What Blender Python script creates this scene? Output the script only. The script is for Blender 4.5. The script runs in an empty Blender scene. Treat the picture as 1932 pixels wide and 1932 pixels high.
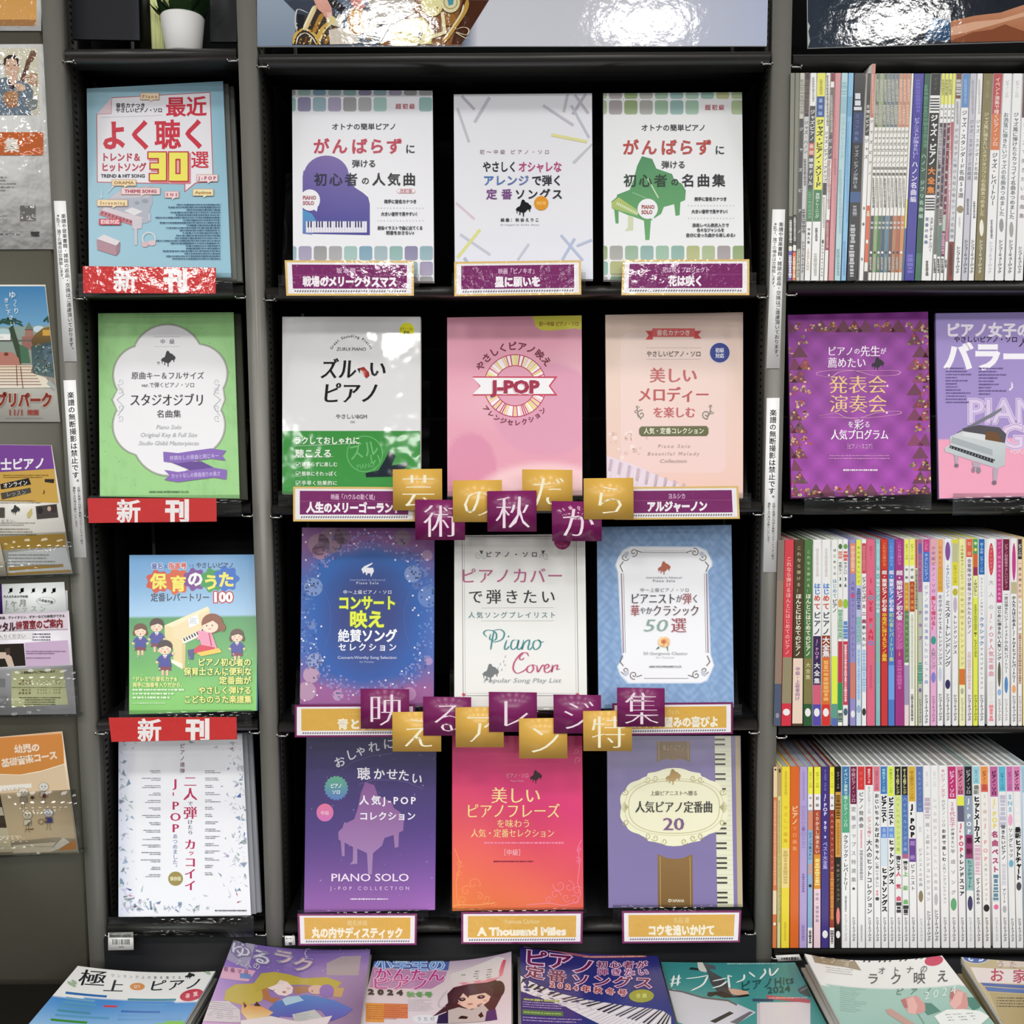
import bpy, math, random
import numpy as np
from mathutils import Matrix, Vector
from mathutils.geometry import tessellate_polygon
random.seed(7); RNG = np.random.default_rng(7)
SC = bpy.context.scene
COL = SC.collection

# ---------------- camera ----------------
PITCH = math.radians(5.7); ROLL = math.radians(0.32); FPX = 1860.0; HC = 1.60
cam = bpy.data.cameras.new('camera'); cam.sensor_width = 36; cam.lens = FPX/1932*36; cam.clip_start = .05
camo = bpy.data.objects.new('camera', cam); COL.objects.link(camo)
fwd = Vector((0, math.cos(PITCH), -math.sin(PITCH))); right0 = Vector((1, 0, 0)); up0 = right0.cross(fwd)
cr, sr = math.cos(ROLL), math.sin(ROLL)
# world down shows slightly to the right of straight down
rightv, upv = right0*cr - up0*sr, up0*cr + right0*sr
Rm = Matrix((rightv, upv, -fwd)).transposed()
camo.matrix_world = Matrix.Translation((0, 0, HC)) @ Rm.to_4x4()
SC.camera = camo
CAM = np.array([0, 0, HC]); RM = np.array(Rm)

# ---------------- colour management, sky fill, ceiling lamps with added fill rows ----------------
SC.view_settings.view_transform = 'Standard'; SC.view_settings.look = 'None'
SC.view_settings.gamma = 1; SC.view_settings.use_curve_mapping = False
SC.view_settings.exposure = -1.36
world = bpy.data.worlds.new('store_ambient'); SC.world = world; world.use_nodes = True
world.node_tree.nodes['Background'].inputs[0].default_value = (.95, .97, 1, 1)
world.node_tree.nodes['Background'].inputs[1].default_value = AMB = .8
CEIL = HC+1.28
def lamp(x, y, power, sx=.3, sy=.3):
    l = bpy.data.lights.new('ceiling_fill_lamp', 'AREA'); l.shape = 'DISK'; l.size = sx
    l.energy = power; l.color = (1, .985, .955)
    o = bpy.data.objects.new('ceiling_fill_lamp', l); COL.objects.link(o); o.location = (x, y, CEIL-.03)
    return o
for ly, lp in ((.72, 6.5), (-.25, 19), (-1.4, 9), (-2.6, 20), (-3.8, 40), (-5.0, 80)):  # row matching the poster glare plus rows added for fill, power set per row
    for i in range(-4, 4): lamp(.43+.815*i, ly, lp)

# ---------------- pixel -> place on a real plane ----------------
def rays(p):
    p = np.atleast_2d(np.asarray(p, float))
    d = np.stack([(p[:, 0]-966)/FPX, -(p[:, 1]-966)/FPX, -np.ones(len(p))], 1)
    return d @ RM.T
class Plane:
    """a real plane in the room; origin O, unit axes eu, ev, n (n towards the viewer)"""
    def __init__(s, O, eu, n):
        s.O = np.asarray(O, float); s.n = np.asarray(n, float)/np.linalg.norm(n)
        eu = np.asarray(eu, float); eu = eu-s.n*eu.dot(s.n); s.eu = eu/np.linalg.norm(eu); s.ev = np.cross(s.n, s.eu)
    def hit(s, p):
        d = rays(p); t = ((s.O-CAM).dot(s.n))/(d @ s.n)
        return CAM+d*t[:, None]
    def uv(s, p):
        q = s.hit(p)-s.O
        return np.stack([q @ s.eu, q @ s.ev], 1)
    def shifted(s, px):
        return Plane(s.hit([px])[0], s.eu, s.n)
    def mat(s):
        m = Matrix.Identity(4)
        for i in range(3):
            m[i][0] = s.eu[i]; m[i][1] = s.ev[i]; m[i][2] = s.n[i]; m[i][3] = s.O[i]
        return m
def wall(y, origin_px=None):
    p = Plane((0, y, 0), (1, 0, 0), (0, -1, 0))
    return p.shifted(origin_px) if origin_px is not None else p
def lean(y, base_px, deg):
    b = wall(y).hit([base_px])[0]; a = math.radians(deg)
    return Plane(b, (1, 0, 0), (0, -math.cos(a), math.sin(a)))
def X(px, py, y): return wall(y).hit([(px, py)])[0][0]
def Z(py, y, px=966): return wall(y).hit([(px, py)])[0][2]

# ---------------- colour ----------------
def lin(c):
    c = np.asarray(c, float)/255
    return np.where(c <= .04045, c/12.92, ((c+.055)/1.055)**2.4)
def C(c):
    if isinstance(c, str):
        if len(c) == 3: c = ''.join(k*2 for k in c)
        c = tuple(int(c[i:i+2], 16) for i in (0, 2, 4))
    return np.asarray(c, float)
def mixc(a, b, t): return C(a)*(1-t)+C(b)*t

# ---------------- materials ----------------
MATS = {}
def node_mat(name): 
    m = bpy.data.materials.new(name); m.use_nodes = True; MATS[name] = m
    nt = m.node_tree; return m, nt, nt.nodes['Principled BSDF']
def printed(name, rough, bump=0, scale=40, coat=0, spec=.5, detail=2):
    m, nt, b = node_mat(name)
    a = nt.nodes.new('ShaderNodeAttribute'); a.attribute_name = 'Col'
    nt.links.new(a.outputs['Color'], b.inputs['Base Color'])
    b.inputs['Roughness'].default_value = rough; b.inputs['Specular IOR Level'].default_value = spec
    if coat: b.inputs['Coat Weight'].default_value = coat; b.inputs['Coat Roughness'].default_value = .06
    if bump:
        g = nt.nodes.new('ShaderNodeNewGeometry')
        n = nt.nodes.new('ShaderNodeTexNoise'); n.inputs['Scale'].default_value = scale; n.inputs['Detail'].default_value = detail
        u = nt.nodes.new('ShaderNodeBump'); u.inputs['Strength'].default_value = 1; u.inputs['Distance'].default_value = bump
        nt.links.new(g.outputs['Position'], n.inputs['Vector'])
        nt.links.new(n.outputs['Fac'], u.inputs['Height']); nt.links.new(u.outputs['Normal'], b.inputs['Normal'])
        if coat: nt.links.new(u.outputs['Normal'], b.inputs['Coat Normal'])
    return m
printed('cover_paper', .30, .0006, 9, 0, .18)
printed('cover_glossy', .24, .0010, 9, .0, .5)
printed('cover_wrapped', .08, .0040, 9, 0, .6, 3)
printed('laminated_card', .10, .0011, 60, 0, .6, 3)
printed('laminated_sheet', .06, .009, 20, 0, .7, 3)
printed('poster_film', .07, .00030, 70, 0, .6, 3)
printed('matt_paper', .6, 0, 0, 0, .3)
def plain(name, col, rough, metal=0, spec=.5, noise=0, nscale=60):
    m, nt, b = node_mat(name); l = lin(C(col))
    b.inputs['Base Color'].default_value = (*l, 1); b.inputs['Roughness'].default_value = rough
    b.inputs['Metallic'].default_value = metal; b.inputs['Specular IOR Level'].default_value = spec
    if noise:
        n = nt.nodes.new('ShaderNodeTexNoise'); n.inputs['Scale'].default_value = nscale
        r = nt.nodes.new('ShaderNodeMapRange'); r.inputs[3].default_value = 1-noise; r.inputs[4].default_value = 1+noise
        x = nt.nodes.new('ShaderNodeVectorMath'); x.operation = 'SCALE'; x.inputs[0].default_value = tuple(l)
        tc = nt.nodes.new('ShaderNodeTexCoord'); nt.links.new(tc.outputs['Object'], n.inputs['Vector'])
        nt.links.new(n.outputs['Fac'], r.inputs[0]); nt.links.new(r.outputs[0], x.inputs['Scale']); nt.links.new(x.outputs[0], b.inputs['Base Color'])
    return m
plain('upright_paint', '7c7b74', .35, .15, .5, .04, 160)
plain('panel_paint', '605e52', .35, .15, .5, .05, 120)
plain('black_steel', '17181b', .6, 0, .22, .08, 40)
plain('shelf_paint', '2c2b28', .32, 0, .5, .06, 60)
plain('slot_dark', '050505', .8, 0, .2)
plain('zinc', 'd8d8d4', .25, .9, .5)
plain('white_ceramic', 'e6e6e4', .45, 0, .4, .02, 30)
plain('leaf_green', '1d3516', .5, 0, .3, .3, 90)
plain('floor_vinyl', '4c4943', .35, 0, .5, .06, 8)
plain('ceiling_white', 'f0f0ee', .8, 0, .3)
plain('table_dark', '2a2622', .4, 0, .4, .08, 20)
def acrylic(name, tint, gl):
    m = bpy.data.materials.new(name); m.use_nodes = True; MATS[name] = m; nt = m.node_tree; nt.nodes.clear()
    o = nt.nodes.new('ShaderNodeOutputMaterial'); mx = nt.nodes.new('ShaderNodeMixShader')
    t = nt.nodes.new('ShaderNodeBsdfTransparent'); t.inputs[0].default_value = (*tint, 1)
    g = nt.nodes.new('ShaderNodeBsdfGlossy'); g.inputs['Roughness'].default_value = .06
    lw = nt.nodes.new('ShaderNodeLayerWeight'); pw = nt.nodes.new('ShaderNodeMath'); pw.operation = 'POWER'; pw.inputs[1].default_value = 4
    f = nt.nodes.new('ShaderNodeMath'); f.operation = 'MULTIPLY_ADD'; f.inputs[1].default_value = .8; f.inputs[2].default_value = gl
    nt.links.new(lw.outputs['Facing'], pw.inputs[0]); nt.links.new(pw.outputs[0], f.inputs[0])
    nt.links.new(f.outputs[0], mx.inputs[0]); nt.links.new(t.outputs[0], mx.inputs[1]); nt.links.new(g.outputs[0], mx.inputs[2])
    nt.links.new(mx.outputs[0], o.inputs[0]); return m
acrylic('clear_acrylic', (.90, .91, .90), .035)
acrylic('plastic_film', (.93, .93, .93), .06)

# ---------------- mesh building ----------------
def new_obj(name, V, faces, cols, mat, parent=None, mw=None):
    """V Nx3, faces list of arrays (k x 3 or k x 4), cols Nx3 linear or one colour"""
    V = np.asarray(V, np.float32); me = bpy.data.meshes.new(name)
    me.vertices.add(len(V)); me.vertices.foreach_set('co', V.ravel())
    idx = []; starts = []; tot = []; s = 0
    for f in faces:
        f = np.asarray(f, np.int32)
        if len(f) == 0: continue
        k = f.shape[1]; idx.append(f.ravel()); starts.append(s+np.arange(len(f))*k); tot.append(np.full(len(f), k)); s += f.size
    idx = np.concatenate(idx).astype(np.int32)
    me.loops.add(len(idx)); me.loops.foreach_set('vertex_index', idx)
    st = np.concatenate(starts).astype(np.int32); me.polygons.add(len(st)); me.polygons.foreach_set('loop_start', st)
    me.update(calc_edges=True)
    if cols is not None:
        cols = np.asarray(cols, np.float32)
        if cols.ndim == 1: cols = np.tile(cols, (len(V), 1))
        at = me.attributes.new('Col', 'FLOAT_COLOR', 'POINT')
        at.data.foreach_set('color', np.concatenate([cols, np.ones((len(V), 1), np.float32)], 1).astype(np.float32).ravel())
    me.materials.append(MATS[mat] if isinstance(mat, str) else mat)
    o = bpy.data.objects.new(name, me); COL.objects.link(o)
    if parent is not None: o.parent = parent
    elif mw is not None: o.matrix_world = mw
    return o
class MB:
    """collects convex boxes, prisms and lathes in local space"""
    def __init__(s): s.V = []; s.T = []; s.Q = []; s.K = []; s.n = 0
    def add(s, V, tris=(), quads=(), col=(200, 200, 200)):
        V = np.asarray(V, float).reshape(-1, 3); 
        if len(tris): s.T.append(np.asarray(tris)+s.n)
        if len(quads): s.Q.append(np.asarray(quads)+s.n)
        s.V.append(V); s.K.append(np.tile(lin(C(col)), (len(V), 1))); s.n += len(V); return s
    def box(s, x0, y0, z0, x1, y1, z1, col=(200, 200, 200)):
        return s.prism([(x0, y0), (x1, y0), (x1, y1), (x0, y1)], z0, z1, col)
    def prism(s, quad, w0, w1, col=(200, 200, 200)):
        q = [tuple(p) for p in quad]; n = len(q)
        V = [(x, y, w0) for x, y in q]+[(x, y, w1) for x, y in q]
        sides = [(i, (i+1) % n, n+(i+1) % n, n+i) for i in range(n)]
        if n == 4: return s.add(V, (), [(3, 2, 1, 0), (4, 5, 6, 7)]+sides, col)
        t = [tuple(k) for k in tessellate_polygon([[Vector((x, y, 0)) for x, y in q]])]
        return s.add(V, [k[::-1] for k in t]+[tuple(i+n for i in k) for k in t], sides, col)
    def extr_x(s, prof, x0, x1, col=(200, 200, 200)):
        """profile in (y,z), swept along x"""
        n = len(prof); V = [(x0, y, z) for y, z in prof]+[(x1, y, z) for y, z in prof]
        sides = [(i, (i+1) % n, n+(i+1) % n, n+i) for i in range(n)]
        t = [tuple(k) for k in tessellate_polygon([[Vector((y, z, 0)) for y, z in prof]])]
        return s.add(V, [k for k in t]+[tuple(i+n for i in k[::-1]) for k in t], sides, col)
    def lathe(s, prof, seg=24, cx=0, cy=0, col=(200, 200, 200)):
        V = []; Q = []
        for r, z in prof:
            for i in range(seg):
                a = 2*math.pi*i/seg; V.append((cx+r*math.cos(a), cy+r*math.sin(a), z))
        for j in range(len(prof)-1):
            for i in range(seg): Q.append((j*seg+i, j*seg+(i+1) % seg, (j+1)*seg+(i+1) % seg, (j+1)*seg+i))
        return s.add(V, (), Q, col)
    def build(s, name, mat, parent=None, mw=None):
        return new_obj(name, np.concatenate(s.V), ([np.concatenate(s.T)] if s.T else [])+([np.concatenate(s.Q)] if s.Q else []), np.concatenate(s.K), mat, parent, mw)
def tag(o, label=None, cat=None, group=None, kind=None):
    if label: o['label'] = label
    if cat: o['category'] = cat
    if group: o['group'] = group
    if kind: o['kind'] = kind
    return o
def empty(name, loc=(0, 0, 0)):
    o = bpy.data.objects.new(name, None); COL.objects.link(o); o.location = loc; return o
def smooth(o):
    for p in o.data.polygons: p.use_smooth = True
    return o

# ---------------- lettering: glyph outlines taken from Blender's built-in font ----------------
_cu = bpy.data.curves.new('lettering', 'FONT'); _cu.resolution_u = 2; _cu.size = 1
_to = bpy.data.objects.new('lettering', _cu); COL.objects.link(_to)
GL = {}
def glyph(ch):
    if ch in GL: return GL[ch]
    def wid(b):
        _cu.body = b; return _to.evaluated_get(bpy.context.evaluated_depsgraph_get()).dimensions.x
    _cu.body = ch
    ev = _to.evaluated_get(bpy.context.evaluated_depsgraph_get()); me = ev.to_mesh()
    n = len(me.vertices)
    V = np.zeros(n*3); me.vertices.foreach_get('co', V); V = V.reshape(-1, 3)[:, :2]
    me.calc_loop_triangles(); F = np.zeros(len(me.loop_triangles)*3, int); me.loop_triangles.foreach_get('vertices', F); F = F.reshape(-1, 3)
    ev.to_mesh_clear()
    N = np.zeros((n, 2))
    if n:
        V, inv = np.unique(np.round(V, 5), axis=0, return_inverse=True); inv = inv.ravel(); F = inv[F]
        F = F[(F[:, 0] != F[:, 1]) & (F[:, 1] != F[:, 2]) & (F[:, 0] != F[:, 2])]
        a, b, c = V[F[:, 0]], V[F[:, 1]], V[F[:, 2]]
        cr_ = (b[:, 0]-a[:, 0])*(c[:, 1]-a[:, 1])-(b[:, 1]-a[:, 1])*(c[:, 0]-a[:, 0]); F[cr_ < 0] = F[cr_ < 0][:, ::-1]
        E = set(); 
        for t in F: E.update(((t[0], t[1]), (t[1], t[2]), (t[2], t[0])))
        acc = [[] for _ in V]
        for (i, j) in E:
            if (j, i) not in E:
                d = V[j]-V[i]; L = math.hypot(*d)
                if L > 1e-6:
                    nn = np.array([d[1], -d[0]])/L; acc[i].append(nn); acc[j].append(nn)
        N = np.zeros_like(V)
        for i, l in enumerate(acc):
            if len(l) >= 2:
                m = l[0]+l[1]; k = 1+l[0].dot(l[1]); N[i] = m/max(k, .45)
            elif l: N[i] = l[0]
    if ord(ch) > 0x2E80: adv = 1.0
    else: adv = wid('.'+ch+'.')-wid('..')
    GL[ch] = (V, F, N, adv); return GL[ch]
ROTV = 'ー～〜-…（）()［］[]「」―—'

def _tess(P):
    return np.array([tuple(k) for k in tessellate_polygon([[Vector((float(x), float(y), 0)) for x, y in P]])], int).reshape(-1, 3)

PIANO = np.array([(970,1140),(1045,1160),(1075,1230),(1190,1270),(1205,1310),(1260,1340),(1290,1390),(1285,1460),(1250,1475),(1245,1570),(1215,1575),(1205,1490),(1130,1510),(1110,1560),(1050,1600),(1035,1610),(1025,1750),(995,1752),(985,1610),(905,1580),(905,1680),(845,1685),(868,1660),(870,1570),(800,1540),(800,1630),(778,1630),(768,1530),(750,1520),(748,1470),(785,1440),(790,1420),(880,1385),(910,1310),(935,1210)], float)
PIANO = (PIANO-[1018, 1446])/545

def subdiv(P, F, c, lim=26):
    if F.shape[1] == 4: F = np.vstack([F[:, [0, 1, 2]], F[:, [0, 2, 3]]])
    for _ in range(5):
        a, b, d = P[F[:, 0]], P[F[:, 1]], P[F[:, 2]]
        L = np.max([np.abs(a-b)[:, 0], np.abs(b-d)[:, 0], np.abs(d-a)[:, 0]], 0); big = L > lim
        if not big.any(): break
        B = F[big]; n = len(P)
        m1, m2, m3 = [(P[B[:, i]]+P[B[:, j]])/2 for i, j in ((0, 1), (1, 2), (2, 0))]
        k1, k2, k3 = [(c[B[:, i]]+c[B[:, j]])/2 for i, j in ((0, 1), (1, 2), (2, 0))]
        P = np.vstack([P, m1, m2, m3]); c = np.vstack([c, k1, k2, k3]); q = len(B)
        i1, i2, i3 = n+np.arange(q), n+q+np.arange(q), n+2*q+np.arange(q)
        F = np.vstack([F[~big], np.stack([B[:, 0], i1, i3], 1), np.stack([i1, B[:, 1], i2], 1), np.stack([i3, i2, B[:, 2]], 1), np.stack([i1, i2, i3], 1)])
    return P, F, c

class Canvas:
    """flat print on one sheet. Coordinates are read off the photograph and laid on the sheet's own plane."""
    def __init__(s, plane, corners, w0=.0004, step=.00004, bend=None, mat='cover_paper'):
        s.pl = plane; s.c = np.array(corners, float); s.gain = 1.0; s.w0 = w0; s.step = step; s.bend = bend; s.mat = mat
        s.o = (0, 0); s.s = 1.0; s.G = {}; s.g = 'cover_artwork'; s.layer = 0; s.inc = 1
    def z(s, ox=0, oy=0, sc=3.864): s.o = (ox, oy); s.s = sc; return s
    def grp(s, g): s.g = g; return s
    def flat(s): s.layer += 1; s.inc = 0; return s
    def deep(s): s.layer += 1; s.inc = 1; return s
    def brush(s, P, w, col, n=6):
        """pen stroke through the points (Catmull-Rom), thin at both ends"""
        P = np.asarray(P, float); Q = np.vstack([2*P[0]-P[1], P, 2*P[-1]-P[-2]]); out = []
        for i in range(1, len(Q)-2):
            for k in range(n):
                t = k/n; out.append(.5*((2*Q[i])+(Q[i+1]-Q[i-1])*t+(2*Q[i-1]-5*Q[i]+4*Q[i+1]-Q[i+2])*t*t+(-Q[i-1]+3*Q[i]-3*Q[i+1]+Q[i+2])*t**3))
        out.append(P[-1]); out = np.array(out); d = np.gradient(out, axis=0); L = np.hypot(d[:, 0], d[:, 1])+1e-9
        nn = np.stack([-d[:, 1]/L, d[:, 0]/L], 1); m = len(out); tt = np.arange(m)/(m-1)
        hw = w/2*(.35+.65*np.abs(d[:, 1])/L)*np.minimum(1, np.minimum(tt, 1-tt)*6+.35)
        V = np.empty((2*m, 2)); V[0::2] = out-nn*hw[:, None]; V[1::2] = out+nn*hw[:, None]
        F = [f for k in range(2, 2*m, 2) for f in ((k-2, k-1, k+1), (k-2, k+1, k))]
        return s.add(V, F, C(col))
    def _p(s, P): return np.asarray(P, float)/s.s+s.o
    def add(s, P, F, col, raw=False):
        P = np.asarray(P, float) if raw else s._p(P)
        col = np.asarray(col, float)
        if col.ndim == 1: col = np.tile(col, (len(P), 1))
        s.layer += s.inc
        s.G.setdefault(s.g, []).append((P, np.asarray(F, int), lin(col), s.layer)); return s
    def poly(s, P, col, col2=None, ax=1):
        P = np.asarray(P, float); c = C(col)
        if col2 is not None:
            t = (P[:, ax]-P[:, ax].min())/max(1e-9, np.ptp(P[:, ax])); c = C(col)*(1-t[:, None])+C(col2)*t[:, None]
        return s.add(P, _tess(P), c)
    def rect(s, x0, y0, x1, y1, col, col2=None, ax=1): return s.poly([(x0, y0), (x0, y1), (x1, y1), (x1, y0)], col, col2, ax)
    def rr(s, x0, y0, x1, y1, r, col, n=4, col2=None):
        P = []
        for cx, cy, a in ((x1-r, y0+r, -90), (x1-r, y1-r, 0), (x0+r, y1-r, 90), (x0+r, y0+r, 180)):
            for i in range(n+1):
                t = math.radians(a+90*i/n); P.append((cx+r*math.cos(t), cy+r*math.sin(t)))
        return s.poly(P, col, col2)
    def ell(s, cx, cy, rx, ry=None, col='fff', n=24, col2=None, rot=0):
        ry = rx if ry is None else ry; ca, sa = math.cos(math.radians(rot)), math.sin(math.radians(rot)); P = []
        for i in range(n):
            t = 2*math.pi*i/n; x, y = rx*math.cos(t), ry*math.sin(t); P.append((cx+x*ca-y*sa, cy+x*sa+y*ca))
        return s.poly(P, col, col2)
    def ring(s, cx, cy, r0, r1, col, n=32, a0=0, a1=360, ky=1.0):
        P = []; F = []
        for i in range(n+1):
            t = math.radians(a0+(a1-a0)*i/n)
            P += [(cx+r0*math.cos(t), cy+r0*ky*math.sin(t)), (cx+r1*math.cos(t), cy+r1*ky*math.sin(t))]
            if i: k = 2*i; F += [(k-2, k, k+1), (k-2, k+1, k-1)]
        return s.add(P, F, C(col))
    def line(s, P, w, col, closed=False):
        P = np.asarray(P, float); 
        if closed: P = np.vstack([P, P[:1]])
        V = []; F = []
        d = np.diff(P, axis=0); L = np.hypot(d[:, 0], d[:, 1])+1e-9; nn = np.stack([-d[:, 1]/L, d[:, 0]/L], 1)
        for i in range(len(P)):
            a = nn[max(0, i-1)]; b = nn[min(len(nn)-1, i)]
            if closed and i in (0, len(P)-1): a, b = nn[-1], nn[0]
            m = a+b; m = m/max(.5, 1+a.dot(b)); V += [P[i]-m*w/2, P[i]+m*w/2]
            if i: k = 2*i; F += [(k-2, k-1, k+1), (k-2, k+1, k)]
        return s.add(V, F, C(col))
    def scroll(s, cx, cy, r, turns, w, col, a0=0, d=1, grow=1.0):
        P = []
        n = int(10*turns)+2
        for i in range(n):
            t = i/(n-1); a = math.radians(a0)+d*2*math.pi*turns*t; rr_ = r*(.15+.85*t**grow)
            P.append((cx+rr_*math.cos(a), cy+rr_*math.sin(a)))
        return s.line(P, w, col)
    def bg(s, fn, nx=48, ny=64):
        """whole-sheet print: colour given by fn(u, v), u right, v down, 0..1"""
        u, v = np.meshgrid(np.linspace(0, 1, nx+1), np.linspace(0, 1, ny+1))
        TL, TR, BR, BL = s.c
        P = ((1-u)*(1-v))[..., None]*TL+(u*(1-v))[..., None]*TR+(u*v)[..., None]*BR+((1-u)*v)[..., None]*BL
        col = np.clip(np.asarray(fn(u, v), float), 0, 255).reshape(-1, 3)
        i = (np.arange(ny)[:, None]*(nx+1)+np.arange(nx)[None, :]).ravel()
        F = np.stack([i, i+nx+1, i+nx+2, i+1], 1)
        return s.add(P.reshape(-1, 2), F, col, raw=True)
    def patch(s, x0, y0, x1, y1, fn, nx=24, ny=24):
        u, v = np.meshgrid(np.linspace(0, 1, nx+1), np.linspace(0, 1, ny+1))
        P = np.stack([x0+(x1-x0)*u, y0+(y1-y0)*v], -1).reshape(-1, 2)
        i = (np.arange(ny)[:, None]*(nx+1)+np.arange(nx)[None, :]).ravel()
        F = np.stack([i, i+nx+1, i+nx+2, i+1], 1)
        return s.add(P, F, np.clip(np.asarray(fn(u, v), float), 0, 255).reshape(-1, 3))
    def piano(s, cx, cy, w, col, col2=None, flip=False, ky=1.0):
        P = PIANO*[(-1 if flip else 1)*w, w*ky]+[cx, cy]
        return s.poly(P, col, col2)
    def _gl(s, ch, size, col, wt, M, off):
        V, F, N, adv = glyph(ch)
        if len(V) == 0: return
        wx, wy = wt if isinstance(wt, tuple) else (wt, wt)
        if ord(ch) > 0x3400 and len(V) > 45:
            kk = max(.3, 1.3-len(V)/110); wx = wx*kk if wx > 0 else wx; wy = wy*kk if wy > 0 else wy
        wx = wx+.008 if wx >= 0 else wx*.5+.006; wy = wy+.006 if wy >= 0 else wy*.5+.003
        D_ = V+N*[wx, wy]; a, b, d = D_[F[:, 0]], D_[F[:, 1]], D_[F[:, 2]]
        F = F[((b[:, 0]-a[:, 0])*(d[:, 1]-a[:, 1])-(b[:, 1]-a[:, 1])*(d[:, 0]-a[:, 0])) > 1e-7]
        W = (D_-[adv/2, .38])*[1, -1]*size
        W = W @ M.T+off; s._buf.append((W, F, col, len(V)))
    def _flush(s, raw=False):
        if not s._buf: return
        P = np.concatenate([b[0] for b in s._buf]); F = []; k = 0; cc = []
        for W, f, c, n in s._buf: F.append(f+k); k += len(W); cc.append(np.tile(C(c), (len(W), 1)))
        s.add(P, np.concatenate(F), np.concatenate(cc), raw); s._buf = []
    def t(s, txt, x, y, h, col='222', a='c', w=None, wt=0, vert=False, rot=0, sx=1.0, skew=0, ol=None, sh=None, sp=0, sizes=None):
        """lettering: x,y anchor (mid height of the line; top for vertical), h em size, w total length"""
        if ol: s.t(txt, x, y, h, ol[0], a, w, ol[1], vert, rot, sx, skew, None, None, sp, sizes)
        if sh: s.t(txt, x+sh[1], y+sh[2], h, sh[0], a, w, wt, vert, rot, sx, skew, None, None, sp, sizes)
        s._buf = []; n = len(txt); cols = col if isinstance(col, (list, tuple)) and not isinstance(col[0], (int, float)) else [col]*n
        sz = sizes or [1]*n
        adv = [1.0*k if vert and ord(c) > 0x2E80 else ((.95 if vert else glyph(c)[3])*k) for c, k in zip(txt, sz)]
        tot = sum(adv)*h*(1 if vert else sx)+sp*h*(n-1); gap = sp*h; k = 1.0
        if w is not None:
            if tot <= w and w < tot*1.45 and n > 1 and not vert and max(map(ord, txt)) < 0x2E80: k = w/tot
            elif tot <= w and n > 1: gap += (w-tot)/(n-1)
            else: k = w/tot; gap *= k
            tot = w
        ca, sa = math.cos(math.radians(rot)), math.sin(math.radians(rot)); R = np.array([[ca, -sa], [sa, ca]])
        pos = 0 if vert else {'l': 0, 'c': -tot/2, 'r': -tot}[a]
        for i, ch in enumerate(txt):
            A = adv[i]*h*(1 if vert else sx)*k
            c = pos+A/2
            if vert:
                M = np.array([[sx, 0], [0, k]])
                if ch in ROTV: M = M @ np.array([[0, -1], [1, 0]])
                if ch in '、。': off = np.array([h*.55*sz[i], c-h*.5*k])
                elif ch in 'ゃゅょっャュョッァィェ': off = np.array([h*.08, c-h*.05])
                else: off = np.array([0, c])
            else:
                M = np.array([[sx*k, -skew], [0, 1]]); off = np.array([c, 0])
            s._gl(ch, h*sz[i], cols[i % len(cols)], wt, R @ M, R @ off+[x, y]); pos += A+gap
        s._flush(); return s
    def arc(s, txt, cx, cy, r, a0, a1, h, col, wt=0, out=True):
        s._buf = []; n = len(txt)
        for i, ch in enumerate(txt):
            d = a0+(a1-a0)*(i/(n-1) if n > 1 else .5); t = math.radians(d)
            ro = t+math.pi/2 if out else t-math.pi/2
            R = np.array([[math.cos(ro), -math.sin(ro)], [math.sin(ro), math.cos(ro)]])
            s._gl(ch, h, col, wt, R, np.array([cx+r*math.cos(t), cy+r*math.sin(t)]))
        s._flush(); return s
    def small(s, x0, y0, x1, y1, rows, col, a='l', fill=.8, hh=.45, vert=False):
        """print too fine to read in the photograph: broken strokes"""
        V = []; F = []
        L = (y1-y0) if vert else (x1-x0); S = (x1-x0) if vert else (y1-y0)
        for r in range(rows):
            l = L*(fill+random.uniform(-.18, 1-fill)) if rows > 1 else L
            st = {'l': 0, 'c': (L-l)/2, 'r': L-l}[a]; q = S/rows*(r+.5); hg = S/rows*hh/2; p = st
            while p < st+l:
                d = min(random.uniform(.5, 1.5)*S/rows*.7, st+l-p+.01); e = hg*random.uniform(.6, 1.0)
                b = (x0+q-e, y0+p, x0+q+e, y0+p+d) if vert else (x0+p, y0+q-e, x0+p+d, y0+q+e)
                k = len(V); V += [(b[0], b[1]), (b[0], b[3]), (b[2], b[3]), (b[2], b[1])]; F += [(k, k+1, k+2), (k, k+2, k+3)]
                p += d+S/rows*random.uniform(.08, .3)
        if V: s.add(V, F, C(col))
        return s
    def clip(s, uv):
        TL, TR, BR, BL = s.pl.uv(s.c); uv = uv.copy(); m = .0003
        t = np.clip((uv[:, 1]-BL[1])/(TL[1]-BL[1]), 0, 1); lo = BL[0]+(TL[0]-BL[0])*t+m
        t = np.clip((uv[:, 1]-BR[1])/(TR[1]-BR[1]), 0, 1); hi = BR[0]+(TR[0]-BR[0])*t-m
        uv[:, 0] = np.clip(uv[:, 0], lo, hi); t = (uv[:, 0]-lo)/(hi-lo)
        uv[:, 1] = np.clip(uv[:, 1], BL[1]+(BR[1]-BL[1])*t+m, TL[1]+(TR[1]-TL[1])*t-m); return uv
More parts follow.
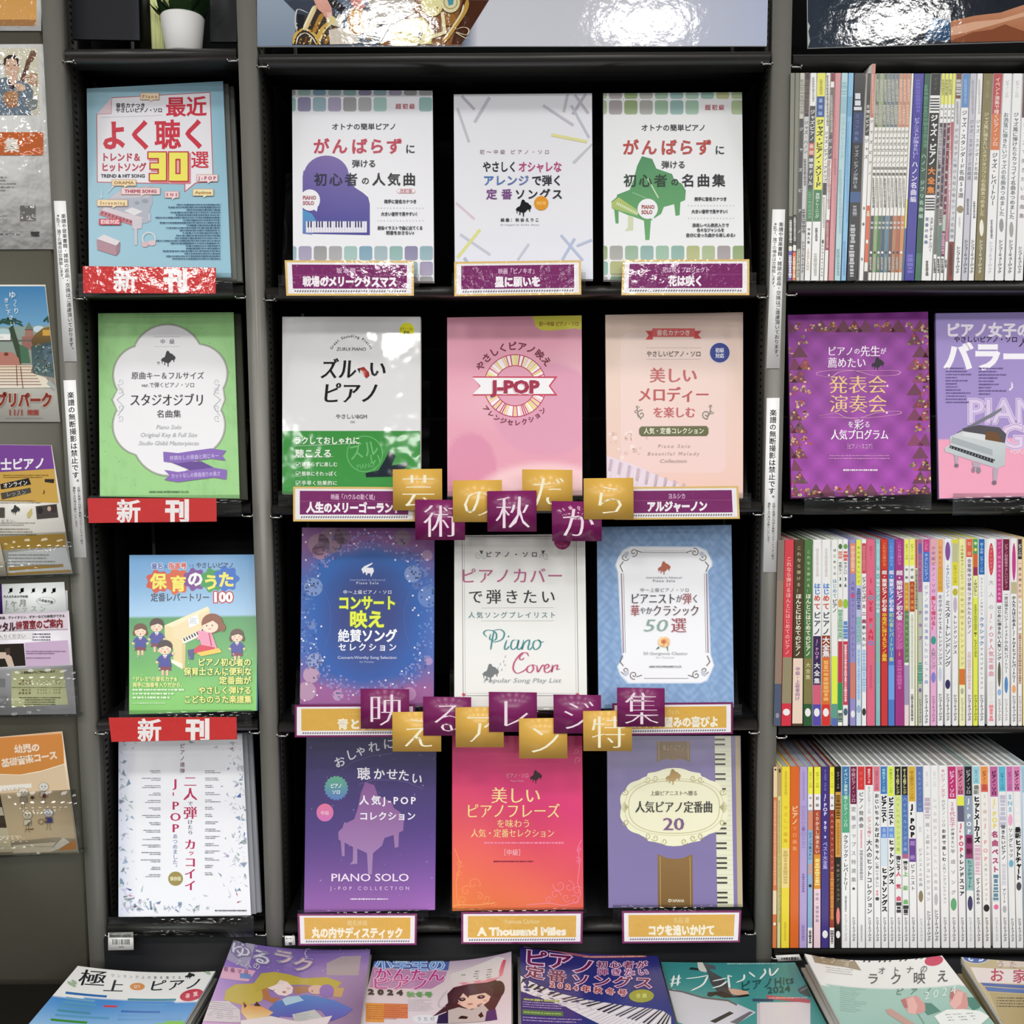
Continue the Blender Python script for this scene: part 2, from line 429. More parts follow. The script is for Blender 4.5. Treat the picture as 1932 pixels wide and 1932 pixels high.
    def build(s, parent):
        s.step = min(s.step, .0022/max(1, s.layer))
        for g, items in s.G.items():
            V = []; T = []; Q = []; K = []; n = 0
            for P, F, c, lay in items:
                if s.bend: P, F, c = subdiv(P, F, c)
                uv = s.clip(s.pl.uv(P)); w = s.w0+lay*s.step+(s.bend(uv[:, 0], uv[:, 1]) if s.bend else 0)
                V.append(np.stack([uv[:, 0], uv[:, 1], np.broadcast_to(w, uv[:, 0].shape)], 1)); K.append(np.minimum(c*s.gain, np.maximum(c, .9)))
                # all faces towards the viewer
                a, b, d = uv[F[:, 0]], uv[F[:, 1]], uv[F[:, 2]]
                cr_ = (b[:, 0]-a[:, 0])*(d[:, 1]-a[:, 1])-(b[:, 1]-a[:, 1])*(d[:, 0]-a[:, 0]); F = F.copy(); F[cr_ < 0] = F[cr_ < 0][:, ::-1]
                (T if F.shape[1] == 3 else Q).append(F+n); n += len(P)
            new_obj(g, np.concatenate(V), ([np.concatenate(T)] if T else [])+([np.concatenate(Q)] if Q else []), np.concatenate(K), s.mat, parent)
# ================= the room =================
D = 1.534                      # front plane of the shelf uprights
def struct(o): return tag(o, kind='structure')
struct(MB().box(-4, -6, -.02, 4, 2.2, 0).build('floor', 'floor_vinyl'))
struct(MB().box(-4, -6, CEIL, 4, 2.2, CEIL+.02).build('ceiling', 'ceiling_white'))
struct(MB().box(-4, D+.345, 0, 4, D+.40, CEIL).build('wall_back', 'ceiling_white'))

# ================= the shelving =================
xu = [X(133, 780, D), X(487, 780, D), X(1462, 780, D)]; xu.append(xu[2]+.80)
UW = .0265; TOP = 2.40
unit = empty('shelving_unit', ((xu[0]+xu[3])/2, D, 0))
tag(unit, 'black steel shop shelving with four grey uprights, three bays wide', 'shelving')
def P(o): o.parent = unit; o.matrix_parent_inverse = unit.matrix_world.inverted(); return o
unit.matrix_world = Matrix.Translation(unit.location)
def sub(o, par): o.parent = par; return o
for k, x in enumerate(xu):
    P(MB().box(x-UW/2, D, 0, x+UW/2, D+.028, TOP).build('upright', 'upright_paint'))
    P(MB().box(x-.007, D+.0285, 0, x+.007, D+.30, TOP).build('side_panel', 'black_steel'))
    for sgn in (-1, 1):
        if (k == 0 and sgn < 0) or (k == 3 and sgn > 0): continue
        xa = x+sgn*.0072; xb = x+sgn*.0118
        st = P(MB().box(min(xa, xb), D+.029, 0, max(xa, xb), D+.115, TOP).build('slotted_strip', 'shelf_paint'))
        m = MB(); z = .62
        while z < 2.3:
            x2 = x+sgn*.0121
            m.prism([(min(xb, x2), D+.040), (max(xb, x2), D+.040), (max(xb, x2), D+.049), (min(xb, x2), D+.049)], z, z+.0035, '050505'); z += .0104
        tag(sub(m.build('slots', 'slot_dark'), st), kind='stuff')
        st.data.update()
YB = D-.012                    # where books stand
SH = {}                        # shelf tops
rows = {0: [82, 535, 952, 1366, 1752], 1: [90, 536, 951, 1368, 1752], 2: [92, 529.5, 952, 1369.5, 1788.5]}
nose = [(D+.05, -.004)]+[(D+.011+.010*math.cos(math.radians(a)), -.0085+.0085*math.sin(math.radians(a))) for a in range(90, 271, 20)]+[(D+.05, -.017)]
for b in range(3):
    x0, x1 = xu[b]+UW/2+.0008, xu[b+1]-UW/2-.0008
    xi0, xi1 = xu[b]+.013, xu[b+1]-.013
    for r, py in enumerate(rows[b]):
        z = Z(py, D-.003 if b == 2 and r in (1, 3, 4) else YB, (315, 966, 1700)[b]); SH[b, r] = z
        s = P(MB().box(xi0, D+.03, z-.012, xi1, D+.298, z-.0005).build('shelf', 'black_steel'))
        tilt = .000
        lip = MB().extr_x([(y, z+q) for y, q in nose], x0+.003, x1-.003)
        sub(lip.build('front_lip', 'shelf_paint'), s)
        for xa, xb in ((xi0, xi0+.018), (xi1-.018, xi1)):
            h = MB().box(xa, D+.001, z-.0215, xb, D+.004, z-.0195).box(xa, D+.001, z-.0215, xa+.002, D+.004, z-.0172).box(xb-.002, D+.001, z-.0215, xb, D+.012, z-.0172)
            sub(h.build('bracket', 'zinc'), s)
    zz = [.55]+[Z(y, D+.3) for y in (1640, 790)]+[TOP]
    for a, c in zip(zz[:-1], zz[1:]):
        P(MB().box(xi0, D+.30, a+.002, xi1, D+.302, c-.002).build('back_panel', 'black_steel'))
    P(MB().box(x0, D-.006, .30, x1, D+.01, SH[b, 4]-.02).build('plinth', 'black_steel'))
# the flat cabinet end beside the shelving
pan = tag(MB().box(-1.9, D+.004, 0, xu[0]-UW/2-.007, D+.30, TOP).build('cabinet_end_panel', 'panel_paint'), 'plain grey-brown cabinet side carrying posters and leaflet pockets', 'panel')
xg = xu[0]-UW/2
tag(MB().box(xg-.0062, D+.03, 0, xg-.0008, D+.29, TOP).build('gap_shade_strip', 'slot_dark'), 'black strip added for the shade in the gap between cabinet side and first upright', 'strip')  # black strip stands in for the darkness of the open gap

# ================= table =================
TZ = .690
tb = empty('display_table', (.3, 1.1, 0)); tb.matrix_world = Matrix.Translation((.3, 1.1, 0))
tag(tb, 'low dark display table in front of the shelving, covered with magazines', 'table')
def PT(o): o.parent = tb; o.matrix_parent_inverse = tb.matrix_world.inverted(); return o
PT(MB().box(-.98, .62, TZ-.03, 1.75, D-.030, TZ).build('table_top', 'table_dark'))
for lx in (-.93, 1.66):
    for ly in (.66, 1.44): PT(MB().box(lx, ly, 0, lx+.05, ly+.05, TZ-.031).build('leg', 'table_dark'))
PT(MB().box(-.88, .70, TZ-.11, 1.65, .72, TZ-.031).build('apron', 'table_dark'))

# ================= builders =================
def sheet_mesh(name, pl, corners, t, col, mat='cover_paper', bend=None, parent=None, mw=True, w1=0.0, n=1):
    """a flat (or gently bent) slab: corners in photo px TL,TR,BR,BL on plane pl; top face at w1, thickness t behind it"""
    uv = pl.uv(corners); TL, TR, BR, BL = uv
    if bend is None:
        m = MB().prism([BL, BR, TR, TL], w1-t, w1, col)
        return m.build(name, mat, parent, pl.mat() if parent is None else None)
    N = 14; V = []; Q = []
    for j in range(N+1):
        for i in range(N+1):
            u, v = i/N, j/N; p = BL*(1-u)*(1-v)+BR*u*(1-v)+TR*u*v+TL*(1-u)*v
            w = bend(np.array([p[0]]), np.array([p[1]]))[0]+w1; V += [(p[0], p[1], w), (p[0], p[1], w-t)]
    idx = lambda i, j, k: 2*(j*(N+1)+i)+k
    for j in range(N):
        for i in range(N):
            Q += [(idx(i, j, 0), idx(i+1, j, 0), idx(i+1, j+1, 0), idx(i, j+1, 0)), (idx(i, j, 1), idx(i, j+1, 1), idx(i+1, j+1, 1), idx(i+1, j, 1))]
    for i in range(N):
        Q += [(idx(i, 0, 1), idx(i+1, 0, 1), idx(i+1, 0, 0), idx(i, 0, 0)), (idx(i+1, N, 1), idx(i, N, 1), idx(i, N, 0), idx(i+1, N, 0)),
              (idx(0, i+1, 1), idx(0, i, 1), idx(0, i, 0), idx(0, i+1, 0)), (idx(N, i, 1), idx(N, i+1, 1), idx(N, i+1, 0), idx(N, i, 0))]
    return MB().add(V, (), Q, col).build(name, mat, parent, pl.mat() if parent is None else None)

def inset(uv, d):
    c = uv.mean(0); v = uv-c; return c+v*(1-d/np.abs(v).max())

LEAN = 16
CANV = []
def face_book(corners, col, label, group, spine=None, t=.0065, mat='cover_paper', ybase=YB, deg=LEAN, copies=0, ccol=None, cdx=.004, clabel=None, stand=True, lift=0.0, shelf=None):
    """a music book shown face out, leaning back; returns a canvas on its cover"""
    TL, TR, BR, BL = corners
    pl = lean(ybase, ((BL[0]+BR[0])/2, (BL[1]+BR[1])/2), deg)
    uv = pl.uv(corners); a, b, c, d = uv  # TL TR BR BL
    q = [d, c, b, a]
    m = MB().prism(q, -.0006, 0, col).prism(q, -t, -t+.0006, ccol or col)
    m.prism([d, (d[0]+.0012, d[1]), (a[0]+.0012, a[1]), a], -t+.0007, -.0007, spine or col)
    o = tag(m.build('music_book', mat, None, pl.mat()), label, 'book', group)
    iq = [(d[0]+.0016, d[1]+.001), (c[0]-.001, c[1]+.001), (b[0]-.001, b[1]-.001), (a[0]+.0016, a[1]-.001)]
    MB().prism(iq, -t+.0008, -.0008, 'dcdbd4').build('page_block', 'matt_paper', o)
    for k in range(copies):
        w = -(t+.0012)*(k+1); dx = cdx*(k+1); dy = .0006*(k+1)
        q2 = [(p[0]+dx, p[1]+dy) for p in q]
        m = MB().prism(q2, w-.0006, w, ccol or col).prism(q2, w-t, w-t+.0006, ccol or col)
        o2 = tag(m.build('music_book', mat, None, pl.mat()), clabel[k] if isinstance(clabel, list) else clabel or label+', the copy hidden behind', 'book', group)
        MB().prism([(p[0]+dx, p[1]+dy) for p in iq], w-t+.0008, w-.0008, 'c9c8c0').build('page_block', 'matt_paper', o2)
    T = (t+.0012)*(copies+1); pl.drop = min(c[1], d[1])*math.cos(math.radians(deg))-T*math.sin(math.radians(deg))
    cv = Canvas(pl, corners, mat=mat); CANV.append((cv, o)); return cv, o, T

def book_stand(corners, T, label, group, z, dx0=-.006, dx1=.006, deg=LEAN, ybase=YB, hfrac=.62, lipdx=(0, 0)):
    """clear acrylic stand: leaning back plate, tray and front lip; z = shelf top"""
    TL, TR, BR, BL = corners
    pl = lean(ybase, ((BL[0]+BR[0])/2, (BL[1]+BR[1])/2), deg); uv = pl.uv(corners)
    x0, x1 = pl.O[0]+uv[3][0]+dx0, pl.O[0]+uv[2][0]+dx1; zb = max(pl.O[2]+min(uv[2][1], uv[3][1])*math.cos(math.radians(deg))-T*math.sin(math.radians(deg))-.0008, z+.0019)
    e = empty('book_stand', ((x0+x1)/2, ybase, z)); e.matrix_world = Matrix.Translation(((x0+x1)/2, ybase, z)); tag(e, label, 'stand', group)
    inv = e.matrix_world.inverted()
    def ch(o): o.parent = e; o.matrix_parent_inverse = inv; return o
    a = math.radians(deg); h = .30*hfrac
    y0 = ybase+(T+.001)/math.cos(a)
    ch(MB().extr_x([(y0, zb), (y0+.0025, zb), (y0+.0025+h*math.sin(a), zb+h*math.cos(a)), (y0+h*math.sin(a), zb+h*math.cos(a))], x0, x1).build('back_plate', 'clear_acrylic'))
    yf = ybase-.008
    ch(MB().box(x0+lipdx[0], yf, zb-.0016, x1+lipdx[1], y0, zb-.0002).build('tray', 'clear_acrylic'))
    ch(MB().box(x0+lipdx[0], yf-.0025, zb-.022, x1+lipdx[1], yf-.0002, zb+.012).build('front_lip', 'clear_acrylic'))
    if zb-.004 > z+.002:
        for xx in (x0+.01, x1-.014): ch(MB().box(xx, yf+.018, z+.0004, xx+.004, y0-.002, zb-.0034).build('foot', 'clear_acrylic'))
    return e
# ================= face-out books: left bay =================
GLB = 'face-out music books in the narrow left bay'
GST = 'clear acrylic book stands'
def noise2(u, v, f, seed=0):
    r = np.random.default_rng(seed); out = 0
    for k in range(5):
        a, b, p, q = r.uniform(-f, f), r.uniform(-f, f), r.uniform(0, 6.28), r.uniform(.5, 1)
        out = out+q*np.sin(a*u+b*v+p)
    return out/5
def lerp3(a, b, t): return C(a)*(1-t[..., None])+C(b)*t[..., None]

# --- pale blue pop song book
K = [(163.5, 167), (421, 153), (436.5, 524), (168, 520)]
c, o, T = face_book(K, 'a3c6d6', 'light blue pop piano book with big red blocky title, upper left bay', GLB, 'b6d2dc', copies=2, ccol='8c8f8a', cdx=.006, clabel=['grey-edged copy just behind the light blue book, upper left bay', 'rearmost copy behind the light blue book, upper left bay'])
book_stand(K, T, 'clear acrylic stand holding the light blue book', GST, SH[0, 1], -.012, .004)
c.bg(lambda u, v: lerp3('a5cad9', '98c3d6', np.clip(.5+.8*(u-.5), 0, 1)), 6, 6)
c.z(0, 0)
c.poly([(703,838),(815,712),(1535,672),(1558,1332),(1430,1338),(1345,1405),(1345,1345),(708,1332)], 'c05a62').poly([(709,840),(818,717),(1529,678),(1552,1326),(1424,1333),(1352,1392),(1352,1339),(714,1326)], 'eceaf0')
c.poly([(709,832),(815,712),(812,830)], 'e3cdd6').line([(703,834),(812,830),(815,712)], 3, 'c05a62').line([(735,858),(1180,842)], 2, '9a98a0')
def bub(x0, y0, x1, y1, s, col, bcol, rot=-1):
    c.rect(x0-4, y0-4, x1+4, y1+4, 'c8a090'); c.rect(x0, y0, x1, y1, bcol); c.poly([((x0+x1)/2, y1), ((x0+x1)/2+30, y1), ((x0+x1)/2+2, y1+18)], bcol)
    c.t(s, (x0+x1)/2, (y0+y1)/2, (y1-y0)*.72, col, w=(x1-x0)*.84, wt=.03)
c.grp('title_lettering')
c.t('音名カナつき', 845, 770, 36, '3a3a44', 'l', 215, .03); c.t('やさしいピアノ・ソロ', 845, 805, 36, '3a3a44', 'l', 340, .03)
c.t('最近', 1358, 778, 152, 'cf3f50', w=300, wt=.022, rot=-1); c.t('よく聴く', 1125, 982, 225, 'cf3f50', w=780, wt=.03, rot=-1)
c.t('トレンド＆', 738, 1147, 66, 'c05060', 'l', 290, .035); c.t('ヒットソング', 738, 1220, 66, 'c05060', 'l', 330, .035)
c.t('選', 1458, 1165, 135, 'cf3f50', wt=.018); c.t('TREND & HIT SONG', 738, 1283, 34, '3a3a44', 'l', 320, .03)
c.grp('cover_artwork')
def box3(P, dx, dy):
    c.poly([(x+dx, y+dy) for x, y in P], 'd88890'); c.poly(P, 'c03a48')
three = [(1075,1105),(1220,1105),(1220,1325),(1085,1325),(1085,1262),(1150,1262),(1150,1240),(1090,1240),(1090,1185),(1150,1185),(1150,1163),(1075,1163)]
zero = [(1226,1105),(1378,1105),(1378,1330),(1232,1330)]
box3(three, 12, 14); box3(zero, 14, 12)
def shr(P, k):
    m = np.mean(P, 0); return [tuple((np.array(p)-m)*k+m) for p in P]
c.poly([(1084,1114),(1211,1114),(1211,1316),(1094,1316),(1094,1271),(1160,1271),(1160,1231),(1099,1231),(1099,1194),(1160,1194),(1160,1154),(1084,1154)], 'f1e96a')
c.rect(1235, 1114, 1369, 1320, 'f1e96a').rect(1280, 1160, 1318, 1272, 'c03a48').rect(1290, 1172, 1308, 1262, 'e8b0a8')
# keyboard instrument drawing
c.poly([(790,1450),(870,1395),(1110,1350),(1115,1480),(1085,1560),(1085,1625),(1000,1640),(725,1570),(725,1515)], 'b3b8c4')
c.poly([(860,1400),(1080,1360),(1095,1440),(800,1450)], 'c9c4cc').poly([(770,1512),(1050,1590),(980,1620),(725,1548)], 'd8cdd4').poly([(740,1535),(985,1615),(965,1645),(722,1568)], 'c77f8a')
for i in range(9): c.poly([(745+i*26,1545+i*8),(757+i*26,1548+i*8),(750+i*26,1565+i*8),(738+i*26,1561+i*8)], '8d5a66')
c.poly([(905,1540),(965,1515),(1045,1545),(985,1575)], 'e4e0e4').ell(1058, 1468, 22, 14, '98a4b0').ell(1000, 1480, 16, 12, '98a4b0')
c.poly([(965,1600),(1040,1600),(1035,1670),(968,1672)], 'd0cad2').poly([(980,1670),(1003,1670),(1003,1790),(983,1790)], 'c8c6d0').poly([(1082,1560),(1100,1555),(1098,1615),(1085,1615)], 'c8c6d0')
c.poly([(708,1745),(760,1712),(878,1762),(850,1795)], 'e2dadf').poly([(708,1748),(850,1797),(850,1868),(712,1825)], 'b48f9a').poly([(850,1797),(878,1765),(874,1838),(850,1868)], 'a07f8c')
c.ring(1088, 1745, 40, 52, 'd0d8de', 20, 150, 395).ell(1060, 1785, 26, 20, 'dab8c0').ell(1110, 1775, 28, 20, 'e0c2c8')
c.line([(745,1440),(745,1390)], 5, 'd8dce4').ell(742, 1440, 8, 7, 'd8dce4').line([(790,1410),(825,1365)], 5, 'd8dce4').ell(826, 1364, 9, 8, 'e4dcd0')
bub(1030, 685, 1160, 730, 'Piano', 'b98a50', 'f3dcc0'); bub(822, 1316, 992, 1356, 'DRAMA', 'a8804a', 'f0dcb4')
bub(890, 1376, 1168, 1420, 'THEME SONG', 'a83848', 'ecd4d8'); bub(1208, 1402, 1304, 1444, 'SNS', 'b03848', 'f0d6da')
bub(1440, 1280, 1588, 1326, 'J-POP', 'b04050', 'f0dce0'); bub(1412, 1386, 1556, 1430, 'Anime', 'b48a48', 'f2e6b8'); bub(716, 1464, 932, 1506, 'Streaming', 'b08850', 'f0dcb4')
c.rect(726, 1600, 885, 1645, 'c84a58').t('初級対応', 806, 1622, 36, 'f6dce0', w=140, wt=.03)
c.grp('small_print')
c.small(1130, 1488, 1610, 1900, 22, '3d5a78', 'r', .68, .5)

# --- green animation songs book
K = [(185, 591), (441, 589), (452.5, 941), (188.5, 937)]
c, o, T = face_book(K, '9ccf8c', 'green speckled book with white scalloped frame and purple ribbon', GLB, '8abf7c', copies=1, ccol='55584c', cdx=.009, clabel='dark-backed copy behind the green speckled book')
book_stand(K, T, 'clear acrylic stand holding the green speckled book', GST, SH[0, 2], -.012, .004)
def fn(u, v):
    n = noise2(u, v, 60, 3)+noise2(u, v, 130, 4); e = np.clip(n*.3, 0, .25)+.05
    return lerp3('a2d792', '7ba36c', np.clip(e, 0, 1))
c.bg(fn, 44, 60); c.z(0, 480)
c.flat()
for i in range(70):
    c.ell(random.uniform(730, 1740), random.uniform(430, 1730), random.uniform(2, 5), None, '7fa970', 6)
c.deep()
def scal(k=0, cx=1232, cy=1060):
    P = []
    def arcp(x, y, r, a0, a1, ky=1, n=14):
        for i in range(n+1):
            t = math.radians(a0+(a1-a0)*i/n); P.append((x+(r-k)*math.cos(t), y+(r-k)*ky*math.sin(t)))
    arcp(1222, 775, 270, -153, -27); arcp(1440, 870, 225, -78, 30, .98); P.append((1648-k, 1060)); arcp(1420, 1245, 228, -30, 62, 1.0); arcp(1232, 1350, 272, 25, 155); arcp(1045, 1248, 228, 118, 210); P.append((812+k, 1060)); arcp(1045, 880, 225, 150, 255)
    return P
c.poly(scal(0), '6f7568').poly(scal(4), 'b9bcb0').poly(scal(10), '8d9088').poly(scal(13), 'efeff2')
c.line([(1125,602),(1316,602)], 2, '9a9a98').line([(1125,673),(1316,673)], 2, '9a9a98').piano(1228, 762, 105, '3a3c40')
c.rect(1148, 785, 1166, 790, '3a3c40').rect(1150, 790, 1153, 804, '3a3c40').rect(1161, 790, 1164, 804, '3a3c40')
for sx in (1, -1):
    X0 = 1232-sx*352
    for yy in (930, 990, 1120, 1195): c.scroll(X0, yy, 26, 1.1, 3, 'b6bac0', 90, sx)
    c.line([(X0-sx*20,950),(X0+sx*25,1020),(X0-sx*25,1060),(X0+sx*25,1110),(X0-sx*20,1180)], 4, 'b0b4ba')
c.grp('title_lettering')
c.t('中級', 1222, 637, 38, '8a8a8e', w=105); c.t('原曲キー＆フルサイズ', 1225, 885, 58, '55585e', w=530, wt=(.005, -.012)); c.t('ver.で弾くピアノ・ソロ', 1227, 953, 42, '6a6c72', w=388, wt=(0, -.01))
c.t('スタジオジブリ', 1222, 1062, 98, '2d2f34', w=550, wt=(.008, -.018)); c.t('名曲集', 1233, 1163, 60, '3e4046', w=180, wt=(0, -.012))
c.grp('small_print')
c.t('Piano Solo', 1235, 1258, 44, 'b2b5b9', w=185, skew=.25, wt=-.012); c.t('Original Key & Full Size', 1235, 1315, 44, 'b2b5b9', w=415, skew=.25, wt=-.012); c.t('Studio Ghibli Masterpieces', 1235, 1375, 44, 'b2b5b9', w=440, skew=.25, wt=-.012)
c.grp('ribbon')
c.poly([(1255,1520),(1470,1510),(1650,1600),(1640,1618),(1380,1570)], '6a4f98')
c.poly([(1193,1440),(1300,1450),(1420,1432),(1540,1416),(1652,1432),(1622,1468),(1648,1505),(1540,1490),(1420,1508),(1300,1525),(1196,1512)], '8b6cba')
c.poly([(1200,1572),(1300,1588),(1420,1572),(1560,1556),(1656,1572),(1652,1642),(1560,1628),(1420,1645),(1300,1662),(1200,1645),(1240,1612)], '8b6cba')
c.t('移調なしの原曲と同じキー', 1420, 1478, 36, 'c4b4e2', w=360, rot=-3, wt=.02); c.t('カットなしの原曲通りの長さ', 1430, 1608, 36, 'c4b4e2', w=360, rot=-3, wt=.02)
c.grp('small_print').t('SHINKO MUSIC ENTERTAINMENT CO.,LTD.', 1235, 1732, 18, '3c5a40', w=290, wt=.02)

# --- nursery songs book
K = [(244, 1047), (487, 1046), (484.5, 1341), (243.5, 1348)]
c, o, T = face_book(K, '6aa9dd', "children's song book with drawn piano, teacher and pupils", GLB, '4f9ad4', mat='cover_glossy', deg=14)
book_stand(K, T, "clear acrylic stand holding the children's song book", GST, SH[0, 3], -.012, -.006)
def fn(u, v):
    cl = np.clip(noise2(u, v, 9, 11)*1.6, 0, 1)*np.clip((.38-v)*4, 0, 1)*.35
    sky = lerp3('5c9ed8', 'a9cfee', np.clip(v/.39, 0, 1)); sky = sky*(1-cl[..., None])+245*cl[..., None]
    gr = lerp3('4f9a5e', '84cc6c', np.clip((v-.39)/.5+noise2(u, v, 30, 5)*.12, 0, 1)); k = (v > .392+.008*np.sin(u*25))[..., None]
    return np.where(k, gr, sky)
c.bg(fn, 36, 60); c.z(0, 960)
for x, y, r, k in ((1150,530,80,'d9442c'),(1290,530,90,'e0602c'),(1420,515,78,'7a3a96'),(1545,520,82,'35a04c'),(1650,510,88,'2b6fd0')):
    P = [(x+r*(1+.13*math.cos(7*t))*math.cos(t), y+r*(1+.13*math.cos(7*t))*math.sin(t)) for t in np.linspace(0, 6.2832, 43)[:-1]]; c.poly(P, k)
c.grp('title_lettering')
c.t('音名', 1148, 418, 48, '3a5fb0', w=88, wt=.03, ol=('fff', .08)); c.t('&', 1210, 418, 36, '4a6aa8'); c.t('指番号', 1295, 416, 50, 'd8483c', w=135, wt=.03, ol=('fff', .09)); c.t('つき', 1395, 416, 28, '4a6aa8', w=50); c.t('やさしいピアノ', 1568, 412, 46, '243a66', w=275, wt=.02)
for s, x, y, k in (('保',1155,527,'fff36a'),('育',1300,545,'fff36a'),('の',1424,510,'ffffff'),('う',1540,535,'fff36a'),('た',1650,515,'fff36a')): c.t(s, x, y, 118, k, wt=.035)
c.t('定番レパートリー', 1315, 645, 66, '26334e', w=430, wt=.02, ol=('a8d0f0', .05)); c.t('100', 1622, 640, 98, 'ffffff', w=150, wt=.04, ol=('c03030', .12))
c.grp('cover_artwork')
# upright piano
c.poly([(1200,850),(1515,712),(1530,735),(1530,905),(1330,985),(1330,1170),(1265,1110),(1265,1020),(1205,990)], 'ecd9a4').poly([(1200,850),(1515,712),(1530,735),(1255,862)], 'f6ebc4').poly([(1255,862),(1530,735),(1530,870),(1330,965),(1262,935)], 'f0deb0')
c.poly([(1330,945),(1500,865),(1500,905),(1340,985)], 'f8f6ee').poly([(1330,985),(1355,985),(1350,1165),(1328,1165)], 'dfc88c').poly([(1250,1095),(1330,1130),(1330,1170),(1250,1120)], 'fbf6e0')
for i in range(8): c.poly([(1335+i*19,945-i*9),(1345+i*19,940-i*9),(1356+i*19,962-i*9),(1346+i*19,967-i*9)], '2a2a30')
c.poly([(1375,800),(1440,770),(1455,835),(1380,870)], 'f4f6fa').small(1385, 795, 1440, 840, 4, '8aa0b8')
def child(x, y, k, hair, closed=True, girl=False, arm=0):
    c.poly([(x-30*k,y+55*k),(x+30*k,y+55*k),(x+52*k,y+150*k),(x-52*k,y+150*k)], '3a3f9c').poly([(x-42*k,y+145*k),(x+42*k,y+145*k),(x+50*k,y+175*k),(x-50*k,y+175*k)], '7a2f48')
    c.rect(x-26*k, y+172*k, x-8*k, y+215*k, 'f2c9a8').rect(x+8*k, y+172*k, x+26*k, y+215*k, 'f2c9a8').poly([(x-18*k,y+55*k),(x+18*k,y+55*k),(x,y+90*k)], 'f2f2f6').rect(x-3*k, y+62*k, x+3*k, y+95*k, '8a2f5c')
    for q in (-1, 1): c.line([(x+q*30*k,y+65*k),(x+q*60*k,y+(105-arm*60*(q > 0))*k)], 20*k, '3a3f9c').ell(x+q*62*k, y+(112-arm*66*(q > 0))*k, 11*k, None, 'f2c9a8', 10)
    c.ell(x, y-8*k, 58*k, 52*k, hair)
    if girl:
        for q in (-1, 1): c.ell(x+q*52*k, y+25*k, 14*k, 26*k, hair)
    c.ell(x, y+14*k, 48*k, 38*k, 'f8dcc2')
    c.poly([(x-50*k,y+5*k),(x-40*k,y-35*k),(x+40*k,y-38*k),(x+50*k,y+5*k),(x+10*k,y-14*k)], hair)
    for q in (-1, 1):
        c.ring(x+q*20*k, y+16*k, 6*k, 9*k, '4a3028', 8, 190, 350); c.ell(x+q*30*k, y+28*k, 9*k, 6*k, 'f4a8a0', 8)
    c.ell(x, y+34*k, 7*k, 8*k, 'd85a58', 10)
child(1025, 885, .85, '6a3f2c', girl=True); child(1145, 850, .9, '4a2c24'); child(1205, 1012, .95, '3a2a28', arm=1); child(1730, 925, .85, '5c3a2c', girl=True)
# teacher
c.poly([(1440,890),(1540,890),(1590,1030),(1560,1060),(1420,1040),(1470,990)], 'ee9ab8').poly([(1420,1020),(1460,990),(1570,1010),(1560,1050),(1400,1052)], 'd8304a').poly([(1370,1030),(1420,1020),(1410,1100),(1380,1095)], '4a4a86').poly([(1435,1050),(1600,1015),(1620,1045),(1470,1075)], 'f0cc50')
c.line([(1490,930),(1440,945)], 26, 'ee9ab8').line([(1525,900),(1545,1000)], 10, 'c84068').ell(1550, 835, 78, 72, '8a4a2c').ell(1625, 865, 22, 30, '8a4a2c').ell(1535, 858, 58, 46, 'f9dfc8').poly([(1478,850),(1500,790),(1600,790),(1600,850),(1555,815)], '8a4a2c').ell(1510, 852, 5, 7, '4a3028', 8).ell(1550, 850, 5, 7, '4a3028', 8).ring(1532, 868, 8, 12, 'd85a58', 8, 10, 170)
for i in range(26): c.ell(random.uniform(960, 1850), random.uniform(1050, 1250), random.uniform(3, 7), None, random.choice(['a8dc90', 'c8b0d0', 'dff0c8', 'f0b8c8']), 6)
c.grp('blurb_lettering')
for s, y, x, col in (('ピアノ初心者の',1118,1835,'f6f08a'),('保育士さんに便利な',1185,1838,'f6f08a'),('定番曲が',1250,1835,'f6f08a'),('やさしく弾ける',1322,1838,'f6f08a'),('こどものうた楽譜集',1388,1838,'f6f08a')):
    c.t(s, x, y, 60, col, 'r', w={7: 390, 9: 495, 4: 235}[len(s)], wt=.02, ol=('3f8a4a', .06))
c.t('“ドレミ”の音名カナ&', 975, 1240, 36, 'f6f2a0', 'l', 320, .02); c.t('両手に指番号入りだから、', 972, 1283, 36, 'f6f2a0', 'l', 380, .02); c.grp('small_print').small(972, 1305, 1370, 1390, 3, 'e4f4d8', 'l', .85, .5); c.small(970, 1408, 1210, 1425, 1, 'cdeac0')

# --- four hands J-POP book
K = [(223.5, 1384), (457, 1384), (474, 1727), (223.5, 1730)]
c, o, T = face_book(K, 'eceef4', 'white piano duet book framed by grey-blue crystal shards', GLB, 'd8dae4', copies=2, ccol='b8bcc4', cdx=.006, clabel=['copy just behind the white crystal shard book', 'rearmost copy behind the white crystal shard book'])
book_stand(K, T, 'clear acrylic stand holding the white crystal shard book', GST, SH[0, 4], -.012, .006)
c.bg(lambda u, v: lerp3('eff0f6', 'f1f2f8', v)+(np.clip(.13-u, 0, .13)[..., None]*[-250, -220, -120]), 20, 26); c.z(0, 1432)
def shard(x, y, r, cols):
    a = random.uniform(0, 6.28); n = random.choice((3, 3, 4)); P = sorted([a+random.uniform(0, 6.28) for _ in range(n)])
    P = [(x+r*random.uniform(.5, 1.2)*math.cos(t), y+r*random.uniform(.5, 1.2)*math.sin(t)) for t in P]; c.poly(P, random.choice(cols))
G1 = ['c3cad8', 'b0bace', 'd4d8e4', '9fb0cc', 'c9c4dc', 'bcc8c8', 'dde0e8', '8ea0b8', '7f93a8', 'a5b4b4']
c.flat()
